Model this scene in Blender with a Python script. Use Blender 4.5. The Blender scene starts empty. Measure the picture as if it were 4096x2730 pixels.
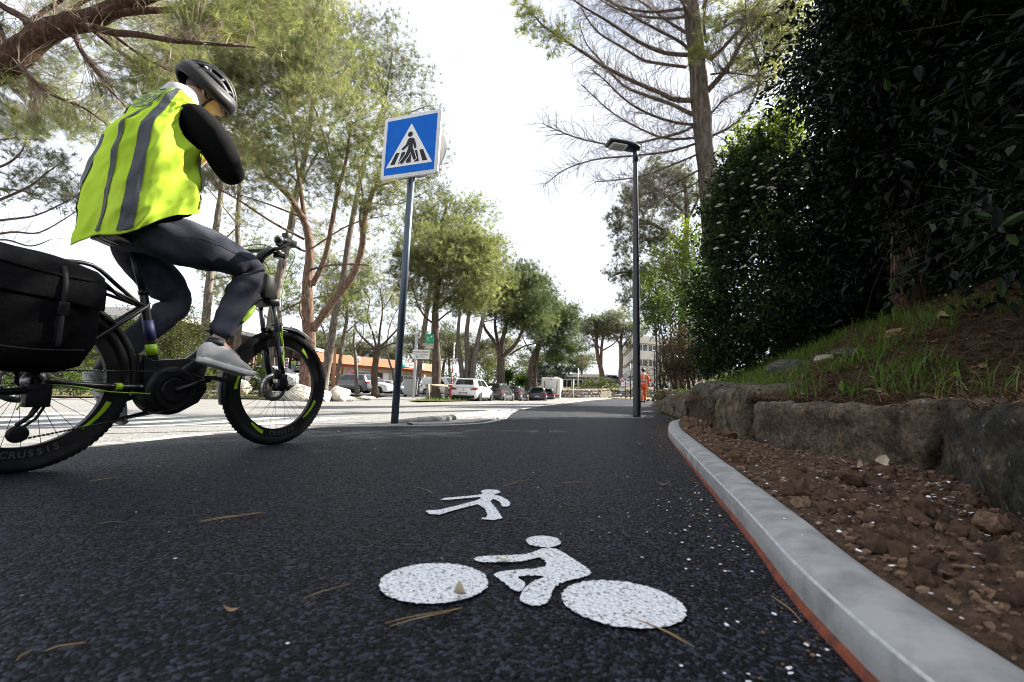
import bpy, bmesh, math, random
import numpy as np
from mathutils import Vector, Matrix, noise as mnoise
R = math.radians
rnd = random.Random(7)
rng = np.random.default_rng(7)
scene = bpy.context.scene
COL = scene.collection

# ------------------------------------------------------------------ camera
F, IW, IH = 1820.0, 4096.0, 2730.0
CAM_H = 0.36
pitch = math.atan((1574 - IH / 2) / F)
roll = R(1.45)
f0 = Vector((0, math.cos(pitch), math.sin(pitch)))
u0 = Vector((0, -math.sin(pitch), math.cos(pitch)))
r0 = Vector((1, 0, 0))
rv = r0 * math.cos(roll) + u0 * math.sin(roll)
uv = u0 * math.cos(roll) - r0 * math.sin(roll)
CP = Vector((0, 0, CAM_H))
cam_d = bpy.data.cameras.new('camera')
cam_d.sensor_width = 36
cam_d.lens = F / IW * 36
cam_d.clip_start = 0.05
cam_d.clip_end = 3000
cam_d.dof.use_dof = True
cam_d.dof.focus_distance = 4.2
cam_d.dof.aperture_fstop = 5.0
cam = bpy.data.objects.new('camera', cam_d)
COL.objects.link(cam)
M = Matrix.Identity(4)
for i in range(3):
    M[i][0], M[i][1], M[i][2], M[i][3] = rv[i], uv[i], -f0[i], CP[i]
cam.matrix_world = M
scene.camera = cam

# ------------------------------------------------------------------ sky, sun, exposure
SUN_AZ, SUN_EL = R(57), R(37)       # azimuth measured from the view direction towards the right
world = bpy.data.worlds.new('World')
scene.world = world
world.use_nodes = True
wn, wl = world.node_tree.nodes, world.node_tree.links
wn.clear()
wo = wn.new('ShaderNodeOutputWorld')
bg = wn.new('ShaderNodeBackground')
sky = wn.new('ShaderNodeTexSky')
sky.sky_type = 'NISHITA'
sky.sun_disc = False
sky.sun_elevation = SUN_EL
sky.sun_rotation = SUN_AZ
sky.altitude = 120
sky.air_density = 1.0
sky.dust_density = 1.5
bg.inputs['Strength'].default_value = 0.055
tc = wn.new('ShaderNodeTexCoord')
mp = wn.new('ShaderNodeMapping')
mp.inputs['Scale'].default_value = (1, 1, 2.2)
nz = wn.new('ShaderNodeTexNoise')
nz.inputs['Scale'].default_value = 1.7
nz.inputs['Detail'].default_value = 6
cr = wn.new('ShaderNodeValToRGB')
cr.color_ramp.elements[0].position = 0.36
cr.color_ramp.elements[0].color = (0.55, 0.55, 0.55, 1)
cr.color_ramp.elements[1].position = 0.46
cr.color_ramp.elements[1].color = (0.97, 0.97, 0.97, 1)
mx = wn.new('ShaderNodeMixRGB')
mx.inputs['Color2'].default_value = (5.2, 5.5, 6.1, 1)       # thin bright cloud veil
wl.new(tc.outputs['Generated'], mp.inputs['Vector'])
wl.new(mp.outputs['Vector'], nz.inputs['Vector'])
wl.new(nz.outputs['Fac'], cr.inputs['Fac'])
wl.new(cr.outputs['Color'], mx.inputs['Fac'])
wl.new(sky.outputs['Color'], mx.inputs['Color1'])
wl.new(mx.outputs['Color'], bg.inputs['Color'])
wl.new(bg.outputs['Background'], wo.inputs['Surface'])

sun_d = bpy.data.lights.new('sun', 'SUN')
sun_d.energy = 5.0
sun_d.angle = R(0.5)
sun_d.color = (1.0, 0.94, 0.84)
sun = bpy.data.objects.new('sun', sun_d)
COL.objects.link(sun)
sdir = Vector((math.sin(SUN_AZ) * math.cos(SUN_EL), math.cos(SUN_AZ) * math.cos(SUN_EL), math.sin(SUN_EL)))
sun.rotation_euler = sdir.to_track_quat('Z', 'Y').to_euler()
sun.location = (20, 20, 30)

vs = scene.view_settings
vs.view_transform = 'Standard'
vs.look = 'None'
vs.gamma = 1
vs.use_curve_mapping = False
vs.exposure = 2.0
scene.cycles.filter_width = 1.0
scene.cycles.max_bounces = 6
scene.cycles.transparent_max_bounces = 6
scene.cycles.sample_clamp_indirect = 6


# ------------------------------------------------------------------ pixel of the photograph -> point of the place
def ray(px, py):
    return f0 + rv * ((px - IW / 2) / F) - uv * ((py - IH / 2) / F)

def at(px, py, Y):
    d = ray(px, py)
    return CP + d * (Y / d.y)

def gp(px, py, z=0.0):
    d = ray(px, py)
    return CP + d * ((z - CAM_H) / d.z)


# ------------------------------------------------------------------ object helpers
def tag(o, label=None, cat=None, group=None, kind=None):
    if label: o['label'] = label
    if cat: o['category'] = cat
    if group: o['group'] = group
    if kind: o['kind'] = kind
    return o

WM = {}
def thing(name, label, cat, loc=(0, 0, 0), rz=0.0, group=None):
    o = bpy.data.objects.new(name, None)
    o.empty_display_size = 0.1
    COL.objects.link(o)
    o.location = loc
    o.rotation_euler = (0, 0, rz)
    tag(o, label, cat, group)
    WM[o.name] = Matrix.Translation(Vector(loc)) @ Matrix.Rotation(rz, 4, 'Z')
    return o

def link(name, me, mat, parent=None, **kw):
    o = bpy.data.objects.new(name, me)
    if mat is not None and not me.materials:
        for m in (mat if isinstance(mat, (list, tuple)) else [mat]):
            me.materials.append(m)
    COL.objects.link(o)
    if parent is not None: o.parent = parent
    tag(o, **kw)
    return o

def world_to(parent, pts):
    """points of the place -> the frame of the thing they belong to"""
    inv = WM[parent.name].inverted()
    return [inv @ Vector(p) for p in pts]

def copy_tree(o, parent=None):
    c = o.copy()
    COL.objects.link(c)
    c.parent = parent
    for ch in list(o.children):
        copy_tree(ch, c)
    return c

def catmull(pts, n=6):
    pts = [tuple(p) for p in pts]
    if len(pts) < 3: return pts
    P_ = np.array([pts[0]] + pts + [pts[-1]], float)
    out = []
    for i in range(1, len(P_) - 2):
        p0, p1, p2, p3 = P_[i - 1], P_[i], P_[i + 1], P_[i + 2]
        for k in range(n):
            t = k / n
            out.append(tuple(0.5 * (2 * p1 + (p2 - p0) * t + (2 * p0 - 5 * p1 + 4 * p2 - p3) * t * t + (3 * p1 - p0 - 3 * p2 + p3) * t ** 3)))
    out.append(tuple(P_[-2]))
    return out

class MB:
    def __init__(s):
        s.v, s.f, s.sm, s.mi = [], [], [], []
    def add(s, vs_, fs, smooth=False, mi=0):
        b = len(s.v)
        s.v.extend(Vector(v) for v in vs_)
        for q in fs:
            s.f.append([b + i for i in q]); s.sm.append(smooth); s.mi.append(mi)
        return s
    def box(s, c, size, M_=None, mi=0, taper=1.0):
        x, y, z = [q / 2 for q in size]
        vs_ = [Vector((sx * x * (taper if sz > 0 else 1), sy * y * (taper if sz > 0 else 1), sz * z)) for sz in (-1, 1) for sx, sy in ((-1, -1), (1, -1), (1, 1), (-1, 1))]
        if M_ is not None: vs_ = [M_ @ q for q in vs_]
        vs_ = [q + Vector(c) for q in vs_]
        return s.add(vs_, [(3, 2, 1, 0), (4, 5, 6, 7), (0, 1, 5, 4), (1, 2, 6, 5), (2, 3, 7, 6), (3, 0, 4, 7)], mi=mi)
    def loft(s, rings, caps=True, smooth=True, mi=0, closed=True):
        n = len(rings[0]); b = []
        vs_ = [q for r_ in rings for q in r_]
        fs = []
        for i in range(len(rings) - 1):
            for j in range(n if closed else n - 1):
                k = (j + 1) % n
                fs.append((i * n + j, i * n + k, (i + 1) * n + k, (i + 1) * n + j))
        if caps and closed:
            fs.append(tuple(range(n - 1, -1, -1)))
            fs.append(tuple((len(rings) - 1) * n + j for j in range(n)))
        return s.add(vs_, fs, smooth, mi)
    def tube(s, pts, rad, n=8, smooth=True, caps=True, mi=0, wob=0.0, closed=False):
        pts = [Vector(p) for p in pts]
        m = len(pts)
        if not hasattr(rad, '__len__'): rad = [rad] * m
        elif len(rad) != m:
            rad = list(np.interp(np.linspace(0, 1, m), np.linspace(0, 1, len(rad)), rad))
        t0 = (pts[1] - pts[0]).normalized()
        ref = Vector((0, 0, 1)) if abs(t0.z) < 0.9 else Vector((1, 0, 0))
        a = t0.cross(ref).normalized()
        rings = []
        for i, p in enumerate(pts):
            if closed: t = pts[(i + 1) % m] - pts[i - 1]
            else: t = pts[min(i + 1, m - 1)] - pts[max(i - 1, 0)]
            if t.length < 1e-9: t = t0
            t = t.normalized()
            a = (a - t * a.dot(t))
            a = a.normalized() if a.length > 1e-6 else t.orthogonal().normalized()
            bb = t.cross(a)
            ring = []
            for j in range(n):
                th = 2 * math.pi * j / n
                rr = rad[i]
                if wob: rr *= 1 + wob * mnoise.noise(p * (0.35 / max(rad[i], 0.02)) + Vector((math.cos(th) * 1.5, math.sin(th) * 1.5, 3.1)))
                ring.append(p + a * (rr * math.cos(th)) + bb * (rr * math.sin(th)))
            rings.append(ring)
        if closed:
            rings.append(rings[0])
            return s.loft(rings, False, smooth, mi)
        return s.loft(rings, caps, smooth, mi)
    def prism(s, poly, d0, d1, M_, smooth=False, mi=0):
        """poly in local x,y, extruded along local z from d0 to d1, placed with M_"""
        n = len(poly)
        area = sum(poly[i][0] * poly[(i + 1) % n][1] - poly[(i + 1) % n][0] * poly[i][1] for i in range(n))
        if area < 0: poly = poly[::-1]
        vs_ = [M_ @ Vector((x, y, d0)) for x, y in poly] + [M_ @ Vector((x, y, d1)) for x, y in poly]
        fs = [tuple(range(n - 1, -1, -1)), tuple(range(n, 2 * n))] + [(i, (i + 1) % n, n + (i + 1) % n, n + i) for i in range(n)]
        return s.add(vs_, fs, smooth, mi)
    def revolve(s, prof, M_, n=24, smooth=True, mi=0, closed=False):
        """prof: (radius, height) along local z"""
        vs_, fs = [], []
        m = len(prof)
        for j in range(n):
            th = 2 * math.pi * j / n
            for r_, h_ in prof: vs_.append(M_ @ Vector((r_ * math.cos(th), r_ * math.sin(th), h_)))
        for j in range(n):
            k = (j + 1) % n
            for i in range(m if closed else m - 1):
                i2 = (i + 1) % m
                fs.append((j * m + i, k * m + i, k * m + i2, j * m + i2))
        return s.add(vs_, fs, smooth, mi)
    def ball(s, c, scale, sub=2, M_=None, amp=0.0, fr=1.0, seed=0, smooth=True, mi=0, cut=None):
        bm = bmesh.new()
        bmesh.ops.create_icosphere(bm, subdivisions=sub, radius=1)
        bm.verts.ensure_lookup_table()
        vs_ = []
        for v in bm.verts:
            p = v.co.copy()
            if amp: p *= 1 + amp * mnoise.fractal(p * fr + Vector((seed * 3.7, seed * 1.3, seed)), 0.8, 2.1, 3)
            if cut:
                for nx, d in cut:
                    k = p.dot(nx) - d
                    if k > 0: p -= nx * k * 0.92
            p = Vector((p.x * scale[0], p.y * scale[1], p.z * scale[2]))
            if M_ is not None: p = M_ @ p
            vs_.append(p + Vector(c))
        fs = [[v.index for v in f.verts] for f in bm.faces]
        bm.free()
        return s.add(vs_, fs, smooth, mi)
    def build(s, name, mat, parent=None, world=False, bevel=0, seg=2, sharp=None, **kw):
        vs_ = s.v
        if world and parent is not None:
            inv = WM[parent.name].inverted()
            vs_ = [inv @ v for v in vs_]
        me = bpy.data.meshes.new(name)
        me.from_pydata([tuple(v) for v in vs_], [], s.f)
        me.polygons.foreach_set('use_smooth', s.sm)
        me.polygons.foreach_set('material_index', s.mi)
        if bevel:
            bm = bmesh.new(); bm.from_mesh(me)
            bmesh.ops.remove_doubles(bm, verts=bm.verts, dist=1e-5)
            es = [e for e in bm.edges if len(e.link_faces) == 2 and e.calc_face_angle(0) > R(28)]
            bmesh.ops.bevel(bm, geom=es, offset=bevel, segments=seg, affect='EDGES', profile=0.5, clamp_overlap=True)
            for f in bm.faces: f.smooth = True
            bm.to_mesh(me); bm.free()
            me.set_sharp_from_angle(angle=R(40))
        elif sharp:
            me.set_sharp_from_angle(angle=R(sharp))
        me.update()
        return link(name, me, mat, parent, **kw)

def np_mesh(name, v, k, mat, parent=None, world=False, tint=None, smooth=False, **kw):
    """v: (n*k,3) vertices of n separate k-gons"""
    v = np.asarray(v, np.float32).reshape(-1, 3)
    if world and parent is not None:
        loc = np.array(WM[parent.name].translation, np.float32)
        v = v - loc
    n = len(v) // k
    me = bpy.data.meshes.new(name)
    me.vertices.add(len(v)); me.vertices.foreach_set('co', v.ravel())
    me.loops.add(n * k); me.loops.foreach_set('vertex_index', np.arange(n * k, dtype=np.int32))
    me.polygons.add(n)
    me.polygons.foreach_set('loop_start', np.arange(0, n * k, k, dtype=np.int32))
    me.polygons.foreach_set('loop_total', np.full(n, k, np.int32))
    if smooth: me.polygons.foreach_set('use_smooth', np.ones(n, bool))
    if tint is not None:
        a = me.attributes.new('tint', 'FLOAT', 'POINT')
        a.data.foreach_set('value', np.repeat(np.asarray(tint, np.float32), k))
    me.update(calc_edges=True)
    return link(name, me, mat, parent, **kw)

def grid_mesh(name, P_, mat, parent=None, smooth=True, flip=False, **kw):
    """P_: (a,b,3) array of points"""
    a, b = P_.shape[:2]
    me = bpy.data.meshes.new(name)
    i = np.arange(a * b).reshape(a, b)
    q = np.stack([i[:-1, :-1], i[1:, :-1], i[1:, 1:], i[:-1, 1:]], -1).reshape(-1, 4)
    if flip: q = q[:, ::-1]
    me.from_pydata(P_.reshape(-1, 3).tolist(), [], q.tolist())
    if smooth: me.polygons.foreach_set('use_smooth', np.ones(len(me.polygons), bool))
    me.update()
    return link(name, me, mat, parent, **kw)

def text_obj(name, body, size, M_, mat, parent=None, align='CENTER', ext=0.002, bold=0.0, sx=1.0, **kw):
    cu = bpy.data.curves.new(name, 'FONT')
    cu.body = body; cu.size = size; cu.align_x = align; cu.align_y = 'CENTER'
    cu.extrude = ext; cu.offset = bold; cu.resolution_u = 3
    tmp = bpy.data.objects.new(name, cu)
    COL.objects.link(tmp)
    dg = bpy.context.evaluated_depsgraph_get()
    me = bpy.data.meshes.new_from_object(tmp.evaluated_get(dg))
    bpy.data.objects.remove(tmp); bpy.data.curves.remove(cu)
    me.transform(M_ @ Matrix.Diagonal((sx, 1, 1, 1)))
    me.materials.clear()
    return link(name, me, mat, parent, **kw)

def frame(o, x, y, z):
    """matrix with the given origin and axes"""
    m = Matrix.Identity(4)
    for i in range(3):
        m[i][0], m[i][1], m[i][2], m[i][3] = x[i], y[i], z[i], o[i]
    return m

def skin(name, joints, edges, mat, parent=None, sub=2, root=0, **kw):
    """joints: (point, radius or (rx, ry)); grown with the Skin modifier, then baked"""
    me = bpy.data.meshes.new(name)
    me.from_pydata([tuple(j[0]) for j in joints], edges, [])
    o = bpy.data.objects.new(name, me)
    COL.objects.link(o)
    m = o.modifiers.new('skin', 'SKIN'); m.use_smooth_shade = True
    m.branch_smoothing = 0.6
    if not me.skin_vertices: me.skin_vertices.new()
    for i, j in enumerate(joints):
        r_ = j[1] if hasattr(j[1], '__len__') else (j[1], j[1])
        me.skin_vertices[0].data[i].radius = r_
        me.skin_vertices[0].data[i].use_root = (i == root)
    sd = o.modifiers.new('sub', 'SUBSURF'); sd.levels = sub; sd.render_levels = sub
    dg = bpy.context.evaluated_depsgraph_get()
    dg.update()
    out = bpy.data.meshes.new_from_object(o.evaluated_get(dg))
    bpy.data.objects.remove(o)
    out.polygons.foreach_set('use_smooth', np.ones(len(out.polygons), bool))
    out.materials.clear()
    return link(name, out, mat, parent, **kw)


# ------------------------------------------------------------------ materials
def newmat(name):
    m = bpy.data.materials.new(name)
    m.use_nodes = True
    nt = m.node_tree
    return m, nt, nt.nodes['Principled BSDF'], nt.nodes['Material Output']

def setin(n, **kw):
    for k, v in kw.items(): n.inputs[k.replace('_', ' ')].default_value = v

def ramp(nt, fac, stops):
    r_ = nt.nodes.new('ShaderNodeValToRGB')
    el = r_.color_ramp.elements
    while len(el) < len(stops): el.new(0.5)
    for e, (p, c) in zip(el, stops):
        e.position = p
        e.color = (*c, 1) if len(c) == 3 else c
    nt.links.new(fac, r_.inputs['Fac'])
    return r_.outputs['Color']

def coords(nt, scale=(1, 1, 1), kind='Object'):
    t = nt.nodes.new('ShaderNodeTexCoord')
    m_ = nt.nodes.new('ShaderNodeMapping')
    m_.inputs['Scale'].default_value = scale
    nt.links.new(t.outputs[kind], m_.inputs['Vector'])
    return m_.outputs['Vector']

def noise_n(nt, vec, scale, detail=4, rough=0.6):
    n = nt.nodes.new('ShaderNodeTexNoise')
    n.inputs['Scale'].default_value = scale
    n.inputs['Detail'].default_value = detail
    n.inputs['Roughness'].default_value = rough
    nt.links.new(vec, n.inputs['Vector'])
    return n.outputs['Fac']

def voro_n(nt, vec, scale, feature='F1', out='Distance'):
    n = nt.nodes.new('ShaderNodeTexVoronoi')
    n.feature = feature
    n.inputs['Scale'].default_value = scale
    nt.links.new(vec, n.inputs['Vector'])
    return n.outputs[out]

def bump_n(nt, h, strength, dist, bsdf):
    b = nt.nodes.new('ShaderNodeBump')
    b.inputs['Strength'].default_value = strength
    b.inputs['Distance'].default_value = dist
    nt.links.new(h, b.inputs['Height'])
    prev = bsdf.inputs['Normal'].links[0].from_socket if bsdf.inputs['Normal'].links else None
    if prev: nt.links.new(prev, b.inputs['Normal'])
    nt.links.new(b.outputs['Normal'], bsdf.inputs['Normal'])

def mixc(nt, fac, a, b):
    m_ = nt.nodes.new('ShaderNodeMixRGB')
    for k, v in (('Fac', fac), ('Color1', a), ('Color2', b)):
        if hasattr(v, 'links') or isinstance(v, bpy.types.NodeSocket): nt.links.new(v, m_.inputs[k])
        else: m_.inputs[k].default_value = v if not hasattr(v, '__len__') else (*v, 1)
    return m_.outputs['Color']

def simple(name, c, rough=0.5, metal=0.0, c2=None, ns=8.0, bump=0.0, bs=40.0, spec=0.5, coat=0.0, scale=(1, 1, 1), bd=0.01):
    m, nt, b, _ = newmat(name)
    setin(b, Roughness=rough, Metallic=metal)
    b.inputs['Specular IOR Level'].default_value = spec
    b.inputs['Coat Weight'].default_value = coat
    b.inputs['Coat Roughness'].default_value = 0.08
    vec = coords(nt, scale)
    if c2 is None: c2 = tuple(x * 0.82 for x in c)
    col = ramp(nt, noise_n(nt, vec, ns), [(0.36, c2), (0.62, c)])
    nt.links.new(col, b.inputs['Base Color'])
    if bump: bump_n(nt, noise_n(nt, vec, bs, 5), bump, bd, b)
    return m

def leafmat(name, c1, c2, c3=None, trans=0.4, rough=0.45, spec=0.3):
    m, nt, b, out = newmat(name)
    a = nt.nodes.new('ShaderNodeAttribute'); a.attribute_name = 'tint'
    stops = [(0.0, c1), (0.75, c2)] + ([(1.0, c3)] if c3 else [])
    col = ramp(nt, a.outputs['Fac'], stops)
    nt.links.new(col, b.inputs['Base Color'])
    setin(b, Roughness=rough)
    b.inputs['Specular IOR Level'].default_value = spec
    tr = nt.nodes.new('ShaderNodeBsdfTranslucent')
    br = nt.nodes.new('ShaderNodeMixRGB'); br.blend_type = 'MULTIPLY'; br.inputs['Fac'].default_value = 1
    br.inputs['Color2'].default_value = (1.2, 1.25, 0.68, 1)
    nt.links.new(col, br.inputs['Color1'])
    nt.links.new(br.outputs['Color'], tr.inputs['Color'])
    mx_ = nt.nodes.new('ShaderNodeMixShader'); mx_.inputs['Fac'].default_value = trans
    nt.links.new(b.outputs['BSDF'], mx_.inputs[1]); nt.links.new(tr.outputs['BSDF'], mx_.inputs[2])
    nt.links.new(mx_.outputs['Shader'], out.inputs['Surface'])
    return m

def asphalt(name, c_dark, c_mid, c_light, rough, cell, bump, tone, spec=0.3):
    m, nt, b, _ = newmat(name)
    vec = coords(nt)
    v1 = voro_n(nt, vec, cell)
    cc = voro_n(nt, vec, cell, out='Color')
    sep = nt.nodes.new('ShaderNodeSeparateColor'); nt.links.new(cc, sep.inputs['Color'])
    col = ramp(nt, sep.outputs['Red'], [(0.0, c_dark), (0.6, c_mid), (0.98, c_light)])
    big = ramp(nt, noise_n(nt, vec, 0.9, 5), [(0.3, (tone, tone, tone)), (0.7, (1, 1, 1))])
    mul = nt.nodes.new('ShaderNodeMixRGB'); mul.blend_type = 'MULTIPLY'; mul.inputs['Fac'].default_value = 1
    nt.links.new(col, mul.inputs['Color1']); nt.links.new(big, mul.inputs['Color2'])
    nt.links.new(mul.outputs['Color'], b.inputs['Base Color'])
    b.inputs['Specular IOR Level'].default_value = spec
    rr = ramp(nt, sep.outputs['Green'], [(0.0, (rough * 0.75,) * 3), (1.0, (min(1, rough * 1.35),) * 3)])
    nt.links.new(rr, b.inputs['Roughness'])
    inv = nt.nodes.new('ShaderNodeMath'); inv.operation = 'SUBTRACT'; inv.inputs[0].default_value = 1
    nt.links.new(v1, inv.inputs[1])
    bump_n(nt, inv.outputs[0], bump, 0.008, b)
    bump_n(nt, noise_n(nt, vec, cell * 0.33, 4), bump * 0.7, 0.012, b)
    return m

MT = {}
MT['path'] = asphalt('new_asphalt', (0.0008, 0.0009, 0.0018), (0.0030, 0.0036, 0.0075), (0.060, 0.068, 0.100), 0.55, 150, 1.0, 0.6, 0.17)  # palest bluish chips put the glints of the grain into the colour
MT['road'] = asphalt('old_asphalt', (0.12, 0.118, 0.112), (0.20, 0.196, 0.188), (0.30, 0.295, 0.28), 0.75, 75, 0.5, 0.82)
MT['lot'] = asphalt('lot_asphalt', (0.10, 0.10, 0.10), (0.16, 0.158, 0.15), (0.24, 0.236, 0.23), 0.8, 60, 0.4, 0.75)
MT['concrete'] = simple('kerb_concrete', (0.38, 0.375, 0.365), 0.95, c2=(0.25, 0.247, 0.24), ns=11, bump=0.5, bs=300, bd=0.004, spec=0.15)
MT['concrete_old'] = simple('gutter_concrete', (0.36, 0.35, 0.33), 0.9, c2=(0.22, 0.21, 0.19), ns=10, bump=0.4, bs=120, bd=0.006)
MT['edge_white'] = simple('kerb_edge_lime', (0.58, 0.58, 0.57), 0.8, c2=(0.42, 0.42, 0.42), ns=60)
MT['rust'] = simple('orange_joint', (0.24, 0.055, 0.022), 0.85, c2=(0.11, 0.032, 0.018), ns=30, bump=0.3, bs=200)
MT['soil'] = simple('dug_soil', (0.17, 0.103, 0.065), 0.95, c2=(0.062, 0.037, 0.024), ns=28, bump=1.0, bs=110, bd=0.03, spec=0.2)
MT['clod'] = simple('soil_clod', (0.25, 0.155, 0.10), 0.95, c2=(0.10, 0.058, 0.037), ns=40, bump=0.8, bs=80, bd=0.015, spec=0.2)
MT['bank'] = simple('needle_covered_earth', (0.085, 0.05, 0.027), 0.95, c2=(0.03, 0.019, 0.011), ns=9, bump=1.0, bs=60, bd=0.03, spec=0.2)
MT['verge'] = simple('verge_earth', (0.20, 0.15, 0.09), 0.95, c2=(0.12, 0.11, 0.05), ns=3.0, bump=0.6, bs=20, bd=0.03, spec=0.2)
MT['petal'] = simple('pale_petal', (0.85, 0.80, 0.83), 0.7)
MT['dryleaf'] = simple('dry_leaf', (0.34, 0.23, 0.13), 0.75, c2=(0.2, 0.12, 0.06), ns=25)
MT['orangeleaf'] = simple('orange_dry_leaf', (0.50, 0.24, 0.07), 0.75, c2=(0.30, 0.13, 0.05), ns=25)
MT['paleleaf'] = simple('pale_dry_leaf', (0.40, 0.33, 0.23), 0.75, c2=(0.26, 0.2, 0.13), ns=30)
MT['needle_dry'] = simple('dry_needle', (0.40, 0.25, 0.11), 0.7, c2=(0.24, 0.14, 0.06), ns=12)
MT['black'] = simple('black_plastic', (0.007, 0.007, 0.008), 0.45, spec=0.3)
MT['black_gloss'] = simple('black_gloss', (0.008, 0.008, 0.010), 0.25, spec=0.35)
MT['rubber'] = simple('tyre_rubber', (0.008, 0.008, 0.0085), 0.8, bump=0.3, bs=120, spec=0.2)
MT['steel'] = simple('brushed_steel', (0.55, 0.55, 0.56), 0.32, metal=1.0)
MT['galv'] = simple('galvanised_steel', (0.50, 0.51, 0.53), 0.5, metal=0.75, c2=(0.38, 0.39, 0.41), ns=20)
MT['white_paint'] = simple('white_sheet', (0.80, 0.80, 0.79), 0.45)
MT['glass'] = simple('dark_glass', (0.02, 0.024, 0.028), 0.06, spec=0.9)

# ================================================================== GROUND
PATH_L = [(-3.4, -8), (-2.75, 0), (-2.35, 2.6), (-2.27, 3.2), (-2.1, 3.75), (-1.68, 4.35), (-1.2, 4.62), (-0.72, 4.86), (-0.28, 5.4), (-0.05, 6.4), (0.02, 8), (0.22, 10.2), (1.25, 15), (3.17, 22.5), (5.6, 32), (9.4, 45), (12, 53)]
KERB = catmull([(0.38, -2.2), (0.41, -0.8), (0.44, 0.3), (0.505, 0.78), (0.65, 1.3), (0.965, 2.46), (1.42, 4.1), (1.72, 5.0), (2.02, 5.75), (2.5, 6.55)], 8)
WALL = [(0.45, -6), (0.62, -2), (0.82, 0.2), (1.02, 0.75), (1.35, 1.3), (1.78, 1.98), (1.75, 2.55), (1.58, 3.0), (1.74, 3.9), (2.15, 5.3), (2.55, 6.75), (3.15, 8.9), (4.35, 13), (6.5, 20), (9, 28), (14, 45), (16.5, 53)]

def poly_s(P_):
    P_ = np.array(P_, float)
    d = np.r_[0, np.cumsum(np.hypot(*np.diff(P_, axis=0).T))]
    return P_, d
def sample(P_, n=None, step=None, s=None):
    P_, d = poly_s(P_)
    if s is None:
        n = n or int(d[-1] / step) + 1
        s = np.linspace(0, d[-1], n)
    return np.stack([np.interp(s, d, P_[:, k]) for k in range(P_.shape[1])], 1)
def sstep(a, b, x):
    t = np.clip((x - a) / (b - a), 0, 1)
    return t * t * (3 - 2 * t)
_L = sample(PATH_L, step=0.4)
_Wl = sample(catmull(WALL, 6), step=0.25)
def left_dist(x, y):
    """how far left of the path edge"""
    lx = np.interp(y, _L[:, 1], _L[:, 0])
    return (lx - x) * 0.96
def right_dist(x, y):
    """how far right of the foot of the retaining wall"""
    return (x - np.interp(y, _Wl[:, 1], _Wl[:, 0])) * 0.9
def zr(x, y):
    x, y = np.asarray(x, float), np.asarray(y, float)
    s = left_dist(x, y)
    z = -0.012 - 0.175 * sstep(0, 6.5, s)
    z = z + sstep(-2, -7, x) * 0.20 * sstep(27, 42, y)
    z = z + sstep(-5, 0, x) * (-0.14 * sstep(30, 45, y) + 0.45 * sstep(47, 62, y))
    return np.where(s < 0, -0.012, z)
def wn_(x, y, sc, seed=0.0):
    return mnoise.fractal(Vector((x * sc, y * sc, seed)), 0.9, 2.0, 4)
def bank_z(x, y):
    d = float(right_dist(x, y))
    rise = 0.325 + 1.30 * float(sstep(-0.12, 3.05, d)) + 0.06 * max(0, d - 3)
    far = float(sstep(9, 16, y))
    rise = rise * (1 - far) + far * (0.42 + 0.16 * min(max(d, 0), 5))
    return rise + (0.05 * wn_(x, y, 1.6, 5) + 0.02 * wn_(x, y, 6.0, 2)) * min(1, max(0.3, d) * 1.5)

def sheet(name, poly, zf, mat, step=None, kind='structure', off=0.0):
    bm = bmesh.new()
    vs_ = [bm.verts.new((x, y, 0)) for x, y in poly]
    bm.faces.new(vs_)
    bmesh.ops.triangulate(bm, faces=bm.faces[:])
    if step:
        for _ in range(9):
            es = [e for e in bm.edges if e.calc_length() > step]
            if not es: break
            bmesh.ops.subdivide_edges(bm, edges=es, cuts=1, use_grid_fill=False)
            bmesh.ops.triangulate(bm, faces=bm.faces[:])
    for v in bm.verts: v.co.z = float(zf(v.co.x, v.co.y)) + off
    bmesh.ops.recalc_face_normals(bm, faces=bm.faces[:])
    me = bpy.data.meshes.new(name)
    bm.to_mesh(me); bm.free()
    if me.polygons and sum(p.normal.z * p.area for p in me.polygons) < 0: me.flip_normals()
    return link(name, me, mat, kind=kind)

# terrain: one sheet to the horizon
gx = np.concatenate([-np.geomspace(1400, 22, 22), np.linspace(-20, 20, 41), np.geomspace(22, 1400, 22)])
gy = np.concatenate([[-300, -120, -50, -25], np.linspace(-12, 70, 83), np.geomspace(74, 1600, 26)])
GX, GY = np.meshgrid(gx, gy, indexing='ij')
GZ = zr(GX, GY) - 0.09
grid_mesh('ground', np.stack([GX, GY, GZ], -1), MT['verge'], flip=False, kind='structure')

# road: from the edge of the path to the far verge
FAR_EDGE = [(-40, 9), (-26, 12.6), (-16.4, 14.8), (-15.2, 16.1), (-14, 18.9), (-11.5, 19.8), (-9.0, 20.0), (-7.6, 20.4)]
ROAD = [(x - 0.03, y) for x, y in PATH_L] + [(16.2, 53), (20, 64), (9, 62.5), (3.6, 60), (-0.2, 40), (-3.4, 25.5), (-4.4, 21.8), (-5.2, 24), (-5.6, 30), (-5.8, 35), (-9.2, 35), (-8.4, 26), (-7.6, 20.4)] + FAR_EDGE[::-1][1:] + [(-40, -8)]
sheet('road', ROAD, zr, MT['road'], step=1.6)
LOT = [(-5.5, 35.2), (-2.6, 33), (-0.6, 41), (0, 62), (-45, 62), (-45, 30), (-9.4, 35.2)]
sheet('car_park', LOT, zr, MT['lot'], step=2.5, off=-0.004)

# cycle path
_ks = [p for p in KERB]
PATH = PATH_L + [(16.45, 53), (14, 45), (9, 28), (6.5, 20), (4.35, 13), (3.2, 8.95), (2.62, 6.8)] + [(x + 0.03, y) for x, y in _ks[::-1]] + [(0.5, -8)]
sheet('cycle_path', PATH, lambda x, y: 0.0, MT['path'], step=2.5)

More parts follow.
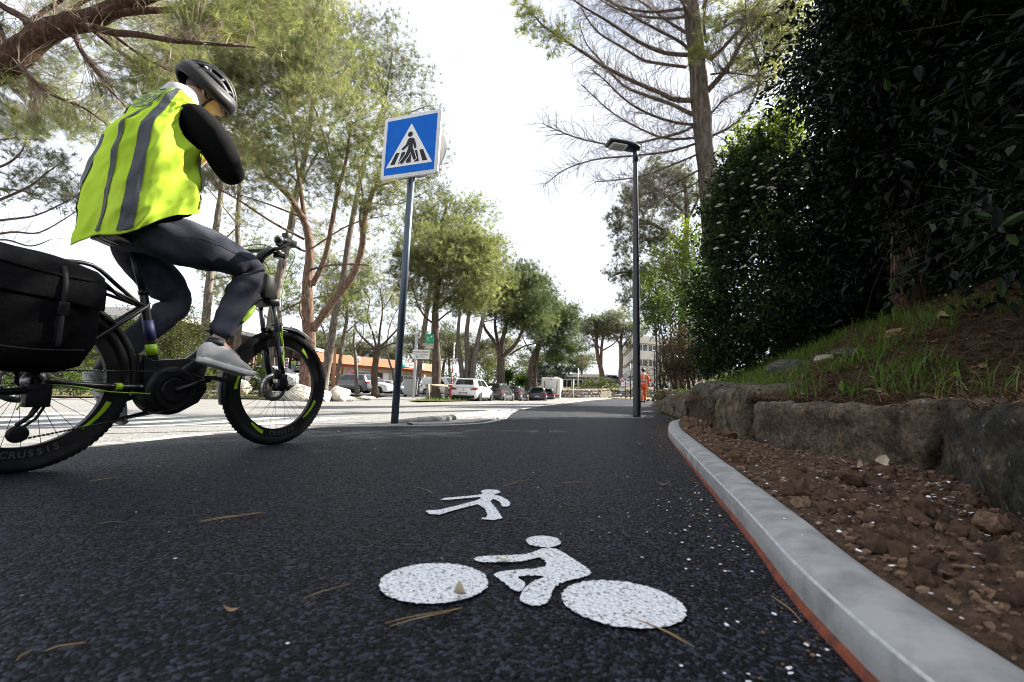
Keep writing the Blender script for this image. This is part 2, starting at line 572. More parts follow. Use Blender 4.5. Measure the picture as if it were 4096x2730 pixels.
# light strip of concrete along the path edge (flush kerb) and the dished gutter by the crossing
def ribbon(name, line, w0, w1, z, mat, zf=None, kind='structure', parent=None, h=0.012):
    S_ = sample(catmull(line, 4), step=0.35)
    T_ = np.gradient(S_, axis=0); T_ /= np.linalg.norm(T_, axis=1)[:, None]
    N_ = np.stack([-T_[:, 1], T_[:, 0]], 1)
    rows = []
    for d, dz in ((w0, -h), (w0, 0), (w1, 0), (w1, -h)):
        q = S_ + N_ * d
        zz = np.array([float(zf(a, b)) if zf else 0.0 for a, b in q]) + z + dz
        rows.append(np.c_[q, zz])
    return grid_mesh(name, np.stack(rows, 1), mat, parent, smooth=False, flip=True, kind=kind)
ribbon('flush_kerb', PATH_L[1:10], 0.0, 0.085, 0.006, MT['concrete'])
ribbon('flush_kerb', PATH_L[9:16], 0.0, 0.07, 0.006, MT['concrete'])
gutter = [(-1.0, 4.92), (-0.62, 5.16), (-0.28, 5.75), (0.0, 7.2), (0.12, 9.6)]
ribbon('gutter', gutter, 0.10, 0.32, 0.006, MT['concrete_old'], zf=None, h=0.03)
rb = MB()
for k, (a_, b_) in enumerate((((-1.05, 5.4), (0.05, 8.9)),)):
    S_ = sample([a_, (-0.6, 6.0), (-0.25, 7.2), b_], n=30)
    pts = [(x - 0.28, y, -0.012 + 0.02 * math.sin(math.pi * i / 29)) for i, (x, y) in enumerate(S_)]
    rb.tube(pts, [0.03] + [0.05] * 8 + [0.03], n=10)
rb.build('asphalt_ridge', MT['concrete_old'], kind='structure')

# painted lines on the road: worn white crossing bars and lane dashes
MTp, ntp, bp, outp = newmat('worn_road_paint')
vec = coords(ntp)
colp = ramp(ntp, noise_n(ntp, vec, 26, 6, 0.75), [(0.36, (0.26, 0.255, 0.245)), (0.5, (0.66, 0.66, 0.64))])
ntp.links.new(colp, bp.inputs['Base Color']); setin(bp, Roughness=0.75)
bump_n(ntp, noise_n(ntp, vec, 70, 3), 0.4, 0.006, bp)
MT['road_paint'] = MTp
crossing = thing('crossing_marking', 'worn white zebra crossing bars painted across the sunlit road', 'road marking', (-4.5, 5.5, 0))
for k in range(6):
    cx, cy = -2.95 - k * 1.05, 4.6 + k * 0.25
    bar = [(cx - 0.27, cy), (cx + 0.27, cy + 0.1), (cx + 0.72, cy + 2.4), (cx + 0.18, cy + 2.35)]
    n_ = 6
    P_ = np.array([[[*(np.array(bar[0]) * (1 - a) * (1 - b) + np.array(bar[1]) * a * (1 - b) + np.array(bar[2]) * a * b + np.array(bar[3]) * (1 - a) * b)] for b in np.linspace(0, 1, n_)] for a in np.linspace(0, 1, n_)])
    Z_ = zr(P_[..., 0], P_[..., 1]) + 0.004
    Q_ = np.concatenate([P_, Z_[..., None]], -1) - np.array([-4.5, 5.5, 0])
    grid_mesh('bar', Q_, MT['road_paint'], crossing, smooth=False)
lane = thing('lane_marking', 'white dashed line along the far lane of the road', 'road marking', (0, 20, 0))
for k in range(7):
    a = 13 + k * 4.5
    q0 = np.array([0.22 + (a - 10.2) * 0.235 - 3.1, a]); q1 = q0 + np.array([0.55, 2.3])
    P_ = np.array([[[*(q0 * (1 - b) + q1 * b + np.array([w, 0]))] for b in np.linspace(0, 1, 4)] for w in (-0.06, 0.06)])
    Z_ = zr(P_[..., 0], P_[..., 1]) + 0.004
    grid_mesh('dash', np.concatenate([P_, Z_[..., None]], -1) - np.array([0, 20, 0]), MT['road_paint'], lane, smooth=False)

# ------------------------------------------------------------------ pictograms on the path
MTm, ntm, bm_, outm = newmat('fresh_white_paint')
vec = coords(ntm)
vd = voro_n(ntm, vec, 105)
ns_ = noise_n(ntm, vec, 150, 3, 0.7)
ad = ntm.nodes.new('ShaderNodeMath'); ad.operation = 'MULTIPLY_ADD'
ntm.links.new(ns_, ad.inputs[0]); ad.inputs[1].default_value = 0.72; ntm.links.new(vd, ad.inputs[2])
colm = ramp(ntm, ns_, [(0.0, (0.84, 0.84, 0.85)), (0.555, (0.80, 0.80, 0.81)), (0.63, (0.05, 0.05, 0.055))])
ntm.links.new(colm, bm_.inputs['Base Color']); setin(bm_, Roughness=0.6)
inv = ntm.nodes.new('ShaderNodeMath'); inv.operation = 'SUBTRACT'; inv.inputs[0].default_value = 1
ntm.links.new(vd, inv.inputs[1])
bump_n(ntm, inv.outputs[0], 0.9, 0.006, bm_)
MT['fresh_paint'] = MTm

def paint(name, pts, parent, smooth_=4):
    """outline with the ragged edge that sprayed paint gets on coarse asphalt"""
    P_ = catmull([(*p, 0) for p in pts + pts[:1]], smooth_) if smooth_ else [(*p, 0) for p in pts + pts[:1]]
    S_ = sample([(p[0], p[1]) for p in P_], step=0.0035)[:-1]
    c = S_.mean(0)
    out = []
    for x, y in S_:
        n_ = Vector((x - c[0], y - c[1], 0)).normalized() if (x, y) != tuple(c) else Vector()
        k = 0.0038 * mnoise.noise(Vector((x * 150, y * 150, 1))) + 0.0028 * mnoise.noise(Vector((x * 330, y * 330, 7)))
        out.append((x + k * n_.x, y + k * n_.y))
    bm = bmesh.new()
    f = bm.faces.new([bm.verts.new((x, y, 0.004)) for x, y in out])
    bmesh.ops.triangulate(bm, faces=[f], ngon_method='EAR_CLIP')
    me = bpy.data.meshes.new(name); bm.to_mesh(me); bm.free()
    if me.polygons[0].normal.z < 0: me.flip_normals()
    o = link(name, me, MT['fresh_paint'], parent)
    return o
def circ(c, rx, ry, a=0, n=26):
    return [(c[0] + rx * math.cos(2 * math.pi * i / n) * math.cos(a) - ry * math.sin(2 * math.pi * i / n) * math.sin(a), c[1] + rx * math.cos(2 * math.pi * i / n) * math.sin(a) + ry * math.sin(2 * math.pi * i / n) * math.cos(a)) for i in range(n)]
pm = thing('bicycle_marking', 'white painted cyclist pictogram with two solid round wheels on black asphalt', 'road marking', (0, 0, 0))
paint('wheel', circ((-0.135, 0.906), 0.102, 0.092), pm, 0)
paint('wheel', circ((0.203, 0.840), 0.106, 0.090, -0.25), pm, 0)
paint('head', circ((0.089, 1.157), 0.043, 0.043), pm, 0)
paint('rider', [(-0.071, 1.029), (-0.05, 1.046), (0.042, 1.064), (0.085, 1.106), (0.119, 1.098), (0.169, 0.985), (0.160, 0.950), (0.12, 0.925), (0.092, 0.896), (0.074, 0.834), (0.052, 0.817), (0.026, 0.834), (0.033, 0.88), (0.055, 0.92), (0.076, 0.943), (0.024, 0.939), (0.037, 0.906), (0.023, 0.869), (-0.005, 0.91), (-0.023, 0.947), (0.0, 0.966), (0.08, 0.993), (0.074, 1.046), (0.031, 1.020), (-0.05, 1.010)], pm, 3)
pw = thing('pedestrian_marking', 'white painted walking figure on the path beyond the bicycle symbol', 'road marking', (0, 0, 0))
paint('head', circ((-0.064, 1.702), 0.036, 0.037), pw, 0)
paint('figure', [(-0.091, 1.668), (-0.054, 1.668), (-0.001, 1.582), (0.006, 1.502), (-0.018, 1.49), (-0.025, 1.538), (-0.046, 1.588), (-0.056, 1.545), (-0.014, 1.354), (-0.067, 1.337), (-0.072, 1.352), (-0.058, 1.378), (-0.096, 1.511), (-0.199, 1.374), (-0.243, 1.403), (-0.235, 1.425), (-0.205, 1.432), (-0.105, 1.562), (-0.099, 1.612), (-0.207, 1.555), (-0.216, 1.582), (-0.11, 1.640)], pw, 2)

# ------------------------------------------------------------------ kerb of precast stones
kerb = thing('kerb', 'new pale concrete kerb of long rounded stones curving beside the black path', 'kerb', (0, 0, 0))
KS, kd = poly_s(KERB)
ymid = lambda y: float(np.interp(y, KS[:, 1], kd))
cuts_ = [ymid(v) for v in (-2.2, -1.6, -0.6, 0.45, 1.62, 2.75, 3.85, 4.95)] + [kd[-1]]
prof = [(0.0, -0.03), (0.0, 0.030), (0.003, 0.0585), (0.0062, 0.0625), (0.020, 0.071), (0.05, 0.077), (0.085, 0.078), (0.108, 0.073), (0.115, 0.06), (0.115, -0.03)]
for a, b in zip(cuts_[:-1], cuts_[1:]):
    S_ = sample(KERB, s=np.concatenate([[a + 0.004], np.linspace(a + 0.014, b - 0.014, 14), [b - 0.004]]))
    T_ = np.gradient(S_, axis=0); T_ /= np.linalg.norm(T_, axis=1)[:, None]
    rings = []
    for ri, ((x, y), t) in enumerate(zip(S_, T_)):
        nx, ny = t[1], -t[0]
        ring = []; cham = 0.9 if ri in (0, 15) else 1.0
        for px, pz in prof:
            jit = 0.0007 * mnoise.noise(Vector((x * 4, y * 4, px * 60)))
            px2_ = 0.058 + (px - 0.058) * cham
            ring.append(Vector((x + nx * (px2_ + jit), y + ny * (px2_ + jit), (pz if pz < 0 else pz * (0.5 + 0.5 * cham)) + jit)))
        rings.append(ring)
    mb = MB()
    n = len(prof)
    base = [q for r_ in rings for q in r_]
    b0 = len(mb.v); mb.v.extend(base)
    for i in range(len(rings) - 1):
        for j in range(n - 1):
            mb.f.append([i * n + j, (i + 1) * n + j, (i + 1) * n + j + 1, i * n + j + 1]); mb.sm.append(True); mb.mi.append(1 if j == 2 else 0)
    mb.f.append(list(range(n))); mb.sm.append(False); mb.mi.append(1)
    mb.f.append(list(range((len(rings) - 1) * n + n - 1, (len(rings) - 1) * n - 1, -1))); mb.sm.append(False); mb.mi.append(0)
    mb.build('kerb_stone', [MT['concrete'], MT['edge_white']], kerb, sharp=50)
S_ = sample(KERB, step=0.05)
T_ = np.gradient(S_, axis=0); T_ /= np.linalg.norm(T_, axis=1)[:, None]
rows = []
for d, z in ((-0.009, -0.004), (-0.006, 0.005), (-0.001, 0.0125), (0.004, 0.0125)):
    jit = np.array([0.004 * mnoise.noise(Vector((p[1] * 14, d * 100, 3))) for p in S_])
    fade = sstep(4.2, 2.6, S_[:, 1])
    rows.append(np.c_[S_[:, 0] + T_[:, 1] * (d + jit * (d < -0.002)), S_[:, 1] - T_[:, 0] * (d + jit * (d < -0.002)), (z + jit * 0.4) * np.maximum(fade, 0.05)])
grid_mesh('orange_joint', np.stack(rows, 1), MT['rust'], kerb, flip=True)
mb = MB()
kq = KERB[min(range(len(KERB)), key=lambda i: abs(KERB[i][1] - 0.46))]
for k in range(7):
    mb.ball((kq[0] + 0.01 + 0.014 * k, kq[1] + 0.005 * math.sin(k * 2), 0.066 + 0.003 * (k % 2)), (0.011, 0.010, 0.007), 1, amp=0.4, seed=k)
mb.build('mortar_smear', MT['edge_white'], kerb)

# ------------------------------------------------------------------ dug soil between kerb and wall
def soil_z(x, y, u):
    z = 0.068 * (1 - u) + 0.055 * u + 0.03 * math.sin(math.pi * u) * (0.5 + 0.5 * mnoise.noise(Vector((x * 2.2, y * 2.2, 2))))
    z += 0.024 * wn_(x, y, 7, 3) * min(1, u * 5) + 0.016 * wn_(x, y, 24, 8) * min(1, u * 6) + 0.007 * wn_(x, y, 60, 1) * min(1, u * 6)
    return z - (0.012 if u < 0.02 else 0)
ys = np.concatenate([np.linspace(-2.2, 0.2, 16), np.geomspace(0.25, 6.9, 330)])
kx = np.interp(ys, KS[:, 1], KS[:, 0] + 0.11); kx = np.where(ys > 6.55, np.interp(ys, [6.55, 6.9], [2.58, 2.72]), kx)
wx = np.interp(ys, _Wl[:, 1], _Wl[:, 0]) + 0.22
rows = []
for u in np.linspace(0, 1, 84):
    rows.append([(kx[i] * (1 - u) + max(wx[i], kx[i] + 0.02) * u, ys[i], soil_z(kx[i] * (1 - u) + wx[i] * u, ys[i], u)) for i in range(len(ys))])
grid_mesh('soil', np.array(rows), MT['soil'], flip=False, kind='structure')
def soil_at(x, y):
    a = float(np.interp(y, KS[:, 1], KS[:, 0] + 0.11)); b = float(np.interp(y, _Wl[:, 1], _Wl[:, 0])) + 0.22
    u = min(1, max(0, (x - a) / max(b - a, 0.05)))
    return soil_z(x, y, u)

# ------------------------------------------------------------------ earth bank behind the wall
us = np.concatenate([[-0.05, 0.02], np.linspace(0.1, 3.2, 44), np.geomspace(3.4, 16, 14)])
wy = np.concatenate([np.linspace(-5, 0, 8), np.linspace(0.2, 9, 90), np.linspace(9.3, 52, 60)])
wxx = np.interp(wy, _Wl[:, 1], _Wl[:, 0]) + 0.12
rows = []
for u in us:
    rows.append([(wxx[i] + u, wy[i], bank_z(wxx[i] + max(u, 0), wy[i]) + (-0.30 if u < 0 else (-0.025 if u < 0.05 else 0))) for i in range(len(wy))])
grid_mesh('bank', np.array(rows), MT['bank'], flip=False, kind='structure')

# ------------------------------------------------------------------ retaining wall of rough boulders
def stone_mat(name, c1, c2, c3, moss):
    m, nt, b, _ = newmat(name)
    vec = coords(nt)
    col = ramp(nt, noise_n(nt, vec, 5, 8, 0.72), [(0.3, c1), (0.5, c2), (0.68, c3)])
    vs2 = coords(nt, (9, 9, 2.2))
    streak = ramp(nt, noise_n(nt, vs2, 1.6, 5, 0.7), [(0.54, (0, 0, 0)), (0.68, (0.85, 0.85, 0.85))])
    col = mixc(nt, streak, col, (0.36, 0.245, 0.14))
    lich = ramp(nt, noise_n(nt, vec, 30, 3, 0.6), [(0.66, (0, 0, 0)), (0.72, (1, 1, 1))])
    spk = ramp(nt, noise_n(nt, vec, 48, 6, 0.8), [(0.36, (0.35, 0.35, 0.35)), (0.62, (1.5, 1.5, 1.5))])
    mul = nt.nodes.new('ShaderNodeMixRGB'); mul.blend_type = 'MULTIPLY'; mul.inputs['Fac'].default_value = 1
    nt.links.new(col, mul.inputs['Color1']); nt.links.new(spk, mul.inputs['Color2']); col = mul.outputs['Color']
    col = mixc(nt, lich, col, (0.38, 0.37, 0.33))
    mo = ramp(nt, noise_n(nt, vec, 3.2, 4, 0.6), [(0.52, (0, 0, 0)), (0.7, (moss, moss, moss))])
    col = mixc(nt, mo, col, (0.05, 0.065, 0.02))
    nt.links.new(col, b.inputs['Base Color'])
    setin(b, Roughness=0.9); b.inputs['Specular IOR Level'].default_value = 0.25
    bump_n(nt, noise_n(nt, vec, 9, 10, 0.75), 1.0, 0.09, b)
    return m
MT['stone'] = stone_mat('mossy_boulder', (0.050, 0.040, 0.028), (0.155, 0.122, 0.084), (0.30, 0.24, 0.165), 0.15)
MT['stone_dark'] = stone_mat('dark_boulder', (0.04, 0.036, 0.033), (0.10, 0.09, 0.078), (0.21, 0.185, 0.155), 0.1)
MT['stone_moss'] = stone_mat('mossy_dark_boulder', (0.028, 0.027, 0.02), (0.075, 0.068, 0.05), (0.17, 0.15, 0.115), 0.4)
wall = thing('retaining_wall', 'low retaining wall of rough brown boulders holding back the earth bank', 'wall', (1.8, 3, 0))
def boulder(front, p0, p1, depth, mat, amp=0.028, bev=0.045, seed=0, label=None, back=0.0):
    """front: outline in photo pixels on the upright plane through ground points p0-p1"""
    p0, p1 = Vector((*p0, 0)), Vector((*p1, 0))
    t = (p1 - p0).normalized(); n = Vector((t.y, -t.x, 0))
    if n.x < 0: n = -n
    loc = []
    for px, py in front:
        d = ray(px, py)
        k = (p0 - CP).dot(n) / d.dot(n)
        q = CP + d * k
        loc.append(((q - p0).dot(t), q.z))
    solid(loc, p0, t, n, depth, mat, amp, bev, seed, label)
def solid(loc, p0, t, n, depth, mat, amp, bev, seed, label=None):
    fr = frame(p0, t, Vector((0, 0, 1)), n)
    mb = MB(); mb.prism(loc, 0, depth, fr)
    bm = bmesh.new()
    vv = [bm.verts.new(v) for v in mb.v]
    for f in mb.f: bm.faces.new([vv[i] for i in f])
    bmesh.ops.recalc_face_normals(bm, faces=bm.faces[:])
    bmesh.ops.bevel(bm, geom=bm.edges[:], offset=bev, segments=2, affect='EDGES', profile=0.5, clamp_overlap=True)
    bmesh.ops.triangulate(bm, faces=bm.faces[:])
    for _ in range(5):
        es = [e for e in bm.edges if e.calc_length() > 0.05]
        if not es: break
        bmesh.ops.subdivide_edges(bm, edges=es, cuts=1)
        bmesh.ops.triangulate(bm, faces=bm.faces[:])
    bm.normal_update()
    for v in bm.verts:
        k = amp * mnoise.fractal(v.co * 3.2 + Vector((seed * 5.1, seed, 0)), 0.75, 2.1, 5) + amp * 1.1 * (0.25 - abs(mnoise.noise(v.co * 4.2 + Vector((seed, 0, 0))))) + amp * 0.5 * (0.25 - abs(mnoise.noise(v.co * 9.5 + Vector((seed, 4, 0)))))
        k += 0.016 * mnoise.fractal(v.co * 11 + Vector((seed, 0, 3)), 0.7, 2.2, 4) - 0.03 * max(0, mnoise.noise(v.co * Vector((5.0, 5.0, 5.0)).x + Vector((seed * 2.2, 1, 0))) - 0.25)
        v.co += v.normal * k
    inv = WM[wall.name].inverted()
    for v in bm.verts: v.co = inv @ v.co
    me = bpy.data.meshes.new('boulder'); bm.to_mesh(me); bm.free()
    me.polygons.foreach_set('use_smooth', np.ones(len(me.polygons), bool))
    link('boulder', me, mat, wall, label=label)
boulder([(3000, 1850), (2998, 1700), (3014, 1618), (3150, 1628), (3300, 1632), (3500, 1620), (3700, 1598), (3862, 1606), (3800, 1690), (3725, 1800), (3690, 1890), (3690, 1935)], (1.58, 3.0), (1.80, 2.1), 0.4, MT['stone'], seed=1, label='long flat faced brown boulder, the longest of the wall')
boulder([(2862, 1770), (2860, 1700), (2866, 1602), (2895, 1560), (2955, 1535), (2990, 1550), (2984, 1610), (2970, 1690), (2970, 1800)], (1.62, 3.05), (1.78, 4.0), 0.38, MT['stone'], seed=2)
boulder([(2735, 1640), (2738, 1570), (2790, 1533), (2848, 1536), (2862, 1590), (2858, 1650), (2800, 1660)], (2.25, 5.25), (1.98, 4.5), 0.5, MT['stone_dark'], seed=3, bev=0.06, label='dark rounded boulder overhanging a hollow')
boulder([(2736, 1720), (2740, 1648), (2860, 1652), (2868, 1735)], (2.36, 5.5), (2.06, 4.4), 0.4, MT['stone'], seed=4)
boulder([(2640, 1650), (2650, 1598), (2700, 1580), (2738, 1560), (2737, 1690), (2700, 1672)], (3.0, 8.6), (2.45, 6.2), 0.5, MT['stone'], seed=5, amp=0.035, label='streaked ochre boulder at the far end of the kerb')
solid([(0.0, -0.05), (0.0, 0.30), (0.25, 0.36), (0.62, 0.37), (0.78, 0.3), (0.8, -0.05)], Vector((1.5, 1.38, 0)), Vector((0.5, 0.86, 0)).normalized(), Vector((0.86, -0.5, 0)).normalized(), 0.35, MT['stone_dark'], 0.03, 0.06, 6)  # added dark boulder, its dark colour stands in for a shaded hollow
solid([(0, -0.05), (0.02, 0.25), (0.12, 0.40), (0.42, 0.43), (0.75, 0.36), (0.82, -0.05)], Vector((1.0, 0.72, 0)), Vector((0.53, 0.85, 0)).normalized(), Vector((0.85, -0.53, 0)).normalized(), 0.45, MT['stone_moss'], 0.045, 0.08, 7, 'mossy boulder nearest the viewer')
solid([(0, -0.05), (0.05, 0.4), (0.9, 0.42), (1.0, -0.05)], Vector((0.78, -0.4, 0)), Vector((0.24, 1.1, 0)).normalized(), Vector((1.1, -0.24, 0)).normalized(), 0.4, MT['stone_moss'], 0.04, 0.08, 8)
# smaller filling stones and the wall as it runs on along the path
k = 9
s_ = 9.2
Wd, wdd = poly_s(catmull(WALL, 6))
sy = lambda y: float(np.interp(y, Wd[:, 1], wdd))
pos = sy(8.7); end = sy(30)
while pos < end:
    ln = rnd.uniform(0.55, 1.25)
    a, b = sample(Wd, s=np.array([pos, pos + ln]))
    t = Vector((*(b - a), 0)).normalized(); n = Vector((t.y, -t.x, 0))
    h = rnd.uniform(0.36, 0.5)
    solid([(0.0, -0.05), (rnd.uniform(0, .06), h * .8), (rnd.uniform(.1, .2), h), (ln - rnd.uniform(.1, .2), h * rnd.uniform(.85, 1.05)), (ln - 0.02, h * .7), (ln - .02, -.05)], Vector((*a, 0)) - n * 0.04, t, n, 0.4, MT['stone'], 0.03, 0.06, k)
    pos += ln + 0.03; k += 1
def rock(name, label, cat, c, size, mat, seed, group=None, rz=0.0, sub=3, amp=0.28):
    t = MB().ball((0, 0, 0), size, sub, M_=Matrix.Rotation(rz, 4, 'Z'), amp=amp, fr=1.1, seed=seed, cut=[(Vector((0.4, -0.8, 0.45)).normalized(), 0.62), (Vector((-0.7, -0.3, 0.6)).normalized(), 0.66), (Vector((0.3, 0.1, 1)).normalized(), 0.6), (Vector((0.9, -0.4, 0.1)).normalized(), 0.7)])
    o = t.build(name, mat, sharp=32)
    o.location = c
    return tag(o, label, cat, group)
q = at(2650, 1570, 11.0)
MT['ochre'] = stone_mat('ochre_stone', (0.17, 0.11, 0.05), (0.32, 0.22, 0.10), (0.45, 0.34, 0.18), 0.1)
rock('loose_stone', 'yellow ochre stone lying in the grass on top of the wall', 'stone', (q.x, q.y, q.z - 0.02), (0.2, 0.2, 0.13), MT['ochre'], 11)
MT['pale_stone'] = simple('pale_stone', (0.34, 0.29, 0.23), 0.9, c2=(0.2, 0.16, 0.12), ns=20, bump=0.5, bs=60)
for (px, py, s, lab) in ((2945, 1762, 0.055, 'pinkish stone at the foot of the narrow upright boulder'), (2808, 1695, 0.07, 'pale round stone in front of the hollow under the dark boulder'), (3980, 2150, 0.042, 'brown stone against the mossy boulder nearest the viewer'), (3210, 2040, 0.03, 'grey stone lying beside the kerb in the dug soil')):
    g = gp(px, py, 0.06); rock('stone', lab, 'stone', (g.x, g.y, soil_at(g.x, g.y) + s * 0.3), (s, s * 0.8, s * 0.7), MT['pale_stone' if px < 3000 else 'clod'], int(px))
# flat stones half sunk in the bank
for (px, py, Y, s, lab, m_) in ((3330, 1385, 4.6, 0.16, 'flat pale stone on the grassy bank', 'pale_stone'), (3610, 1382, 3.9, 0.12, 'tan stone among needles on the bank, left of the brightest leaf', 'ochre'), (3180, 1385, 5.2, 0.30, 'dark mossy rock at the foot of the hedge', 'stone_dark'), (3430, 1440, 4.0, 0.2, 'mossy rock sunk in the middle of the bank', 'stone_moss')):
    q = at(px, py, Y); zz = bank_z(q.x, q.y)
    rock('bank_stone', lab, 'stone', (q.x, q.y, zz + s * 0.12), (s, s * 0.7, s * 0.42), MT[m_], int(px))
# clods in the dug soil: the large ones one by one, the crumbs as stuff
cl_mesh = []
for k in range(6):
    o = MB().ball((0, 0, 0), (1, 0.85, 0.65), 3, amp=0.62, fr=2.1, seed=k + 30).build('soil_clod', MT['clod'])
    cl_mesh.append(o.data); bpy.data.objects.remove(o)
placed = 0
while placed < 110:
    y = rnd.uniform(0.35, 5.6) if placed > 25 else rnd.uniform(0.5, 2.2)
    a = float(np.interp(y, KS[:, 1], KS[:, 0] + 0.15)); b = float(np.interp(y, _Wl[:, 1], _Wl[:, 0]))
    if b - a < 0.08: continue
    x = rnd.uniform(a, b)
    s = rnd.choice((0.010, 0.012, 0.015, 0.018, 0.026, 0.032)) * (1 + 0.14 * y) * rnd.uniform(0.8, 1.15)
    o = link('soil_clod', rnd.choice(cl_mesh), None)
    o.location = (x, y, soil_at(x, y) + s * 0.3)
    o.scale = (s, s, s); o.rotation_euler = (rnd.random() * 6, rnd.random() * 6, rnd.random() * 6)
    tag(o, 'brown clod of dug earth lying in the strip between kerb and boulders', 'clod', 'clods of earth behind the kerb')
    placed += 1
cv, ct = [], []
bmx = bmesh.new(); bmesh.ops.create_icosphere(bmx, subdivisions=1, radius=1)
iv = np.array([v.co[:] for v in bmx.verts]); it = np.array([[v.index for v in f.verts] for f in bmx.faces]); bmx.free()
for k in range(7000):
    y = 0.2 + 6.1 * rnd.random() ** 1.7
    a = float(np.interp(y, KS[:, 1], KS[:, 0] + 0.125)); b = float(np.interp(y, _Wl[:, 1], _Wl[:, 0])) + 0.1
    if b - a < 0.05: continue
    x = rnd.uniform(a, b); s = 0.0016 + 0.009 * rnd.random() ** 2.5 * (1 + 0.15 * y)
    rr = iv * (1 + 0.35 * rng.standard_normal((len(iv), 1)).clip(-1, 1)) * s * np.array([1, 0.8, 0.7]) + np.array([x, y, soil_at(x, y) + s * 0.4])
    cv.append(rr[it].reshape(-1, 3))
for k in range(2400):      # earth and grit spilled over the kerb on to the edge of the path and along the wall foot
    y = 0.4 + 6.4 * rnd.random() ** 0.8 if k < 1500 else rnd.uniform(6.6, 22)
    a = float(np.interp(y, KS[:, 1], KS[:, 0])) if y < 6.5 else float(np.interp(y, _Wl[:, 1], _Wl[:, 0]))
    d_ = 0.015 + abs(rnd.gauss(0, 0.07 + 0.012 * y)); s = rnd.uniform(0.0012, 0.0035) * (1 + 0.15 * y)
    rr = iv * s * np.array([1, 0.8, 0.6]) * rnd.uniform(.6, 1.2) + np.array([a - d_, y, s * 0.4])
    cv.append(rr[it].reshape(-1, 3))
np_mesh('soil_crumbs', np.concatenate(cv), 3, MT['clod'], kind='stuff')

# ------------------------------------------------------------------ fallen petals, leaves, needles, twigs
pv = []
def flake(x, y, z, s, nseg=5, tilt=0.5):
    a0 = rnd.random() * 6.28; tx, ty = rnd.uniform(-tilt, tilt), rnd.uniform(-tilt, tilt)
    c = np.array([x, y, z + s * 0.35])
    pts = [np.array([x + s * (0.75 + 0.3 * rnd.random()) * math.cos(a0 + 2 * math.pi * i / nseg), y + s * (0.75 + 0.3 * rnd.random()) * math.sin(a0 + 2 * math.pi * i / nseg), 0]) for i in range(nseg)]
    for p in pts: p[2] = max(z + 0.0015, z + s * 0.3 + (p[0] - x) * tx + (p[1] - y) * ty)
    return [q for i in range(nseg) for q in (c, pts[i], pts[(i + 1) % nseg])]
n = 0
while n < 380:
    y = rnd.uniform(0.4, 5.2) if rnd.random() < 0.6 else rnd.uniform(0.4, 1.8)
    a = float(np.interp(y, KS[:, 1], KS[:, 0]))
    x = a + (rnd.uniform(0.13, 0.9) if rnd.random() < 0.72 else -abs(rnd.gauss(0, 0.2)) - 0.02)
    if x > float(np.interp(y, _Wl[:, 1], _Wl[:, 0])): continue
    z = soil_at(x, y) + 0.006 if x > a + 0.12 else 0.002
    pv += flake(x, y, z, rnd.uniform(0.0018, 0.0052) * (1.35 if x > a else 1)); n += 1
for k in range(40):
    y = rnd.uniform(0.6, 3); x = rnd.uniform(-1.2, 0.5); pv += flake(x, y, 0.002, rnd.uniform(0.002, 0.0045))
for k in range(10):
    q = KERB[rnd.randrange(12, len(KERB) - 6)]; pv += flake(q[0] + 0.06, q[1], 0.078, rnd.uniform(0.002, 0.005))
np_mesh('fallen_petals', np.array(pv), 3, MT['petal'], kind='stuff')

MT['creamleaf'] = simple('cream_leaf', (0.62, 0.53, 0.38), 0.8, c2=(0.45, 0.36, 0.24), ns=40)
def leaf_mesh(name, L, W, curl, mat, fold=0.25, seg=6):
    mb = MB(); rows = []
    for i in range(seg + 1):
        t = i / seg
        w = W * math.sin(math.pi * min(1, t * 0.94 + 0.03)) ** 0.8 * (1 + 0.15 * math.sin(t * 17))
        z = curl * L * (t - 0.5) ** 2 * 2
        rows.append([Vector((L * (t - 0.5), -w, z + w * fold)), Vector((L * (t - 0.5), 0, z)), Vector((L * (t - 0.5), w, z + w * fold * 0.7))])
    mb.loft(rows, False, True, closed=False)
    o = mb.build(name, mat)
    return o
def put_leaf(px, py, L, W, mat, lab, z=0.003, rz=0.0, curl=0.6, tilt=0.0, name='fallen_leaf'):
    g = gp(px, py, z)
    o = leaf_mesh(name, L, W, curl, MT[mat])
    o.location = (g.x, g.y, g.z + 0.004 + abs(math.sin(tilt)) * L * 0.4); o.rotation_euler = (0, tilt, rz)
    return tag(o, lab, 'leaf')
put_leaf(1836, 2410, 0.030, 0.011, 'creamleaf', 'curled cream leaf standing on the left painted wheel', rz=1.3, tilt=0.8, curl=1.0)
put_leaf(2012, 2250, 0.026, 0.008, 'creamleaf', 'small oval beige leaf on the painted rider\'s arm', rz=0.1)
put_leaf(2652, 1944, 0.06, 0.012, 'dryleaf', 'long brown leaf near the kerb on the dark asphalt', rz=-0.3)
put_leaf(2318, 1648, 0.10, 0.03, 'dryleaf', 'dark curled leaf far along the path, left of the lamp post', rz=0.2)
put_leaf(2050, 1683, 0.07, 0.022, 'dryleaf', 'brown leaf at the path edge by the gutter', rz=0.4)
put_leaf(2603, 1672, 0.16, 0.05, 'dryleaf', 'rust brown leaf litter just right of the lamp post foot', rz=-0.2)
put_leaf(2195, 1733, 0.05, 0.014, 'dryleaf', 'brown leaf in the middle of the path', rz=0.5)
put_leaf(2560, 1780, 0.05, 0.015, 'paleleaf', 'pale leaf close to the bend of the kerb', rz=-0.5)
put_leaf(1360, 1731, 0.05, 0.015, 'dryleaf', 'brown leaf just right of the front bicycle wheel', rz=0.1)
put_leaf(930, 2454, 0.03, 0.006, 'dryleaf', 'orange brown scrap on the asphalt left of the painted wheel', rz=0.1)
put_leaf(640, 1873, 0.035, 0.008, 'dryleaf', 'brown scrap on the asphalt below the bicycle', rz=0.1)
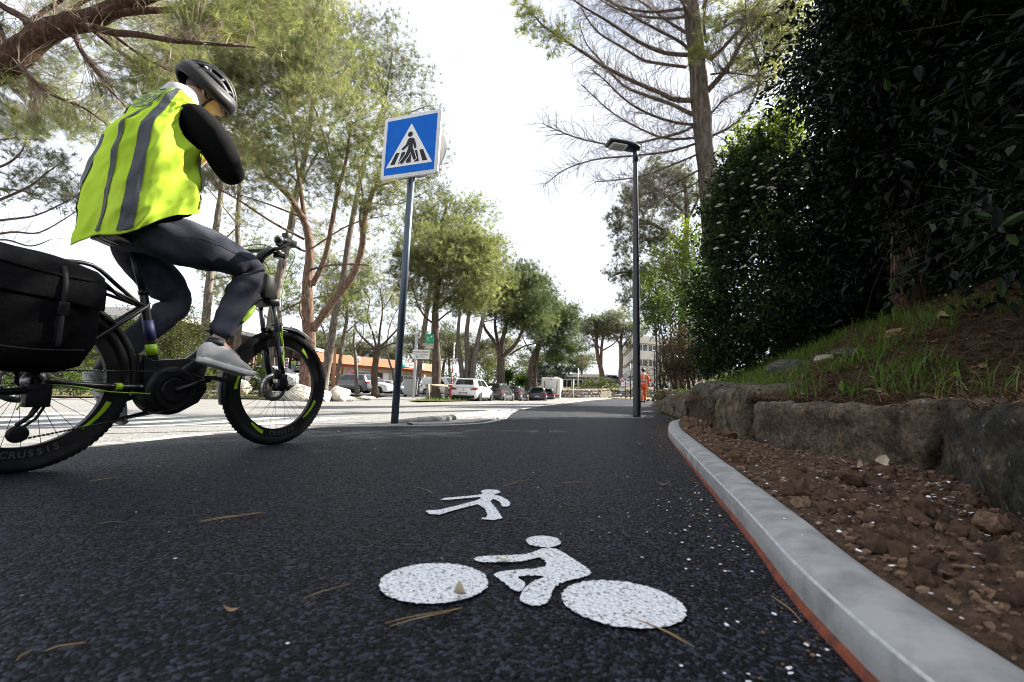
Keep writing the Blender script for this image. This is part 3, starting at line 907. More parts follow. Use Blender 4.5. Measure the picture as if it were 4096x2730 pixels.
put_leaf(2750, 1700, 0.05, 0.01, 'petal', 'white curled scrap lying on the soil at the bend of the kerb', z=0.075, rz=0.3)
def needle(px0, py0, px1, py1, lab, n=2, r_=0.0009, bend=0.02):
    r_ *= 0.66
    a, b = gp(px0, py0, 0.003), gp(px1, py1, 0.003)
    mb = MB()
    for k in range(n):
        e = b + Vector((rnd.uniform(-1, 1) * 0.01 * k, rnd.uniform(-1, 1) * 0.012 * k, 0))
        d = (e - a); side = Vector((-d.y, d.x, 0)) * bend * (1 + k * 0.7)
        mb.tube(catmull([a, a.lerp(e, .35) + side + Vector((0, 0, 0.002)), a.lerp(e, .7) + side * .7 + Vector((0, 0, .003)), e], 3), [r_, r_, r_ * .6], 5)
    c = a.lerp(b, 0.5)
    mb.v = [v - c for v in mb.v]
    o = mb.build('pine_needle', MT['needle_dry'])
    o.location = c
    return tag(o, lab, 'pine needle')
needle(1850, 2432, 1540, 2494, 'long brown pine needle below the left painted wheel', 2, 0.0012)
needle(2505, 2465, 2745, 2575, 'forked pine needle across the lower right of the right painted wheel', 2, 0.0011)
needle(1660, 1948, 1733, 1974, 'pine needle up and left of the painted walker', 2, 0.0009)
needle(2010, 1948, 2130, 1918, 'crooked pine twig beyond the painted walker', 2, 0.0010)
needle(2250, 1932, 2370, 1932, 'straight pine needle right of the painted walker', 2, 0.0008)
needle(1050, 2050, 800, 2085, 'pair of pine needles on the asphalt below the front wheel', 3, 0.0010)
needle(1400, 2337, 1215, 2395, 'pale pine needle left of the left painted wheel', 1, 0.0011)
needle(345, 2571, 180, 2605, 'pale pine needle at the lower left', 1, 0.0014)
needle(130, 2600, 65, 2643, 'short yellowish needle in the lower left corner', 1, 0.0013)
needle(3085, 2385, 3210, 2490, 'pine needle beside the orange joint of the kerb', 2, 0.0010)
needle(360, 1926, 480, 1912, 'pine needle behind the rear bicycle wheel', 2, 0.0010)
needle(400, 2094, 500, 2090, 'thin needle left of the pair of needles', 1, 0.0008)
needle(2790, 2050, 2830, 2075, 'small curl of twig near the kerb', 1, 0.0012)

# ================================================================== BICYCLE AND RIDER
MT['lime'] = simple('lime_paint', (0.30, 0.50, 0.012), 0.4, c2=(0.26, 0.44, 0.01))
MT['rim'] = simple('rim_black', (0.008, 0.008, 0.009), 0.4, spec=0.3)
MT['rimtext'] = simple('rim_lettering', (0.075, 0.075, 0.08), 0.45)
MT['frame'] = simple('frame_black', (0.008, 0.009, 0.011), 0.35, coat=0.2, spec=0.3)
MT['frame_grey'] = simple('fork_grey', (0.16, 0.165, 0.17), 0.3, metal=0.6)
MT['bagcloth'] = simple('black_canvas', (0.0030, 0.0030, 0.0038), 0.9, c2=(0.002, 0.002, 0.0026), ns=12, bump=0.35, bs=25, bd=0.02, spec=0.12)
MT['blue'] = simple('blue_sleeve', (0.010, 0.016, 0.085), 0.6)
BX, BY = -1.936, 1.829
BRZ = math.atan2(2.928 - 1.829, 1.936 - 1.485)
WR = 0.362
bike = thing('bicycle', 'black electric bicycle with lime green accents ridden along the path', 'bicycle', (BX, BY, 0.0), BRZ)
V = Vector
YAX = Matrix.Rotation(R(90), 4, 'X')        # local z of a wheel -> bike sideways axis
def wheel(cx, steer, label, disc):
    T = Matrix.Translation((cx, 0, WR)) @ Matrix.Rotation(steer, 4, 'Z')
    Wm = T @ YAX
    m = MB()
    m.revolve([(0.262, -0.012), (0.270, -0.0145), (0.312, -0.014), (0.318, -0.016), (0.318, 0.016), (0.312, 0.014), (0.270, 0.0145), (0.262, 0.012)], Wm, 64, closed=True)
    w = m.build('wheel', MT['rim'], bike, sharp=40)
    if label: w['label'] = label
    m = MB()
    n = 10
    m.revolve([(0.336 + 0.0265 * math.cos(2 * math.pi * k / n), 0.0265 * math.sin(2 * math.pi * k / n)) for k in range(n)], Wm, 72, closed=True)
    for k in range(90):
        th = 2 * math.pi * k / 90
        for s in (-1, 0, 1):
            m.box(T @ V((0.3615 * math.cos(th + s * .02) - abs(s) * 0.0025 * math.cos(th), s * 0.011, 0.3615 * math.sin(th + s * .02) - abs(s) * .0025 * math.sin(th))), (0.005, 0.007, 0.013), T.to_3x3().to_4x4() @ Matrix.Rotation(-th, 4, 'Y'))
    m.build('tyre', MT['rubber'], w)
    m = MB()
    for k in range(28):
        th = 2 * math.pi * k / 28 + 0.05
        s = 1 if k % 2 else -1
        th2 = th + (0.5 if (k // 2) % 2 else -0.5)
        a = T @ V((0.024 * math.cos(th2), s * 0.026, 0.024 * math.sin(th2)))
        b = T @ V((0.264 * math.cos(th), 0, 0.264 * math.sin(th)))
        m.tube([a, b], 0.0011, 4)
    m.build('spokes', MT['black'], w, kind='stuff')
    m = MB()
    m.revolve([(0.0, -0.055), (0.014, -0.055), (0.014, -0.035), (0.027, -0.032), (0.027, -0.022), (0.017, -0.018), (0.017, 0.018), (0.027, 0.022), (0.027, 0.032), (0.014, 0.035), (0.014, 0.055), (0, 0.055)], Wm, 20)
    m.build('hub', MT['black_gloss'], w, sharp=35)
    for th in ((-2.25, -1.9), (-0.8, -0.3), (0.8, 1.05), (2.85, 3.2)):
        for s in (-1, 1):
            m = MB(); rows = []
            for a in np.linspace(th[0], th[1], 12):
                k = (a - th[0]) / (th[1] - th[0])
                rows.append([T @ V((r_ * math.cos(a), s * 0.0156, r_ * math.sin(a))) for r_ in (0.272 + 0.010 * k, 0.304 - 0.022 * (1 - k))])
            m.loft(rows, False, True, closed=False)
            m.build('rim_decal', MT['lime'], w)
    if disc:
        m = MB(); m.revolve([(0.055, -0.002), (0.09, -0.002), (0.09, 0.002), (0.055, 0.002)], Wm @ Matrix.Translation((0, 0, -0.042)), 28, closed=True)
        m.build('brake_disc', MT['steel'], w)
    # lettering around the lower part of the rim, read from the right side
    word = 'CRUSSIS'
    me_all = []
    for start in (R(-98),):
        for i, ch in enumerate(word):
            a = start + R(5.2) * i
            x_ax = T.to_3x3() @ V((-math.sin(a), 0, math.cos(a)))
            y_ax = T.to_3x3() @ V((-math.cos(a), 0, -math.sin(a)))
            z_ax = T.to_3x3() @ V((0, -1, 0))
            o_ = T @ V((0.291 * math.cos(a), -0.0160, 0.291 * math.sin(a)))
            t = text_obj('letter', ch, 0.036, frame(o_, x_ax, y_ax, z_ax), MT['rimtext'], ext=0.0004, bold=0.001)
            me_all.append(t)
    mb = MB()
    for t in me_all:
        mb.add([v.co for v in t.data.vertices], [list(p.vertices) for p in t.data.polygons]); 
        me_ = t.data; bpy.data.objects.remove(t); bpy.data.meshes.remove(me_)
    mb.build('lettering', MT['rimtext'], w)
    return w
wheel(0.0, 0, None, True)
wheel(1.188, R(-3), None, True)

def bt(name, mat, pts, rad, n=10, sm=4, **kw):
    return MB().tube(catmull(pts, sm) if len(pts) > 2 else pts, rad, n).build(name, MT[mat], bike, **kw)
# frame
m = MB()
m.tube([(0.475, 0, 0.36), (0.372, 0, 0.80)], [0.026, 0.018], 12)
m.tube(catmull([(1.012, 0, 0.96), (0.85, 0, 0.74), (0.70, 0, 0.53), (0.58, 0, 0.42)], 4), [0.034, 0.042, 0.046, 0.05], 12)
m.tube([(0.996, 0, 1.05), (1.045, 0, 0.89)], 0.028, 14)
for s in (-1, 1):
    m.tube(catmull([(0.44, s * 0.03, 0.345), (0.25, s * 0.052, 0.345), (0.0, s * 0.064, WR)], 3), [0.016, 0.014, 0.011], 10)
    m.tube([(0.383, s * 0.022, 0.735), (0.0, s * 0.064, WR + 0.01)], [0.011, 0.009], 8)
m.prism([(0.388, 0.50), (0.43, 0.475), (0.62, 0.50), (0.70, 0.47), (0.655, 0.30), (0.56, 0.235), (0.45, 0.26), (0.40, 0.345)], -0.036, 0.036, frame(V((0, 0, 0)), V((1, 0, 0)), V((0, 0, 1)), V((0, -1, 0))))
m.build('frame', MT['frame'], bike, bevel=0.006)
m = MB()
m.tube(catmull([(0.945, -0.030, 0.840), (0.905, -0.034, 0.785), (0.865, -0.036, 0.73)], 5), [0.012, 0.02, 0.013], 8)
m.build('frame_decal', MT['lime'], bike)
m = MB()
m.tube([(0.442, 0, 0.505), (0.430, 0, 0.555)], [0.0262, 0.0246], 12)
m.build('frame_decal', MT['lime'], bike)
m = MB()
m.tube([(0.30, -0.0505, 0.3455), (0.275, -0.0525, 0.3455)], 0.0165, 12)
m.build('frame_decal', MT['lime'], bike)
m = MB(); m.tube([(0.427, 0, 0.575), (0.404, 0, 0.67)], [0.0242, 0.0222], 12)
m.build('lock_sleeve', MT['blue'], bike)
bt('seat_post', 'black', [(0.376, 0, 0.78), (0.30, 0, 1.00)], 0.0145)
m = MB(); m.tube([(0.377, 0, 0.79), (0.371, 0, 0.812)], 0.024, 14); m.tube([(0.36, -0.02, 0.803), (0.335, -0.05, 0.806)], 0.004, 6)
m.build('seat_clamp', MT['black_gloss'], bike)
m = MB()
rings = []
for t in np.linspace(0, 1, 12):
    x = 0.185 + 0.24 * t
    w = 0.082 * (1 - sstep(0.2, 0.62, t)) + 0.021
    z = 1.03 + 0.012 * math.cos(t * 6)
    rings.append([V((x, w * math.cos(a), z + 0.022 * math.sin(a) - 0.02 * (math.cos(a) ** 2))) for a in np.linspace(0, 2 * math.pi, 14, endpoint=False)])
m.loft(rings)
m.build('saddle', MT['black'], bike)
m = MB()
for s in (-1, 1): m.tube([(0.17, s * .02, 1.012), (0.23, s * .02, 0.998), (0.32, s * .02, 0.998), (0.37, 0, 1.015)], 0.0035, 6)
m.build('saddle_rails', MT['steel'], bike)
# fork with short suspension legs, crown and battery bag in front of the head tube
m = MB()
for s in (-1, 1):
    m.tube([(1.095, s * 0.058, 0.70), (1.14, s * 0.058, 0.50), (1.188, s * 0.058, WR)], [0.021, 0.019, 0.014], 10)
m.tube(catmull([(1.112, -0.058, 0.64), (1.13, -0.05, 0.74), (1.15, 0, 0.765), (1.13, 0.05, 0.74), (1.112, 0.058, 0.64)], 3), 0.011, 8)
m.build('fork', MT['frame'], bike)
m = MB()
for s in (-1, 1): m.tube([(1.098, s * 0.058, 0.69), (1.055, s * 0.058, 0.865)], 0.0148, 10)
m.build('stanchions', MT['frame_grey'], bike)
m = MB()
m.prism([(-0.03, -0.075), (0.035, -0.078), (0.045, 0), (0.035, 0.078), (-0.03, 0.075)], 0, 0.045, frame(V((1.052, 0, 0.855)), V((1, 0, 0.2)).normalized(), V((0, 1, 0)), V((-0.2, 0, 1)).normalized()))
m.build('fork_crown', MT['frame'], bike, bevel=0.01)
m = MB(); m.tube([(1.144, -0.08, 0.485), (1.126, -0.078, 0.56)], 0.0035, 6); m.tube([(1.10, -0.0795, 0.70), (1.118, -0.0795, 0.62)], 0.003, 6)
m.build('fork_decal', MT['lime'], bike)
m = MB()
m.prism([(0.985, 1.055), (1.052, 1.05), (1.085, 0.905), (0.99, 0.90)], -0.052, 0.052, frame(V((0, 0, 0)), V((1, 0, 0)), V((0, 0, 1)), V((0, -1, 0))))
m.build('front_carrier_block', MT['black'], bike, bevel=0.012)
# bars
m = MB()
m.tube([(0.99, 0, 1.07), (0.972, 0, 1.14)], 0.021, 12)
m.tube([(0.965, 0, 1.115), (0.985, 0, 1.165), (1.05, 0, 1.226)], [0.028, 0.026, 0.024], 10)
m.build('stem', MT['black'], bike)
bt('handlebar', 'black', [(0.84, -0.318, 1.184), (0.93, -0.285, 1.206), (1.02, -0.19, 1.226), (1.05, -0.06, 1.226), (1.052, 0.0, 1.226), (1.05, 0.06, 1.226), (1.02, 0.19, 1.226), (0.93, 0.285, 1.214), (0.84, 0.318, 1.20)], 0.0125, sm=5)
for s in (-1, 1):
    g = bt('grip', 'black', [(0.832, s * 0.321, 1.182), (0.93, s * 0.285, 1.206)], [0.021, 0.0185], 14)
    e = MB().tube([(0.824, s * 0.324, 1.180), (0.836, s * 0.3195, 1.183)], 0.0255, 16).build('end_ring', MT['steel'], g)
    e2 = MB().tube([(0.8215, s * 0.325, 1.1794), (0.826, s * 0.3235, 1.1805)], 0.0165, 16).build('end_plug', MT['black'], g)
    m = MB()
    m.tube(catmull([(0.985, s * 0.235, 1.22), (1.06, s * 0.25, 1.20), (1.03, s * 0.31, 1.18), (0.96, s * 0.34, 1.165)], 4), [0.011, 0.007, 0.006, 0.006], 8)
    m.box((0.985, s * 0.235, 1.218), (0.05, 0.05, 0.04))
    m.build('brake_lever', MT['black'], bike, bevel=0.002)
m = MB(); m.box((1.035, -0.14, 1.285), (0.035, 0.05, 0.05)); m.tube([(1.035, -0.14, 1.235), (1.035, -0.14, 1.27)], 0.013, 8)
m.build('bar_display', MT['black'], bike, bevel=0.006)
m = MB(); m.ball((1.05, -0.07, 1.255), (0.03, 0.022, 0.02), 2); m.box((1.085, -0.03, 1.195), (0.05, 0.05, 0.04))
m.build('front_light', MT['black_gloss'], bike, bevel=0.003)
bt('brake_cable', 'lime', [(1.02, -0.19, 1.205), (1.10, -0.15, 1.19), (1.115, -0.08, 1.08), (1.10, -0.066, 0.92), (1.112, -0.08, 0.70), (1.165, -0.082, 0.46)], 0.0028, 6)
bt('brake_cable', 'black', [(1.02, 0.19, 1.205), (1.09, 0.16, 1.20), (1.10, 0.06, 1.10), (1.03, 0.045, 0.93), (0.86, 0.05, 0.74)], 0.003, 6)
bt('brake_cable', 'lime', [(0.53, -0.06, 0.30), (0.40, -0.066, 0.315), (0.25, -0.072, 0.322), (0.10, -0.085, 0.345), (0.0, -0.09, 0.335), (-0.05, -0.09, 0.25)], 0.0028, 6)
m = MB(); m.box((1.145, -0.078, 0.405), (0.05, 0.032, 0.075)); m.box((1.11, -0.07, 0.44), (0.035, 0.03, 0.06))
m.build('brake_caliper', MT['black'], bike, bevel=0.006)
# mudguards
def guard(cx, a0, a1, r_, w, name, mat):
    rows = []
    for a in np.linspace(a0, a1, 26):
        row = []
        for k in range(7):
            b = -math.pi / 2 + math.pi * k / 6
            rr = r_ - 0.016 * (1 - math.cos(b))
            row.append(V((cx + rr * math.cos(a), w * math.sin(b), WR + rr * math.sin(a))))
        rows.append(row)
    mb = MB(); mb.loft(rows, False, True, closed=False)
    inner = [[q + (V((cx, q.y, WR)) - q).normalized() * 0.003 for q in row] for row in rows]
    mb.loft(inner, False, True, closed=False)
    return mb.build(name, MT[mat], bike)
guard(1.188, R(60), R(112), 0.392, 0.03, 'front_mudguard', 'frame')
m = MB()
m.tube(catmull([(1.188 + 0.397 * math.cos(a), -0.012, WR + 0.397 * math.sin(a)) for a in (R(50), R(60), R(72), R(84))], 4), 0.0045, 6)
m.build('mudguard_edge', MT['steel'], bike)
guard(1.188, R(150), R(196), 0.390, 0.03, 'front_mudguard', 'frame')
guard(0.0, R(-8), R(205), 0.388, 0.034, 'rear_mudguard', 'black')
# drive
m = MB()
m.revolve([(0.0, 0.068), (0.10, 0.068), (0.118, 0.06), (0.122, 0.045), (0.122, -0.05), (0.10, -0.06), (0, -0.06)], Matrix.Translation((0.515, 0, 0.332)) @ YAX, 36)
m.prism([(0.56, 0.44), (0.68, 0.40), (0.70, 0.34), (0.66, 0.27), (0.56, 0.215)], -0.05, 0.05, frame(V((0, 0, 0)), V((1, 0, 0)), V((0, 0, 1)), V((0, -1, 0))))
m.build('motor', MT['black'], bike, bevel=0.006)
m = MB()
m.revolve([(0.070, -0.003), (0.092, -0.003), (0.092, 0.003), (0.070, 0.003)], Matrix.Translation((0.515, -0.08, 0.332)) @ YAX, 36, closed=True)
m.revolve([(0.0, 0.082), (0.055, 0.082), (0.06, 0.076), (0.078, 0.074), (0.078, 0.070)], Matrix.Translation((0.515, 0, 0.332)) @ YAX, 36)
m.build('chainring', MT['black_gloss'], bike, sharp=35)
ca = math.atan2(0.085, 0.15)
for s, (ex, ez) in ((-1, (0.682, 0.395)), (1, (0.352, 0.265))):
    c = bt('crank', 'black_gloss', [(0.515, s * 0.085, 0.332), (ex, s * 0.098, ez)], [0.016, 0.012], 10)
    m = MB(); m.box((ex, s * 0.142, ez), (0.095, 0.075, 0.02), Matrix.Rotation(0.15 if s < 0 else 0.9, 4, 'Y')); m.tube([(ex, s * 0.098, ez), (ex, s * 0.15, ez)], 0.007, 8)
    m.build('pedal', MT['black'], bike, bevel=0.004)
m = MB()
def chain_run(p, q, n):
    p, q = V(p), V(q)
    for i in range(n):
        a, b = p.lerp(q, i / n), p.lerp(q, (i + 0.72) / n)
        m.tube([a, b], 0.0042, 5)
chain_run((0.515, -0.08, 0.424), (0.01, -0.075, 0.405), 40)
chain_run((0.54, -0.08, 0.243), (-0.03, -0.08, 0.135), 44)
m.build('chain', MT['black_gloss'], bike, kind='stuff')
m = MB()
m.revolve([(0.018, 0.055), (0.045, 0.05), (0.045, 0.046), (0.035, 0.04), (0.035, 0.036)], Matrix.Translation((0, -0.02, WR)) @ YAX, 24)
m.build('sprockets', MT['steel'], bike)
m = MB()
m.box((0.0, -0.095, 0.305), (0.075, 0.04, 0.09)); m.tube([(0.0, -0.1, 0.33), (-0.09, -0.105, 0.318), (-0.2, -0.11, 0.325)], [0.016, 0.014, 0.008], 8)
m.tube([(0.01, -0.095, 0.27), (-0.01, -0.092, 0.225), (-0.045, -0.088, 0.19)], [0.012, 0.009, 0.008], 8)
m.tube([(0.03, -0.088, 0.262), (0.012, -0.084, 0.215), (-0.03, -0.08, 0.175)], [0.006, 0.006, 0.006], 6)
m.revolve([(0, -0.012), (0.03, -0.012), (0.034, 0), (0.03, 0.012), (0, 0.012)], Matrix.Translation((-0.035, -0.084, 0.158)) @ YAX, 16)
m.build('derailleur', MT['black'], bike, bevel=0.003)
m = MB()
for s in (-1, 1):
    m.tube([(-0.42, s * 0.075, 0.815), (0.10, s * 0.075, 0.80), (0.26, s * 0.04, 0.765), (0.372, s * 0.02, 0.735)], 0.0075, 8)
    m.tube([(-0.28, s * 0.075, 0.812), (0.0, s * 0.078, WR + 0.02)], 0.006, 8)
    m.tube([(0.05, s * 0.075, 0.80), (0.0, s * 0.078, WR + 0.02)], 0.006, 8)
for x in (-0.42, -0.25, -0.08, 0.10): m.tube([(x, -0.075, 0.812), (x, 0.075, 0.812)], 0.006, 8)
m.build('rear_rack', MT['black'], bike)
bt('rack_strap', 'black', [(0.0, -0.10, 0.845), (0.12, -0.09, 0.86), (0.24, -0.05, 0.80), (0.34, -0.02, 0.745)], 0.009, 8)
bt('rack_strap', 'black', [(0.0, -0.11, 0.80), (0.13, -0.09, 0.815), (0.25, -0.04, 0.76), (0.33, -0.02, 0.735)], 0.008, 8)
m = MB(); m.box((0.40, 0.06, 0.20), (0.016, 0.02, 0.30), Matrix.Rotation(R(75), 4, 'Y'))
m.build('kickstand', MT['black'], bike, bevel=0.004)

MT['webbing'] = simple('grey_webbing', (0.018, 0.018, 0.020), 0.8, spec=0.2)
# panniers hang on the rack: things of their own
def pannier(side, label):
    t = thing('pannier_bag', label, 'bag', (BX, BY, 0), BRZ, 'saddlebags on the bicycle')
    m = MB(); rings = []
    for z, x0, x1, d in ((0.395, -0.30, 0.02, 0.09), (0.425, -0.345, 0.085, 0.14), (0.52, -0.36, 0.115, 0.165), (0.66, -0.37, 0.115, 0.16), (0.76, -0.37, 0.09, 0.14), (0.815, -0.35, 0.05, 0.10)):
        ring = []
        for a in np.linspace(0, 2 * math.pi, 28, endpoint=False):
            ca_, sa = math.cos(a), math.sin(a)
            ex = abs(ca_) ** 0.5 * (1 if ca_ > 0 else -1); ey = abs(sa) ** 0.6 * (1 if sa > 0 else -1)
            x = (x0 + x1) / 2 + (x1 - x0) / 2 * ex; y = side * (0.085 + d / 2 + d / 2 * ey)
            k = 0.016 * mnoise.noise(V((x * 5, z * 5, 3 * ey + side))) + 0.007 * mnoise.noise(V((x * 14, z * 11, 6 * ey)))
            ring.append(V((x + k, y + k * side, z + (0.05 * (x1 - x) * (z > 0.7)))))
        rings.append(ring)
    m.loft(rings)
    m.build('bag_body', MT['bagcloth'], t)
    m = MB(); rows = []
    for u in np.linspace(0, 1, 14):
        x = -0.37 + 0.475 * u
        row = []
        for k, (yy, zz) in enumerate(((0.03, 0.835), (0.09, 0.848), (0.17, 0.838), (0.228, 0.805), (0.254, 0.74), (0.258, 0.66))):
            z2 = zz + 0.03 * (1 - u) - 0.045 * max(0, u - 0.8) * 5 * (0.4 if k < 4 else 0.2) + 0.006 * mnoise.noise(V((x * 8, k, side)))
            row.append(V((x, side * yy, z2)))
        rows.append(row)
    m.loft(rows, False, True, closed=False)
    m.loft([[q - V((0, side * 0.003, 0.004)) for q in row] for row in rows], False, True, closed=False)
    m.build('flap', MT['bagcloth'], t)
    m = MB()
    m.tube(catmull([(-0.36, side * 0.245, 0.80), (-0.1, side * 0.25, 0.765), (0.08, side * 0.235, 0.765), (0.16, side * 0.12, 0.77)], 4), 0.006, 6)
    m.build('strap', MT['bagcloth'], t)
    for bx_ in (-0.26, -0.03):
        m = MB(); m.tube(catmull([(bx_, side * 0.235, 0.80), (bx_, side * 0.262, 0.73), (bx_, side * 0.266, 0.60), (bx_ + .005, side * 0.258, 0.49)], 4), 0.0085, 6); m.build('webbing', MT['webbing'], t)
        MB().box((bx_, side * 0.270, 0.635), (0.034, 0.012, 0.05)).build('buckle', MT['black_gloss'], t, bevel=0.003)
    m = MB(); m.tube(catmull([(-0.35, side * 0.248, 0.50), (-0.12, side * 0.262, 0.475), (0.06, side * 0.245, 0.485)], 6), 0.004, 5); m.build('zip', MT['webbing'], t)
    return t
pannier(-1, 'big black canvas pannier hanging on the near right side of the rear rack')
pannier(1, 'black pannier on the far left side of the rear rack, mostly hidden')

# ------------------------------------------------------------------ rider
MT['skin'] = simple('skin', (0.70, 0.46, 0.37), 0.5, c2=(0.62, 0.36, 0.28), ns=14)
MT['hair'] = simple('dark_hair', (0.03, 0.02, 0.015), 0.6)
MT['vest'] = simple('hi_vis_yellow', (0.47, 0.66, 0.06), 0.95, c2=(0.39, 0.59, 0.036), ns=5, bump=0.2, bs=300, bd=0.003, spec=0.08)
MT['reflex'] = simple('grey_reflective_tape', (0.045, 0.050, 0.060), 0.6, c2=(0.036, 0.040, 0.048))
MT['reflex_lit'] = simple('lit_reflective_tape', (0.24, 0.235, 0.22), 0.5)  # paler copy of the vest tape, sunlight put into the colour
MT['jacket'] = simple('black_jacket', (0.004, 0.004, 0.0045), 0.9, bump=0.3, bs=18, bd=0.02, spec=0.1)
MT['jeans'] = simple('grey_denim', (0.076, 0.079, 0.098), 0.95, c2=(0.030, 0.032, 0.043), ns=5, bump=0.3, bs=300, bd=0.003, spec=0.04)
MT['scarf'] = simple('grey_collar', (0.52, 0.50, 0.49), 0.85)
MT['shoe'] = simple('offwhite_canvas', (0.76, 0.75, 0.71), 0.85, c2=(0.62, 0.61, 0.58), ns=10)
MT['sole'] = simple('white_rubber', (0.82, 0.81, 0.77), 0.65)
MT['helmet'] = simple('grey_helmet', (0.016, 0.016, 0.018), 0.5, spec=0.25)

rider = thing('person', 'cyclist in a bright yellow hi-vis vest, grey jeans and black helmet bent over the bicycle', 'person', (BX, BY, 0.0), BRZ)
J = {}
jl = []
def j(n_, p, r_):
    J[n_] = len(jl); jl.append((V(p), r_)); return J[n_]
ed = []
def chain(*names):
    for a, b in zip(names[:-1], names[1:]): ed.append((J[a], J[b]))
j('pelvis', (0.31, 0, 1.09), 0.075); j('waist', (0.33, 0, 1.28), 0.075); j('chest', (0.36, 0, 1.56), 0.085); j('neckb', (0.41, 0, 1.78), 0.07); j('neck', (0.47, -0.005, 1.87), 0.052); j('skull', (0.545, -0.012, 1.955), 0.075)
for s, q in ((-1, 'r'), (1, 'l')):
    j('hip' + q, (0.32, s * 0.09, 1.08), 0.06)
    j('knee' + q, (0.838, -0.125, 1.035) if s < 0 else (0.61, 0.115, 0.80), 0.04)
    j('ank' + q, (0.665, -0.13, 0.585) if s < 0 else (0.335, 0.13, 0.455), 0.036)
    j('toe' + q, (0.80, -0.135, 0.49) if s < 0 else (0.395, 0.135, 0.28), 0.03)
    j('sho' + q, (0.41, s * 0.175, 1.72), 0.055)
    j('elb' + q, (0.575, s * 0.265, 1.425) if s < 0 else (0.50, 0.27, 1.44), 0.042)
    j('wri' + q, (0.63, s * 0.10, 1.62), 0.028)
    j('palm' + q, (0.645, s * 0.055, 1.67), 0.026)
    for k in range(4):
        o_ = V((0.012 * k - 0.02, 0, 0.012 * k - 0.015))
        j(f'f{k}a' + q, V((0.66, s * 0.03, 1.705)) + o_, 0.010)
        j(f'f{k}b' + q, V((0.685, s * 0.012, 1.715 + 0.004 * k)) + o_, 0.009)
        j(f'f{k}c' + q, V((0.692, s * 0.014, 1.695 + 0.003 * k)) + o_, 0.008)
    j('tha' + q, V((0.655, s * 0.075, 1.69)), 0.011); j('thb' + q, V((0.665, s * 0.06, 1.72)), 0.009)
chain('pelvis', 'waist', 'chest', 'neckb', 'neck', 'skull')
for q in 'rl':
    chain('pelvis', 'hip' + q, 'knee' + q, 'ank' + q, 'toe' + q)
    chain('neckb', 'sho' + q, 'elb' + q, 'wri' + q, 'palm' + q)
    for k in range(4): chain('palm' + q, f'f{k}a' + q, f'f{k}b' + q, f'f{k}c' + q)
    chain('palm' + q, 'tha' + q, 'thb' + q)
body = skin('body', jl, ed, MT['skin'], None, 2)
# the head is shaped onto the same mesh: long axis down the face, bowed forward and turned a little to the right
HR = Matrix.Rotation(R(-16), 4, 'Z') @ Matrix.Rotation(R(33), 4, 'Y') @ Matrix.Rotation(R(9), 4, 'X')
HC = V((0.560, -0.012, 1.955))
def headp(v): return HC + HR @ V(v)
mb = MB()
def head_shape(mb):
    bm = bmesh.new(); bmesh.ops.create_uvsphere(bm, u_segments=28, v_segments=22, radius=1)
    vs_ = []
    for v in bm.verts:
        x, y, z = v.co
        p = V((x * 0.098, y * 0.076, z * 0.118))
        if z < 0: p.y *= 1 - 0.22 * (-z); p.x *= 1 - 0.10 * (-z)
        if x > 0.2:
            fx = x - 0.2
            nose = math.exp(-((y / 0.16) ** 2 + ((z + 0.22) / 0.2) ** 2)); p.x += 0.034 * nose * fx
            brow = math.exp(-((z - 0.12) / 0.12) ** 2 - (y / 0.6) ** 2); p.x += 0.008 * brow
            for s in (-1, 1):
                p.x -= 0.014 * math.exp(-(((y - s * 0.40) / 0.16) ** 2 + ((z + 0.02) / 0.10) ** 2))
                p.x += 0.007 * math.exp(-(((y - s * 0.52) / 0.2) ** 2 + ((z + 0.3) / 0.18) ** 2))
            p.x += 0.009 * math.exp(-((y / 0.28) ** 2 + ((z + 0.55) / 0.06) ** 2)) + 0.009 * math.exp(-((y / 0.28) ** 2 + ((z + 0.68) / 0.06) ** 2))
            p.x += 0.016 * math.exp(-((y / 0.3) ** 2 + ((z + 0.92) / 0.14) ** 2))
        vs_.append(headp(p))
    fs = [[v.index for v in f.verts] for f in bm.faces]; bm.free()
    mb.add(vs_, fs, True)
    for s in (-1, 1):
        mb.ball(headp((-0.008, s * 0.075, -0.018)), (0.02, 0.009, 0.033), 2, M_=HR @ Matrix.Rotation(s * 0.35, 4, 'Z'), amp=0.25, fr=1.5)
head_shape(mb)
bm = bmesh.new(); bm.from_mesh(body.data)
off = [bm.verts.new(v) for v in mb.v]
bm.verts.ensure_lookup_table()
for f in mb.f:
    try: ff = bm.faces.new([off[i] for i in f]); ff.smooth = True
    except ValueError: pass
bm.to_mesh(body.data); bm.free()
body.parent = rider
# hair under the helmet
m = MB(); rings = []
m.ball(headp((-0.022, 0, 0.012)), (0.084, 0.079, 0.10), 3, M_=HR, amp=0.05, fr=3)
m.build('hair', MT['hair'], rider)
for s in (-1, 1):
    m = MB(); m.ball(headp((0.083, s * 0.03, -0.004)), (0.009, 0.012, 0.007), 2, M_=HR)
    m.build('eye', MT['black_gloss'], rider)
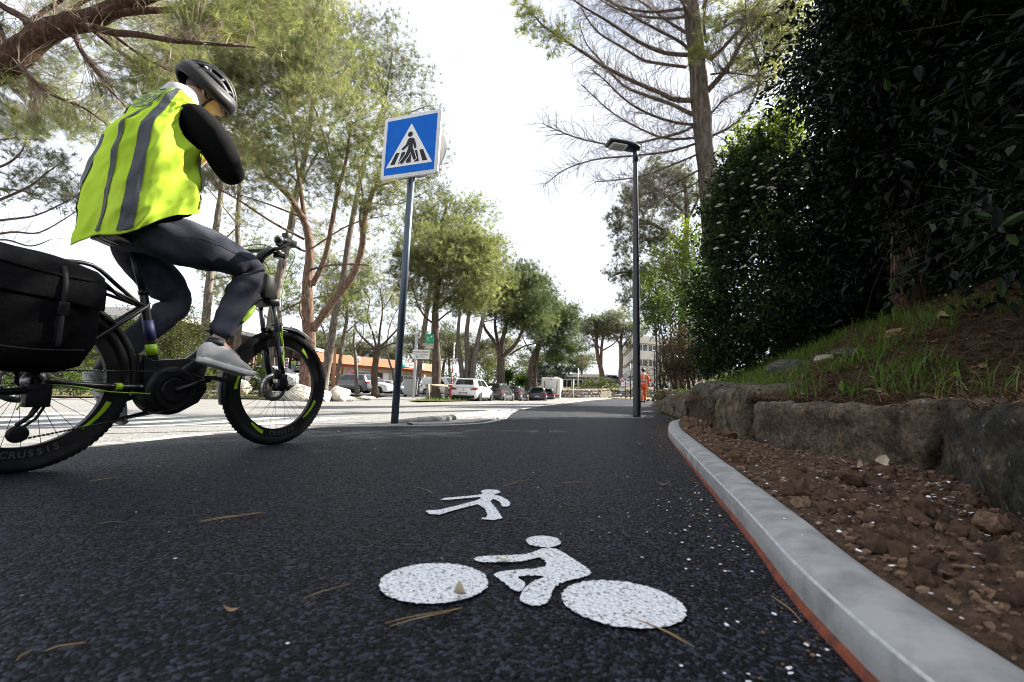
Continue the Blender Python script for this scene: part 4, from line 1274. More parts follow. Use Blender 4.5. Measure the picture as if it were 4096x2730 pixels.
# jeans
jj = [((0.305, 0, 1.10), (0.115, 0.13)), ((0.30, -0.095, 1.075), 0.135), ((0.56, -0.115, 1.070), 0.122), ((0.845, -0.125, 1.035), 0.086), ((0.77, -0.128, 0.86), 0.080), ((0.69, -0.13, 0.66), 0.062), ((0.672, -0.13, 0.60), 0.066),
      ((0.31, 0.095, 1.06), 0.125), ((0.47, 0.108, 0.93), 0.112), ((0.615, 0.115, 0.80), 0.082), ((0.49, 0.122, 0.66), 0.070), ((0.37, 0.128, 0.51), 0.060), ((0.345, 0.13, 0.475), 0.062), ((0.32, 0, 1.2), (0.11, 0.13))]
je = [(0, 1), (1, 2), (2, 3), (3, 4), (4, 5), (5, 6), (0, 7), (7, 8), (8, 9), (9, 10), (10, 11), (11, 12), (0, 13)]
jeans = skin('jeans', jj, je, MT['jeans'], rider, 3)
cr_ = [v.co for v in jeans.data.vertices]
for v in jeans.data.vertices:
    p = v.co
    k = 0.009 * mnoise.noise(V((p.x * 9, p.y * 5, p.z * 9))) + 0.007 * (0.3 - abs(mnoise.noise(V((p.x * 13 + p.z * 7, p.y * 9, p.z * 17 - p.x * 6)))))
    for c, w, a in ((V((0.72, -0.12, 0.96)), 0.10, 0.009), (V((0.66, -0.13, 0.64)), 0.08, 0.014), (V((0.36, -0.1, 1.07)), 0.12, 0.010), (V((0.52, 0.12, 0.76)), 0.1, 0.010)):
        d = (p - c).length
        k += a * math.exp(-(d / w) ** 2) * math.sin(60 * (p.z - c.z) + 24 * (p.x - c.x) + 3 * mnoise.noise(p * 8))
    v.co = p + v.normal * k
for pts in ([(0.33, -0.222, 1.115), (0.55, -0.236, 1.085), (0.76, -0.214, 1.05)],):
    MB().tube(catmull(pts, 6), 0.0016, 5).build('side_seam', MT['jeans'], jeans)
# jacket: trunk and both sleeves
kk = [((0.33, 0, 1.22), (0.10, 0.14)), ((0.36, 0, 1.45), (0.10, 0.14)), ((0.395, 0, 1.66), (0.08, 0.12)), ((0.43, 0, 1.80), 0.075),
      ((0.405, -0.185, 1.695), 0.098), ((0.50, -0.255, 1.55), 0.088), ((0.575, -0.275, 1.425), 0.064), ((0.60, -0.19, 1.53), 0.052), ((0.625, -0.11, 1.605), 0.045),
      ((0.405, 0.195, 1.70), 0.085), ((0.46, 0.25, 1.56), 0.072), ((0.50, 0.275, 1.44), 0.062), ((0.57, 0.19, 1.53), 0.05), ((0.62, 0.11, 1.605), 0.045), ((0.32, 0, 1.16), (0.10, 0.14))]
ke = [(0, 1), (1, 2), (2, 3), (2, 4), (4, 5), (5, 6), (6, 7), (7, 8), (2, 9), (9, 10), (10, 11), (11, 12), (12, 13), (0, 14)]
jk = skin('jacket', kk, ke, MT['jacket'], rider, 3)
for v in jk.data.vertices:
    v.co += v.normal * 0.006 * mnoise.noise(v.co * 9)
# hem of the jacket under the vest, at the front right
m = MB(); rows = []
for t in np.linspace(0, 1, 5):
    row = []
    for a in np.linspace(0, 2 * math.pi, 30, endpoint=False):
        c_, s_ = math.cos(a), math.sin(a)
        row.append(V((0.315 + (0.155 + 0.05 * t * (c_ > 0)) * c_, (0.185 + 0.02 * t) * s_, 1.28 - 0.10 * t + 0.35 * (0.155 * c_))))
    rows.append(row)
m.loft(rows, False); m.build('jacket_hem', MT['jacket'], rider)
# vest
VR = [(1.12, 0.315, 0.208, 0.228, 0.70), (1.21, 0.320, 0.206, 0.236, 0.60), (1.32, 0.326, 0.202, 0.234, 0.45), (1.45, 0.332, 0.192, 0.226, 0.30), (1.57, 0.342, 0.170, 0.216, 0.12), (1.67, 0.368, 0.122, 0.205, -0.05), (1.745, 0.390, 0.098, 0.185, -0.16), (1.80, 0.408, 0.078, 0.135, -0.22), (1.835, 0.418, 0.066, 0.088, -0.25), (1.855, 0.424, 0.06, 0.075, -0.25)]
VA = np.array(VR); vt = np.linspace(0, 1, len(VR))
def vsurf(th, t, off_=0.0):
    z, c, hd, hw, sl = [np.interp(t, vt, VA[:, k]) for k in range(5)]
    ca_, sa = math.cos(th), math.sin(th)
    ex = abs(ca_) ** 0.85 * (1 if ca_ > 0 else -1); ey = abs(sa) ** 0.85 * (1 if sa > 0 else -1)
    lo = max(0, 1 - t * 1.25)
    fold = 0.010 * math.sin(7 * th + 9 * t + 2.2 * mnoise.noise(V((ca_ * 2, sa * 2, t * 4)))) * (0.5 + 0.5 * mnoise.noise(V((ca_ * 1.4 + 5, sa * 1.4, t * 3)))) + 0.016 * mnoise.noise(V((ca_ * 2.2, sa * 2.2 + t * 1.5, t * 6)))
    # slack folds gathered on the near side, running from armhole to hem
    for sc_, am in ((3.0, 0.008), (6.5, 0.004)):
        n_ = mnoise.noise(V((th * sc_ * 0.55 + t * sc_ * 1.3, t * sc_ * 2.2 - th * sc_ * 0.5, sc_)))
        fold += am * (0.6 - 2.2 * abs(n_)) * min(1, (1 - t) * 2.5)
    side = math.exp(-((th - 5.0) / 0.75) ** 2)
    fold += 0.016 * side * math.sin(26 * (t - 0.14 * (th - 4.4))) * math.exp(-((t - 0.42) / 0.26) ** 2)
    w = min(1, (1 - t) * 3)
    hd2, hw2 = hd + (fold + off_) * w + off_ * (1 - w), hw + (fold + off_) * w + off_ * (1 - w)
    x = c + hd2 * ex
    return V((x, hw2 * ey, z + sl * (hd2 * ex) - 0.012 * lo * math.sin(5 * th)))
def arm_f(p):
    for s in (-1, 1):
        if p.y * s < 0.085: continue
        c = V((0.432, s * 0.19, 1.65)); d = p - c
        u = d.dot(V((0.25, 0, 0.97))); w = d.dot(V((0.97, 0, -0.25)))
        return math.hypot(u / 0.142, w / 0.105), c, u, w, d
    return 9, None, 0, 0, None
nth, nt_ = 180, 130
P_ = [[vsurf(2 * math.pi * i / nth, k / (nt_ - 1)) for i in range(nth)] for k in range(nt_)]
FV = [[arm_f(q) for q in row] for row in P_]
m = MB(); fs = []
for k in range(nt_ - 1):
    for i in range(nth):
        i2 = (i + 1) % nth
        if (FV[k][i][0] + FV[k][i2][0] + FV[k + 1][i][0] + FV[k + 1][i2][0]) / 4 > 1: fs.append((k * nth + i, k * nth + i2, (k + 1) * nth + i2, (k + 1) * nth + i))
vv = []
for k in range(nt_):
    for i in range(nth):
        f, c, u, w, d = FV[k][i]; q = P_[k][i]
        if 0.6 < f < 1.06:      # draw the cut edge on to the outline of the armhole
            q = q + (V((0.25, 0, 0.97)) * u + V((0.97, 0, -0.25)) * w) * (1.0 / f - 1)
        vv.append(q)
m.add(vv, fs, True)
vest = m.build('vest', MT['vest'], rider)
sd = vest.modifiers.new('thickness', 'SOLIDIFY'); sd.thickness = 0.004; sd.offset = -1
def tape(name, mat, path, w, off_=0.006, parent=vest):
    """path: (theta, t) down the vest, width in radians"""
    path = catmull([(a, b, 0) for a, b in path], 20); rows = []
    for a, b, _ in path:
        row = [vsurf(a + w * k, b, off_) for k in np.linspace(-0.5, 0.5, 11)]
        rows.append(row)
    m = MB(); m.loft(rows, False, True, closed=False)
    return m.build(name, MT[mat], parent)
tape('reflective_stripe', 'reflex', [(4.02, 0.02), (4.0, 0.3), (3.92, 0.55), (3.9, 0.7), (4.05, 0.86), (4.3, 0.93)], 0.27)
tape('reflective_stripe', 'reflex', [(3.50, 0.02), (3.49, 0.3), (3.42, 0.52), (3.40, 0.60)], 0.105)
tape('reflective_stripe', 'reflex', [(2.6, 0.02), (2.6, 0.3), (2.62, 0.6), (2.6, 0.8)], 0.25)
tape('reflective_stripe', 'reflex', [(3.62, 0.6), (3.72, 0.8), (3.95, 0.9)], 0.05)
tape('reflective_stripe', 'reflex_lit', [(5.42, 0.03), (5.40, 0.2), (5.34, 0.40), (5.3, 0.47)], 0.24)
tape('binding', 'reflex', [(t, 0.004) for t in np.linspace(0, 6.283, 40)], 0.0, 0.002) if False else None
# faded round print high on the back
m = MB(); rows = []
for k in range(9):
    rr = k / 8
    rows.append([vsurf(3.17 + 0.42 * rr * math.cos(a), 0.70 + 0.12 * rr * math.sin(a), 0.0035) for a in np.linspace(0, 2 * math.pi, 26, endpoint=False)])
MTv, ntv, bv, _o = newmat('back_print')
vecp = coords(ntv, (30, 30, 90))
colv = ramp(ntv, noise_n(ntv, vecp, 1.0, 2), [(0.46, (0.10, 0.14, 0.05)), (0.56, (0.30, 0.46, 0.06))])
ntv.links.new(colv, bv.inputs['Base Color']); setin(bv, Roughness=0.7)
MT['print'] = MTv
m.loft(rows, False); m.build('back_print', MT['print'], vest)
# collar of the garment below
m = MB(); rows = []
for t, (r1, r2, dz) in enumerate(((0.085, 0.098, -0.035), (0.08, 0.09, 0.0), (0.077, 0.083, 0.03), (0.072, 0.078, 0.038))):
    rows.append([V((0.425 + 0.012 * t + r1 * math.cos(a), r2 * math.sin(a), 1.845 + dz - 0.42 * r1 * math.cos(a) * 0.9)) for a in np.linspace(0, 2 * math.pi, 24, endpoint=False)])
m.loft(rows, False); m.build('collar', MT['scarf'], rider)
# shoes
def shoe(heel, toe, lat, roll_up, parent):
    h_, t_ = V(heel), V(toe)
    ax = (t_ - h_); L = ax.length; ax.normalize()
    up = V((-ax.z, 0, ax.x)); sd_ = V((0, 1, 0))
    fr = frame(h_, ax, sd_, up)
    rings = []
    for u, w, h0, h1 in ((0.0, 0.030, 0.02, 0.095), (0.06, 0.040, 0.02, 0.118), (0.22, 0.042, 0.02, 0.120), (0.36, 0.042, 0.02, 0.118), (0.48, 0.044, 0.02, 0.102), (0.62, 0.049, 0.02, 0.082), (0.78, 0.050, 0.02, 0.062), (0.90, 0.042, 0.022, 0.044), (0.975, 0.024, 0.024, 0.036)):
        ring = []
        for a in np.linspace(0, 2 * math.pi, 18, endpoint=False):
            c_, s_ = math.cos(a), math.sin(a)
            ring.append(fr @ V((u * L, w * (abs(c_) ** 0.8) * (1 if c_ > 0 else -1), (h0 + h1) / 2 + (h1 - h0) / 2 * (abs(s_) ** 0.75) * (1 if s_ > 0 else -1))))
        rings.append(ring)
    m = MB(); m.loft(rings)
    sh = m.build('shoe', MT['shoe'], parent)
    rings = []
    for z, g in ((0.0, 0.0), (0.004, 0.004), (0.022, 0.005), (0.027, 0.001)):
        ring = []
        for a in np.linspace(0, 2 * math.pi, 40, endpoint=False):
            u = 0.5 - 0.5 * math.cos(a)
            w = float(np.interp(u, [0, .04, .1, .35, .6, .78, .93, .98, 1], [0, .024, .037, .037, .046, .050, .040, .026, 0.0])) + g * 0.8
            ring.append(fr @ V((u * L * (1 + 0.02) - 0.004 + (0.004 if u > .5 else -0.004) * (g > 0), w * (1 if math.sin(a) > 0 else -1) * (0 if abs(math.sin(a)) < 1e-6 else 1), z + 0.014 * max(0, u - 0.85) / 0.15)))
        rings.append(ring)
    m = MB(); m.loft(rings); m.build('sole', MT['sole'], sh)
    m = MB()
    for k in range(5):
        u = 0.42 + 0.055 * k; z = float(np.interp(u, [.36, .48, .62, .78], [.118, .102, .082, .062])) + 0.003
        m.tube([fr @ V((u * L, -0.024, z - 0.006)), fr @ V((u * L + 0.004, 0, z)), fr @ V((u * L, 0.024, z - 0.006))], 0.003, 6)
    m.build('laces', MT['sole'], sh)
    m = MB()
    m.revolve([(0.036, 0.0), (0.042, 0.0), (0.043, 0.012), (0.036, 0.014)], fr @ Matrix.Translation((0.17 * L, 0, 0.112)), 18, closed=True)
    m.build('shoe_collar', MT['reflex'], sh)
shoe((0.572, -0.14, 0.478), (0.880, -0.14, 0.408), 0, 0, rider)
shoe((0.245, 0.14, 0.40), (0.405, 0.14, 0.150), 0, 0, rider)
for p0_, p1_ in (((0.665, -0.13, 0.60), (0.648, -0.135, 0.54)), ((0.335, 0.13, 0.47), (0.315, 0.135, 0.41))):
    MB().tube([p0_, p1_], 0.042, 14).build('sock', MT['reflex'], rider)
# helmet: black liner, seven ribs, brow band
hel_m = MB()
HB = HR @ Matrix.Rotation(R(-6), 4, 'Y')
def hp(lon, lat, r_=1.0):
    """lon: 0 at the brow over the crown to pi at the nape, lat: sideways angle"""
    x = math.cos(lon) * math.cos(lat) * 0.150 * r_
    y = math.sin(lat) * 0.112 * r_
    z = math.sin(lon) * math.cos(lat) * 0.135 * r_
    return HC + HB @ V((x - 0.016, y, z + 0.012))
rows = []
for lat in np.linspace(-1.45, 1.45, 19):
    rows.append([hp(lo, lat, 0.90) for lo in np.linspace(-0.12, math.pi + 0.28, 26)])
hel_m.loft(rows, False, True, closed=False)
helmet = hel_m.build('helmet', MT['black'], rider)
def rib(latf, w, lo0, lo1, r_=1.0, th=0.12, name='rib'):
    rows = []
    for lo in np.linspace(lo0, lo1, 22):
        e = min(1, 5 * min((lo - lo0), (lo1 - lo)) / (lo1 - lo0) + 0.25)
        la = latf(lo)
        rows.append([hp(lo, la - w * e, r_ - 0.10), hp(lo, la - w * e, r_ - 0.015), hp(lo, la - w * e * .6, r_ + 0.012), hp(lo, la, r_ + 0.02), hp(lo, la + w * e * .6, r_ + 0.012), hp(lo, la + w * e, r_ - 0.015), hp(lo, la + w * e, r_ - 0.10)])
    m = MB(); m.loft(rows, True, True); m.build(name, MT['helmet'], helmet)
rib(lambda lo: 0, 0.085, 0.05, 3.2)
for s in (-1, 1):
    rib(lambda lo: s * (0.24 + 0.17 * math.sin(lo)), 0.085, 0.02, 3.25)
    rib(lambda lo: s * (0.52 + 0.26 * math.sin(lo)), 0.095, -0.02, 3.3)
    rib(lambda lo: s * (0.86 + 0.34 * math.sin(lo)), 0.12, -0.05, 3.35)
for lo in (0.62, 1.35, 2.15, 2.75):
    rows = []
    for la in np.linspace(-1.15, 1.15, 24):
        rows.append([hp(lo - 0.10, la, 0.93), hp(lo - 0.09, la, 0.985), hp(lo + 0.09, la, 0.985), hp(lo + 0.10, la, 0.93)])
    m = MB(); m.loft(rows, True, True); m.build('bridge', MT['helmet'], helmet)
rows = []
for a in np.linspace(0, 2 * math.pi, 44, endpoint=False):
    def rp(k, dz): return HC + HB @ V((0.150 * k * math.cos(a) - 0.016, 0.116 * k * math.sin(a), 0.000 + dz + 0.014 * math.cos(2 * a) - 0.03 * math.exp(-((abs(a - math.pi) - 1.57) / 0.35) ** 2) * 0))
    rows.append([rp(0.88, 0.03), rp(0.97, 0.052), rp(1.03, 0.015), rp(1.02, -0.025), rp(0.92, -0.032)])
rows.append(rows[0])
m = MB(); m.loft(rows, False, True); m.build('rim', MT['helmet'], helmet)
m = MB()
for s in (-1, 1):
    m.tube(catmull([headp((0.055, s * 0.080, 0.03)), headp((0.03, s * 0.082, -0.05)), headp((0.035, s * 0.05, -0.112)), headp((0.04, 0, -0.125))], 5), 0.006, 6)
    m.tube(catmull([headp((-0.06, s * 0.078, 0.02)), headp((0.0, s * 0.083, -0.045)), headp((0.03, s * 0.08, -0.055))], 5), 0.006, 6)
m.build('chin_strap', MT['black'], helmet)
m = MB(); q = hp(2.35, -0.95, 1.03); m.ball(q, (0.012, 0.006, 0.006), 1); m.build('reflector_dot', MT['white_paint'], helmet)

# ================================================================== BUILDINGS
MT['darkwood'] = simple('dark_wood_cladding', (0.060, 0.042, 0.030), 0.8, c2=(0.04, 0.028, 0.02), ns=3, scale=(1, 1, 0.2))
MT['brownframe'] = simple('brown_frame', (0.15, 0.09, 0.06), 0.7)
MT['eave'] = simple('pale_eave', (0.50, 0.49, 0.47), 0.8)
MT['orange'] = simple('orange_fascia', (0.56, 0.19, 0.095), 0.7, c2=(0.48, 0.155, 0.075), ns=1.2)
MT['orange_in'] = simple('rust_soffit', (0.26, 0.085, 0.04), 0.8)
MT['beige'] = simple('beige_render', (0.46, 0.39, 0.30), 0.9, c2=(0.40, 0.33, 0.25), ns=1.5)
MT['offwhite'] = simple('offwhite_render', (0.62, 0.60, 0.56), 0.9, c2=(0.54, 0.52, 0.48), ns=0.8)
MT['winframe'] = simple('white_window_frame', (0.78, 0.78, 0.77), 0.5)
MT['bankgreen'] = simple('green_sign', (0.005, 0.32, 0.14), 0.4)
MT['teal'] = simple('teal_sign', (0.02, 0.30, 0.27), 0.5)
MT['signwhite'] = simple('white_sign', (0.78, 0.78, 0.77), 0.5, c2=(0.72, 0.72, 0.72))
MT['ink'] = simple('dark_lettering', (0.06, 0.07, 0.075), 0.6)
MT['redink'] = simple('red_lettering', (0.45, 0.04, 0.04), 0.6)
MT['hangar'] = simple('grey_cladding', (0.17, 0.18, 0.18), 0.7, c2=(0.12, 0.125, 0.13), ns=0.6)
ID3 = Matrix.Identity(4)

def flat(t, name, mat, u0, z0, u1, z1, d, fr, thick=0.03, **kw):
    """a panel standing on the facade frame fr (local u, z, outward d)"""
    m = MB(); m.prism([(u0, z0), (u1, z0), (u1, z1), (u0, z1)], d - thick, d, fr)
    return m.build(name, MT[mat], t, world=True, **kw)
def facade_frame(a, b):
    a, b = V(a), V(b)
    t = (b - a); t.z = 0; L = t.length; t.normalize()
    n = V((t.y, -t.x, 0))
    return frame(a, t, V((0, 0, 1)), n), L
def win(t, fr, u, z, w, h, d=0.0, panes=2, mat='winframe', fw=0.07, glass='glass'):
    m = MB()
    for (a0, b0, a1, b1) in ((0, 0, w, fw), (0, h - fw, w, h), (0, fw, fw, h - fw), (w - fw, fw, w, h - fw)):
        m.prism([(u + a0, z + b0), (u + a1, z + b0), (u + a1, z + b1), (u + a0, z + b1)], d, d + 0.06, fr)
    for k in range(1, panes):
        x = u + w * k / panes
        m.prism([(x - fw / 2, z + fw), (x + fw / 2, z + fw), (x + fw / 2, z + h - fw), (x - fw / 2, z + h - fw)], d, d + 0.055, fr)
    o = m.build('window', MT[mat], t, world=True)
    g = MB(); g.prism([(u + fw * .5, z + fw * .5), (u + w - fw * .5, z + fw * .5), (u + w - fw * .5, z + h - fw * .5), (u + fw * .5, z + h - fw * .5)], d + 0.005, d + 0.02, fr)
    g2 = g
    inv = WM[t.name].inverted()
    g2.v = [inv @ v for v in g2.v]
    g2.build('pane', MT[glass], o)
    return o

# dark timber building on the left, its long front running away from the viewer
bl = thing('timber_building', 'low dark timber clad building with wide pale eaves on the left behind the pines', 'building', (-30, 45, 0))
fr, L = facade_frame((-25.2, 57.5, -0.2), (-25.2, 33.5, -0.2))
fr, L = facade_frame((-25.2, 33.5, -0.2), (-25.2, 57.5, -0.2))
MB().box((-31.2, 45.5, 2.3), (12, 24, 5.0)).build('wall', MT['darkwood'], bl, world=True)
m = MB(); m.box((-30.9, 45.5, 5.05), (14.6, 26.6, 0.34)); m.build('roof', MT['eave'], bl, world=True, bevel=0.03)
MB().box((-30.9, 45.5, 4.82), (14.2, 26.2, 0.1)).build('soffit', MT['darkwood'], bl, world=True)
MB().box((-33.5, 45.5, 5.9), (8, 18, 1.2)).build('roof_upstand', MT['eave'], bl, world=True)
for k in range(9):
    win(bl, fr, 0.8 + k * 2.6, 2.7, 1.9, 1.5, 0.02, 2, 'brownframe', 0.12)
for k in range(7):
    win(bl, fr, 0.8 + k * 3.3, 0.6, 2.4, 1.5, 0.02, 3, 'brownframe', 0.1)
for k in range(10): flat(bl, 'post', 'brownframe', 0.1 + k * 2.6, 0, 0.35 + k * 2.6, 4.9, 0.22, fr, 0.2)
fr2, L2 = facade_frame((-37.2, 33.5, -0.2), (-25.2, 33.5, -0.2))
for k in range(4): win(bl, fr2, 0.8 + k * 2.9, 2.7, 2.0, 1.5, 0.02, 2, 'brownframe', 0.12)

# advert boards at the corner of the timber building
ad_ = thing('advert_board', 'dark board with a wave of colours and large white letters behind the pine trunk', 'sign', tuple(at(1185, 1545, 47)))
fa, La = facade_frame(at(1160, 1500, 47.5), at(1226, 1500, 46.5))
fa = frame(V((fa.translation.x, fa.translation.y, 0)), fa.to_3x3() @ V((1, 0, 0)), V((0, 0, 1)), fa.to_3x3() @ V((0, 0, 1)))
zt, zb_ = at(1190, 1444, 47).z, at(1190, 1483, 47).z
flat(ad_, 'board', 'black_gloss', -0.45, zb_ - 0.02, La + 0.25, zt + 0.12, 0.0, fa, 0.06)
flat(ad_, 'white_field', 'signwhite', 0.06, zb_, 0.70, zt, 0.012, fa, 0.011)
hh = zt - zb_
for k, (c, lo, hi) in enumerate((((0.62, 0.60, 0.05), 0.62, 0.98), ((0.05, 0.42, 0.30), 0.40, 0.62), ((0.03, 0.30, 0.55), 0.18, 0.40), ((0.55, 0.16, 0.05), 0.03, 0.16))):
    up_, dn = [], []
    for i in range(11):
        x = 0.08 + 0.60 * i / 10; w_ = 0.16 * math.sin(i / 10 * 5.2 - 0.6)
        up_.append((x, zb_ + hh * min(0.985, max(0.015, hi + w_ * 0.8)))); dn.append((x, zb_ + hh * min(0.985, max(0.012, lo + w_))))
    MT[f'wave{k}'] = simple(f'wave_colour', c, 0.5)
    mb = MB(); mb.prism(dn + up_[::-1], 0.012, 0.016 + 0.002 * k, fa); mb.build('colour_wave', MT[f'wave{k}'], ad_, world=True)
def world_text(t, name, body, size, fr_, mat, align='CENTER', bold=0.0, sx=1.0, ext=0.004):
    o = text_obj(name, body, size, WM[t.name].inverted() @ fr_, MT[mat], t, align, ext, bold, sx)
    return o
ux, uz, un = fa.to_3x3() @ V((1, 0, 0)), V((0, 0, 1)), fa.to_3x3() @ V((0, 0, 1))
for ln, body in ((0.73, 'UL'), (0.24, 'ST')):
    world_text(ad_, 'lettering', body, 0.52, frame(fa.translation + ux * 0.84 + uz * (zb_ + hh * ln) + un * 0.02, ux, uz, un), 'signwhite', 'LEFT', 0.008)
vb = thing('banner', 'white feather banner with violet lettering beside the dark board', 'banner', tuple(at(1145, 1545, 45.5)))
q0, q1 = at(1138, 1494, 45.5), at(1151, 1432, 45.5)
MT['violet'] = simple('violet_print', (0.24, 0.03, 0.28), 0.6)
MB().box(((q0.x + q1.x) / 2, 45.5, (q0.z + q1.z) / 2 - 0.2), (0.42, 0.04, q1.z - q0.z + 0.4)).build('cloth', MT['signwhite'], vb, world=True)
for k in range(4): MB().box(((q0.x + q1.x) / 2 + 0.02, 45.475, q0.z + 0.35 + 0.33 * k), (0.30, 0.02, 0.16)).build('print_band', MT['violet'], vb, world=True)

# bank pavilion with its orange fascia
P0, P1, P2, P3 = at(1205, 1550, 47), at(1655, 1560, 61), at(1722, 1560, 66.5), at(1700, 1560, 85)
for p in (P0, P1, P2, P3): p.z = -0.15
bk = thing('bank_building', 'single storey bank pavilion with a deep orange fascia and beige walls behind the parked cars', 'building', ((P0.x + P1.x) / 2, 56, 0))
cen = V((-20, 72, 0))
seg = [(P0, P1), (P1, P2), (P2, P3)]
for a, b in seg:
    f_, L_ = facade_frame(a, b)
    mb = MB(); mb.prism([(-0.3, 3.25), (L_ + 0.3, 3.25), (L_ + 0.3, 4.22), (-0.3, 4.22)], 0.75, 1.2, f_); mb.build('fascia', MT['orange'], bk, world=True)
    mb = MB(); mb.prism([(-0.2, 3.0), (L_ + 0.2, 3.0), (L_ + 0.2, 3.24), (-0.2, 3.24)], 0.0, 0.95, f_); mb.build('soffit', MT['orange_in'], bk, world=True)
    mb = MB(); mb.prism([(0, 0), (L_, 0), (L_, 3.0), (0, 3.0)], -0.3, 0.0, f_); mb.build('wall', MT['beige'], bk, world=True)
mb = MB(); mb.add([V((p.x, p.y, 4.1)) for p in (P0, P1, P2, P3)] + [V((-38, 85, 4.1))], [(0, 1, 2, 3, 4)]); mb.build('roof', MT['eave'], bk, world=True)
f_, L_ = facade_frame(P0, P1)
flat(bk, 'shutter', 'hangar', 5.6, 0.3, 8.6, 2.5, 0.05, f_, 0.04); flat(bk, 'shutter_rail', 'winframe', 5.6, 2.52, 8.7, 2.62, 0.08, f_, 0.08)
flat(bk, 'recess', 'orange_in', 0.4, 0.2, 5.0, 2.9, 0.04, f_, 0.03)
flat(bk, 'panel', 'winframe', 10.9, 0.8, 12.2, 2.6, 0.05, f_, 0.04)
for u in (13.2, 14.6, 16.0): win(bk, f_, u, 0.9, 1.15, 1.6, 0.02, 2)
flat(bk, 'entrance', 'darkwood', 10.0, 0.0, 10.8, 2.6, 0.05, f_, 0.04)
for k in range(6): flat(bk, 'pilaster', 'beige', 2.6 + 3.1 * k, 0, 2.95 + 3.1 * k, 3.0, 0.14, f_, 0.13)
f2, L2 = facade_frame(P1, P2)
win(bk, f2, 0.5, 0.4, 1.6, 2.2, 0.02, 3)
n3 = f_.to_3x3()
bx, bz, bn = n3 @ V((1, 0, 0)), V((0, 0, 1)), n3 @ V((0, 0, 1))
def on_f(fr_, u, z, d): return fr_ @ V((u, z, d))
ub = 13.1
MB().box((0, 0, 0), (3.6, 0.5, 0.06), frame(V((0, 0, 0)), bx, bz, bn).to_3x3().to_4x4()).build('name_panel', MT['signwhite'], bk).location = WM[bk.name].inverted() @ on_f(f_, ub + 2.1, 3.74, 1.24)
world_text(bk, 'lettering', 'BNP PARIBAS', 0.42, frame(on_f(f_, ub + 2.1, 3.74, 1.28), bx, bz, bn), 'ink', bold=0.006)
mb = MB(); mb.revolve([(0, 0.1), (0.36, 0.1), (0.42, 0.0), (0.36, -0.05)], frame(on_f(f_, ub - 0.05, 3.74, 1.25), bx, bz, bn), 20); mb.build('round_logo', MT['teal'], bk, world=True)
def bird_poly(s):
    """four pointed bird-like star"""
    pts = []
    for k, (r_, a) in enumerate(((1.0, 8), (0.26, 50), (0.85, 88), (0.25, 135), (0.62, 175), (0.24, 225), (0.8, 262), (0.22, 312))):
        pts.append((s * r_ * math.cos(R(a)), s * r_ * math.sin(R(a))))
    return pts
def logo(t, fr_, w, world=True, mat='signwhite', d0=0.0, d1=0.006, ring=((0.22, 0.22, 0.24, 25), (-0.16, 0.08, 0.2, 40), (-0.26, -0.18, 0.15, 60), (0.02, -0.26, 0.11, 10))):
    for x, y, s, a in ring:
        ca_, sa = math.cos(R(a)), math.sin(R(a))
        mb = MB(); mb.prism([((x * w + px * ca_ - py * sa), (y * w + px * sa + py * ca_)) for px, py in bird_poly(s * w)], d0, d1, fr_)
        mb.build('emblem_bird', MT[mat], t, world=world)
logo(bk, frame(on_f(f_, ub - 0.05, 3.74, 1.36), bx, bz, bn), 0.55)
c2x, c2n = f2.to_3x3() @ V((1, 0, 0)), f2.to_3x3() @ V((0, 0, 1))
world_text(bk, 'lettering', 'BNP PARIBAS', 0.3, frame(on_f(f2, L2 * 0.55, 3.72, 1.23), c2x, bz, c2n), 'teal', bold=0.006)

# pale office block on the right, end of the street
ob = thing('office_block', 'three storey off-white office block with ribbon windows at the far end of the path', 'building', tuple(at(2640, 1585, 72)))
A0, A1, A2 = at(2546, 1585, 68), at(2850, 1585, 76), at(2494, 1585, 92)
for p in (A0, A1, A2): p.z = 0.2
for a, b, nw in ((A0, A1, 8), (A2, A0, 7)):
    f_, L_ = facade_frame(a, b)
    mb = MB(); mb.prism([(0, 0), (L_, 0), (L_, 9.1), (0, 9.1)], -0.4, 0, f_); mb.build('wall', MT['offwhite'], ob, world=True)
    for z0, z1, d in ((8.15, 9.25, 0.5), (5.75, 6.95, 0.5), (2.9, 3.5, 0.25)):
        mb = MB(); mb.prism([(-d if a is A0 else 0, z0), (L_ + (d if b is A0 else 0), z0), (L_ + (d if b is A0 else 0), z1), (-d if a is A0 else 0, z1)], 0.0, d, f_); mb.build('spandrel', MT['offwhite'], ob, world=True)
    for z in (6.97, 4.65):
        for k in range(nw):
            win(ob, f_, 0.25 + k * (L_ - 0.4) / nw, z, (L_ - 0.4) / nw - 0.12, 1.12, 0.03, 2, 'winframe', 0.1)
    for k in range(nw // 2):
        win(ob, f_, 0.5 + k * (L_ - 0.4) / nw * 2, 0.6, (L_ - 0.4) / nw * 1.6, 1.5, 0.03, 3, 'winframe', 0.1)
mb = MB(); mb.add([V((p.x, p.y, 9.15)) for p in (A0, A1)] + [V((A1.x, A1.y + 20, 9.15)), V((A2.x, A2.y, 9.15))], [(0, 1, 2, 3)]); mb.build('roof', MT['eave'], ob, world=True)

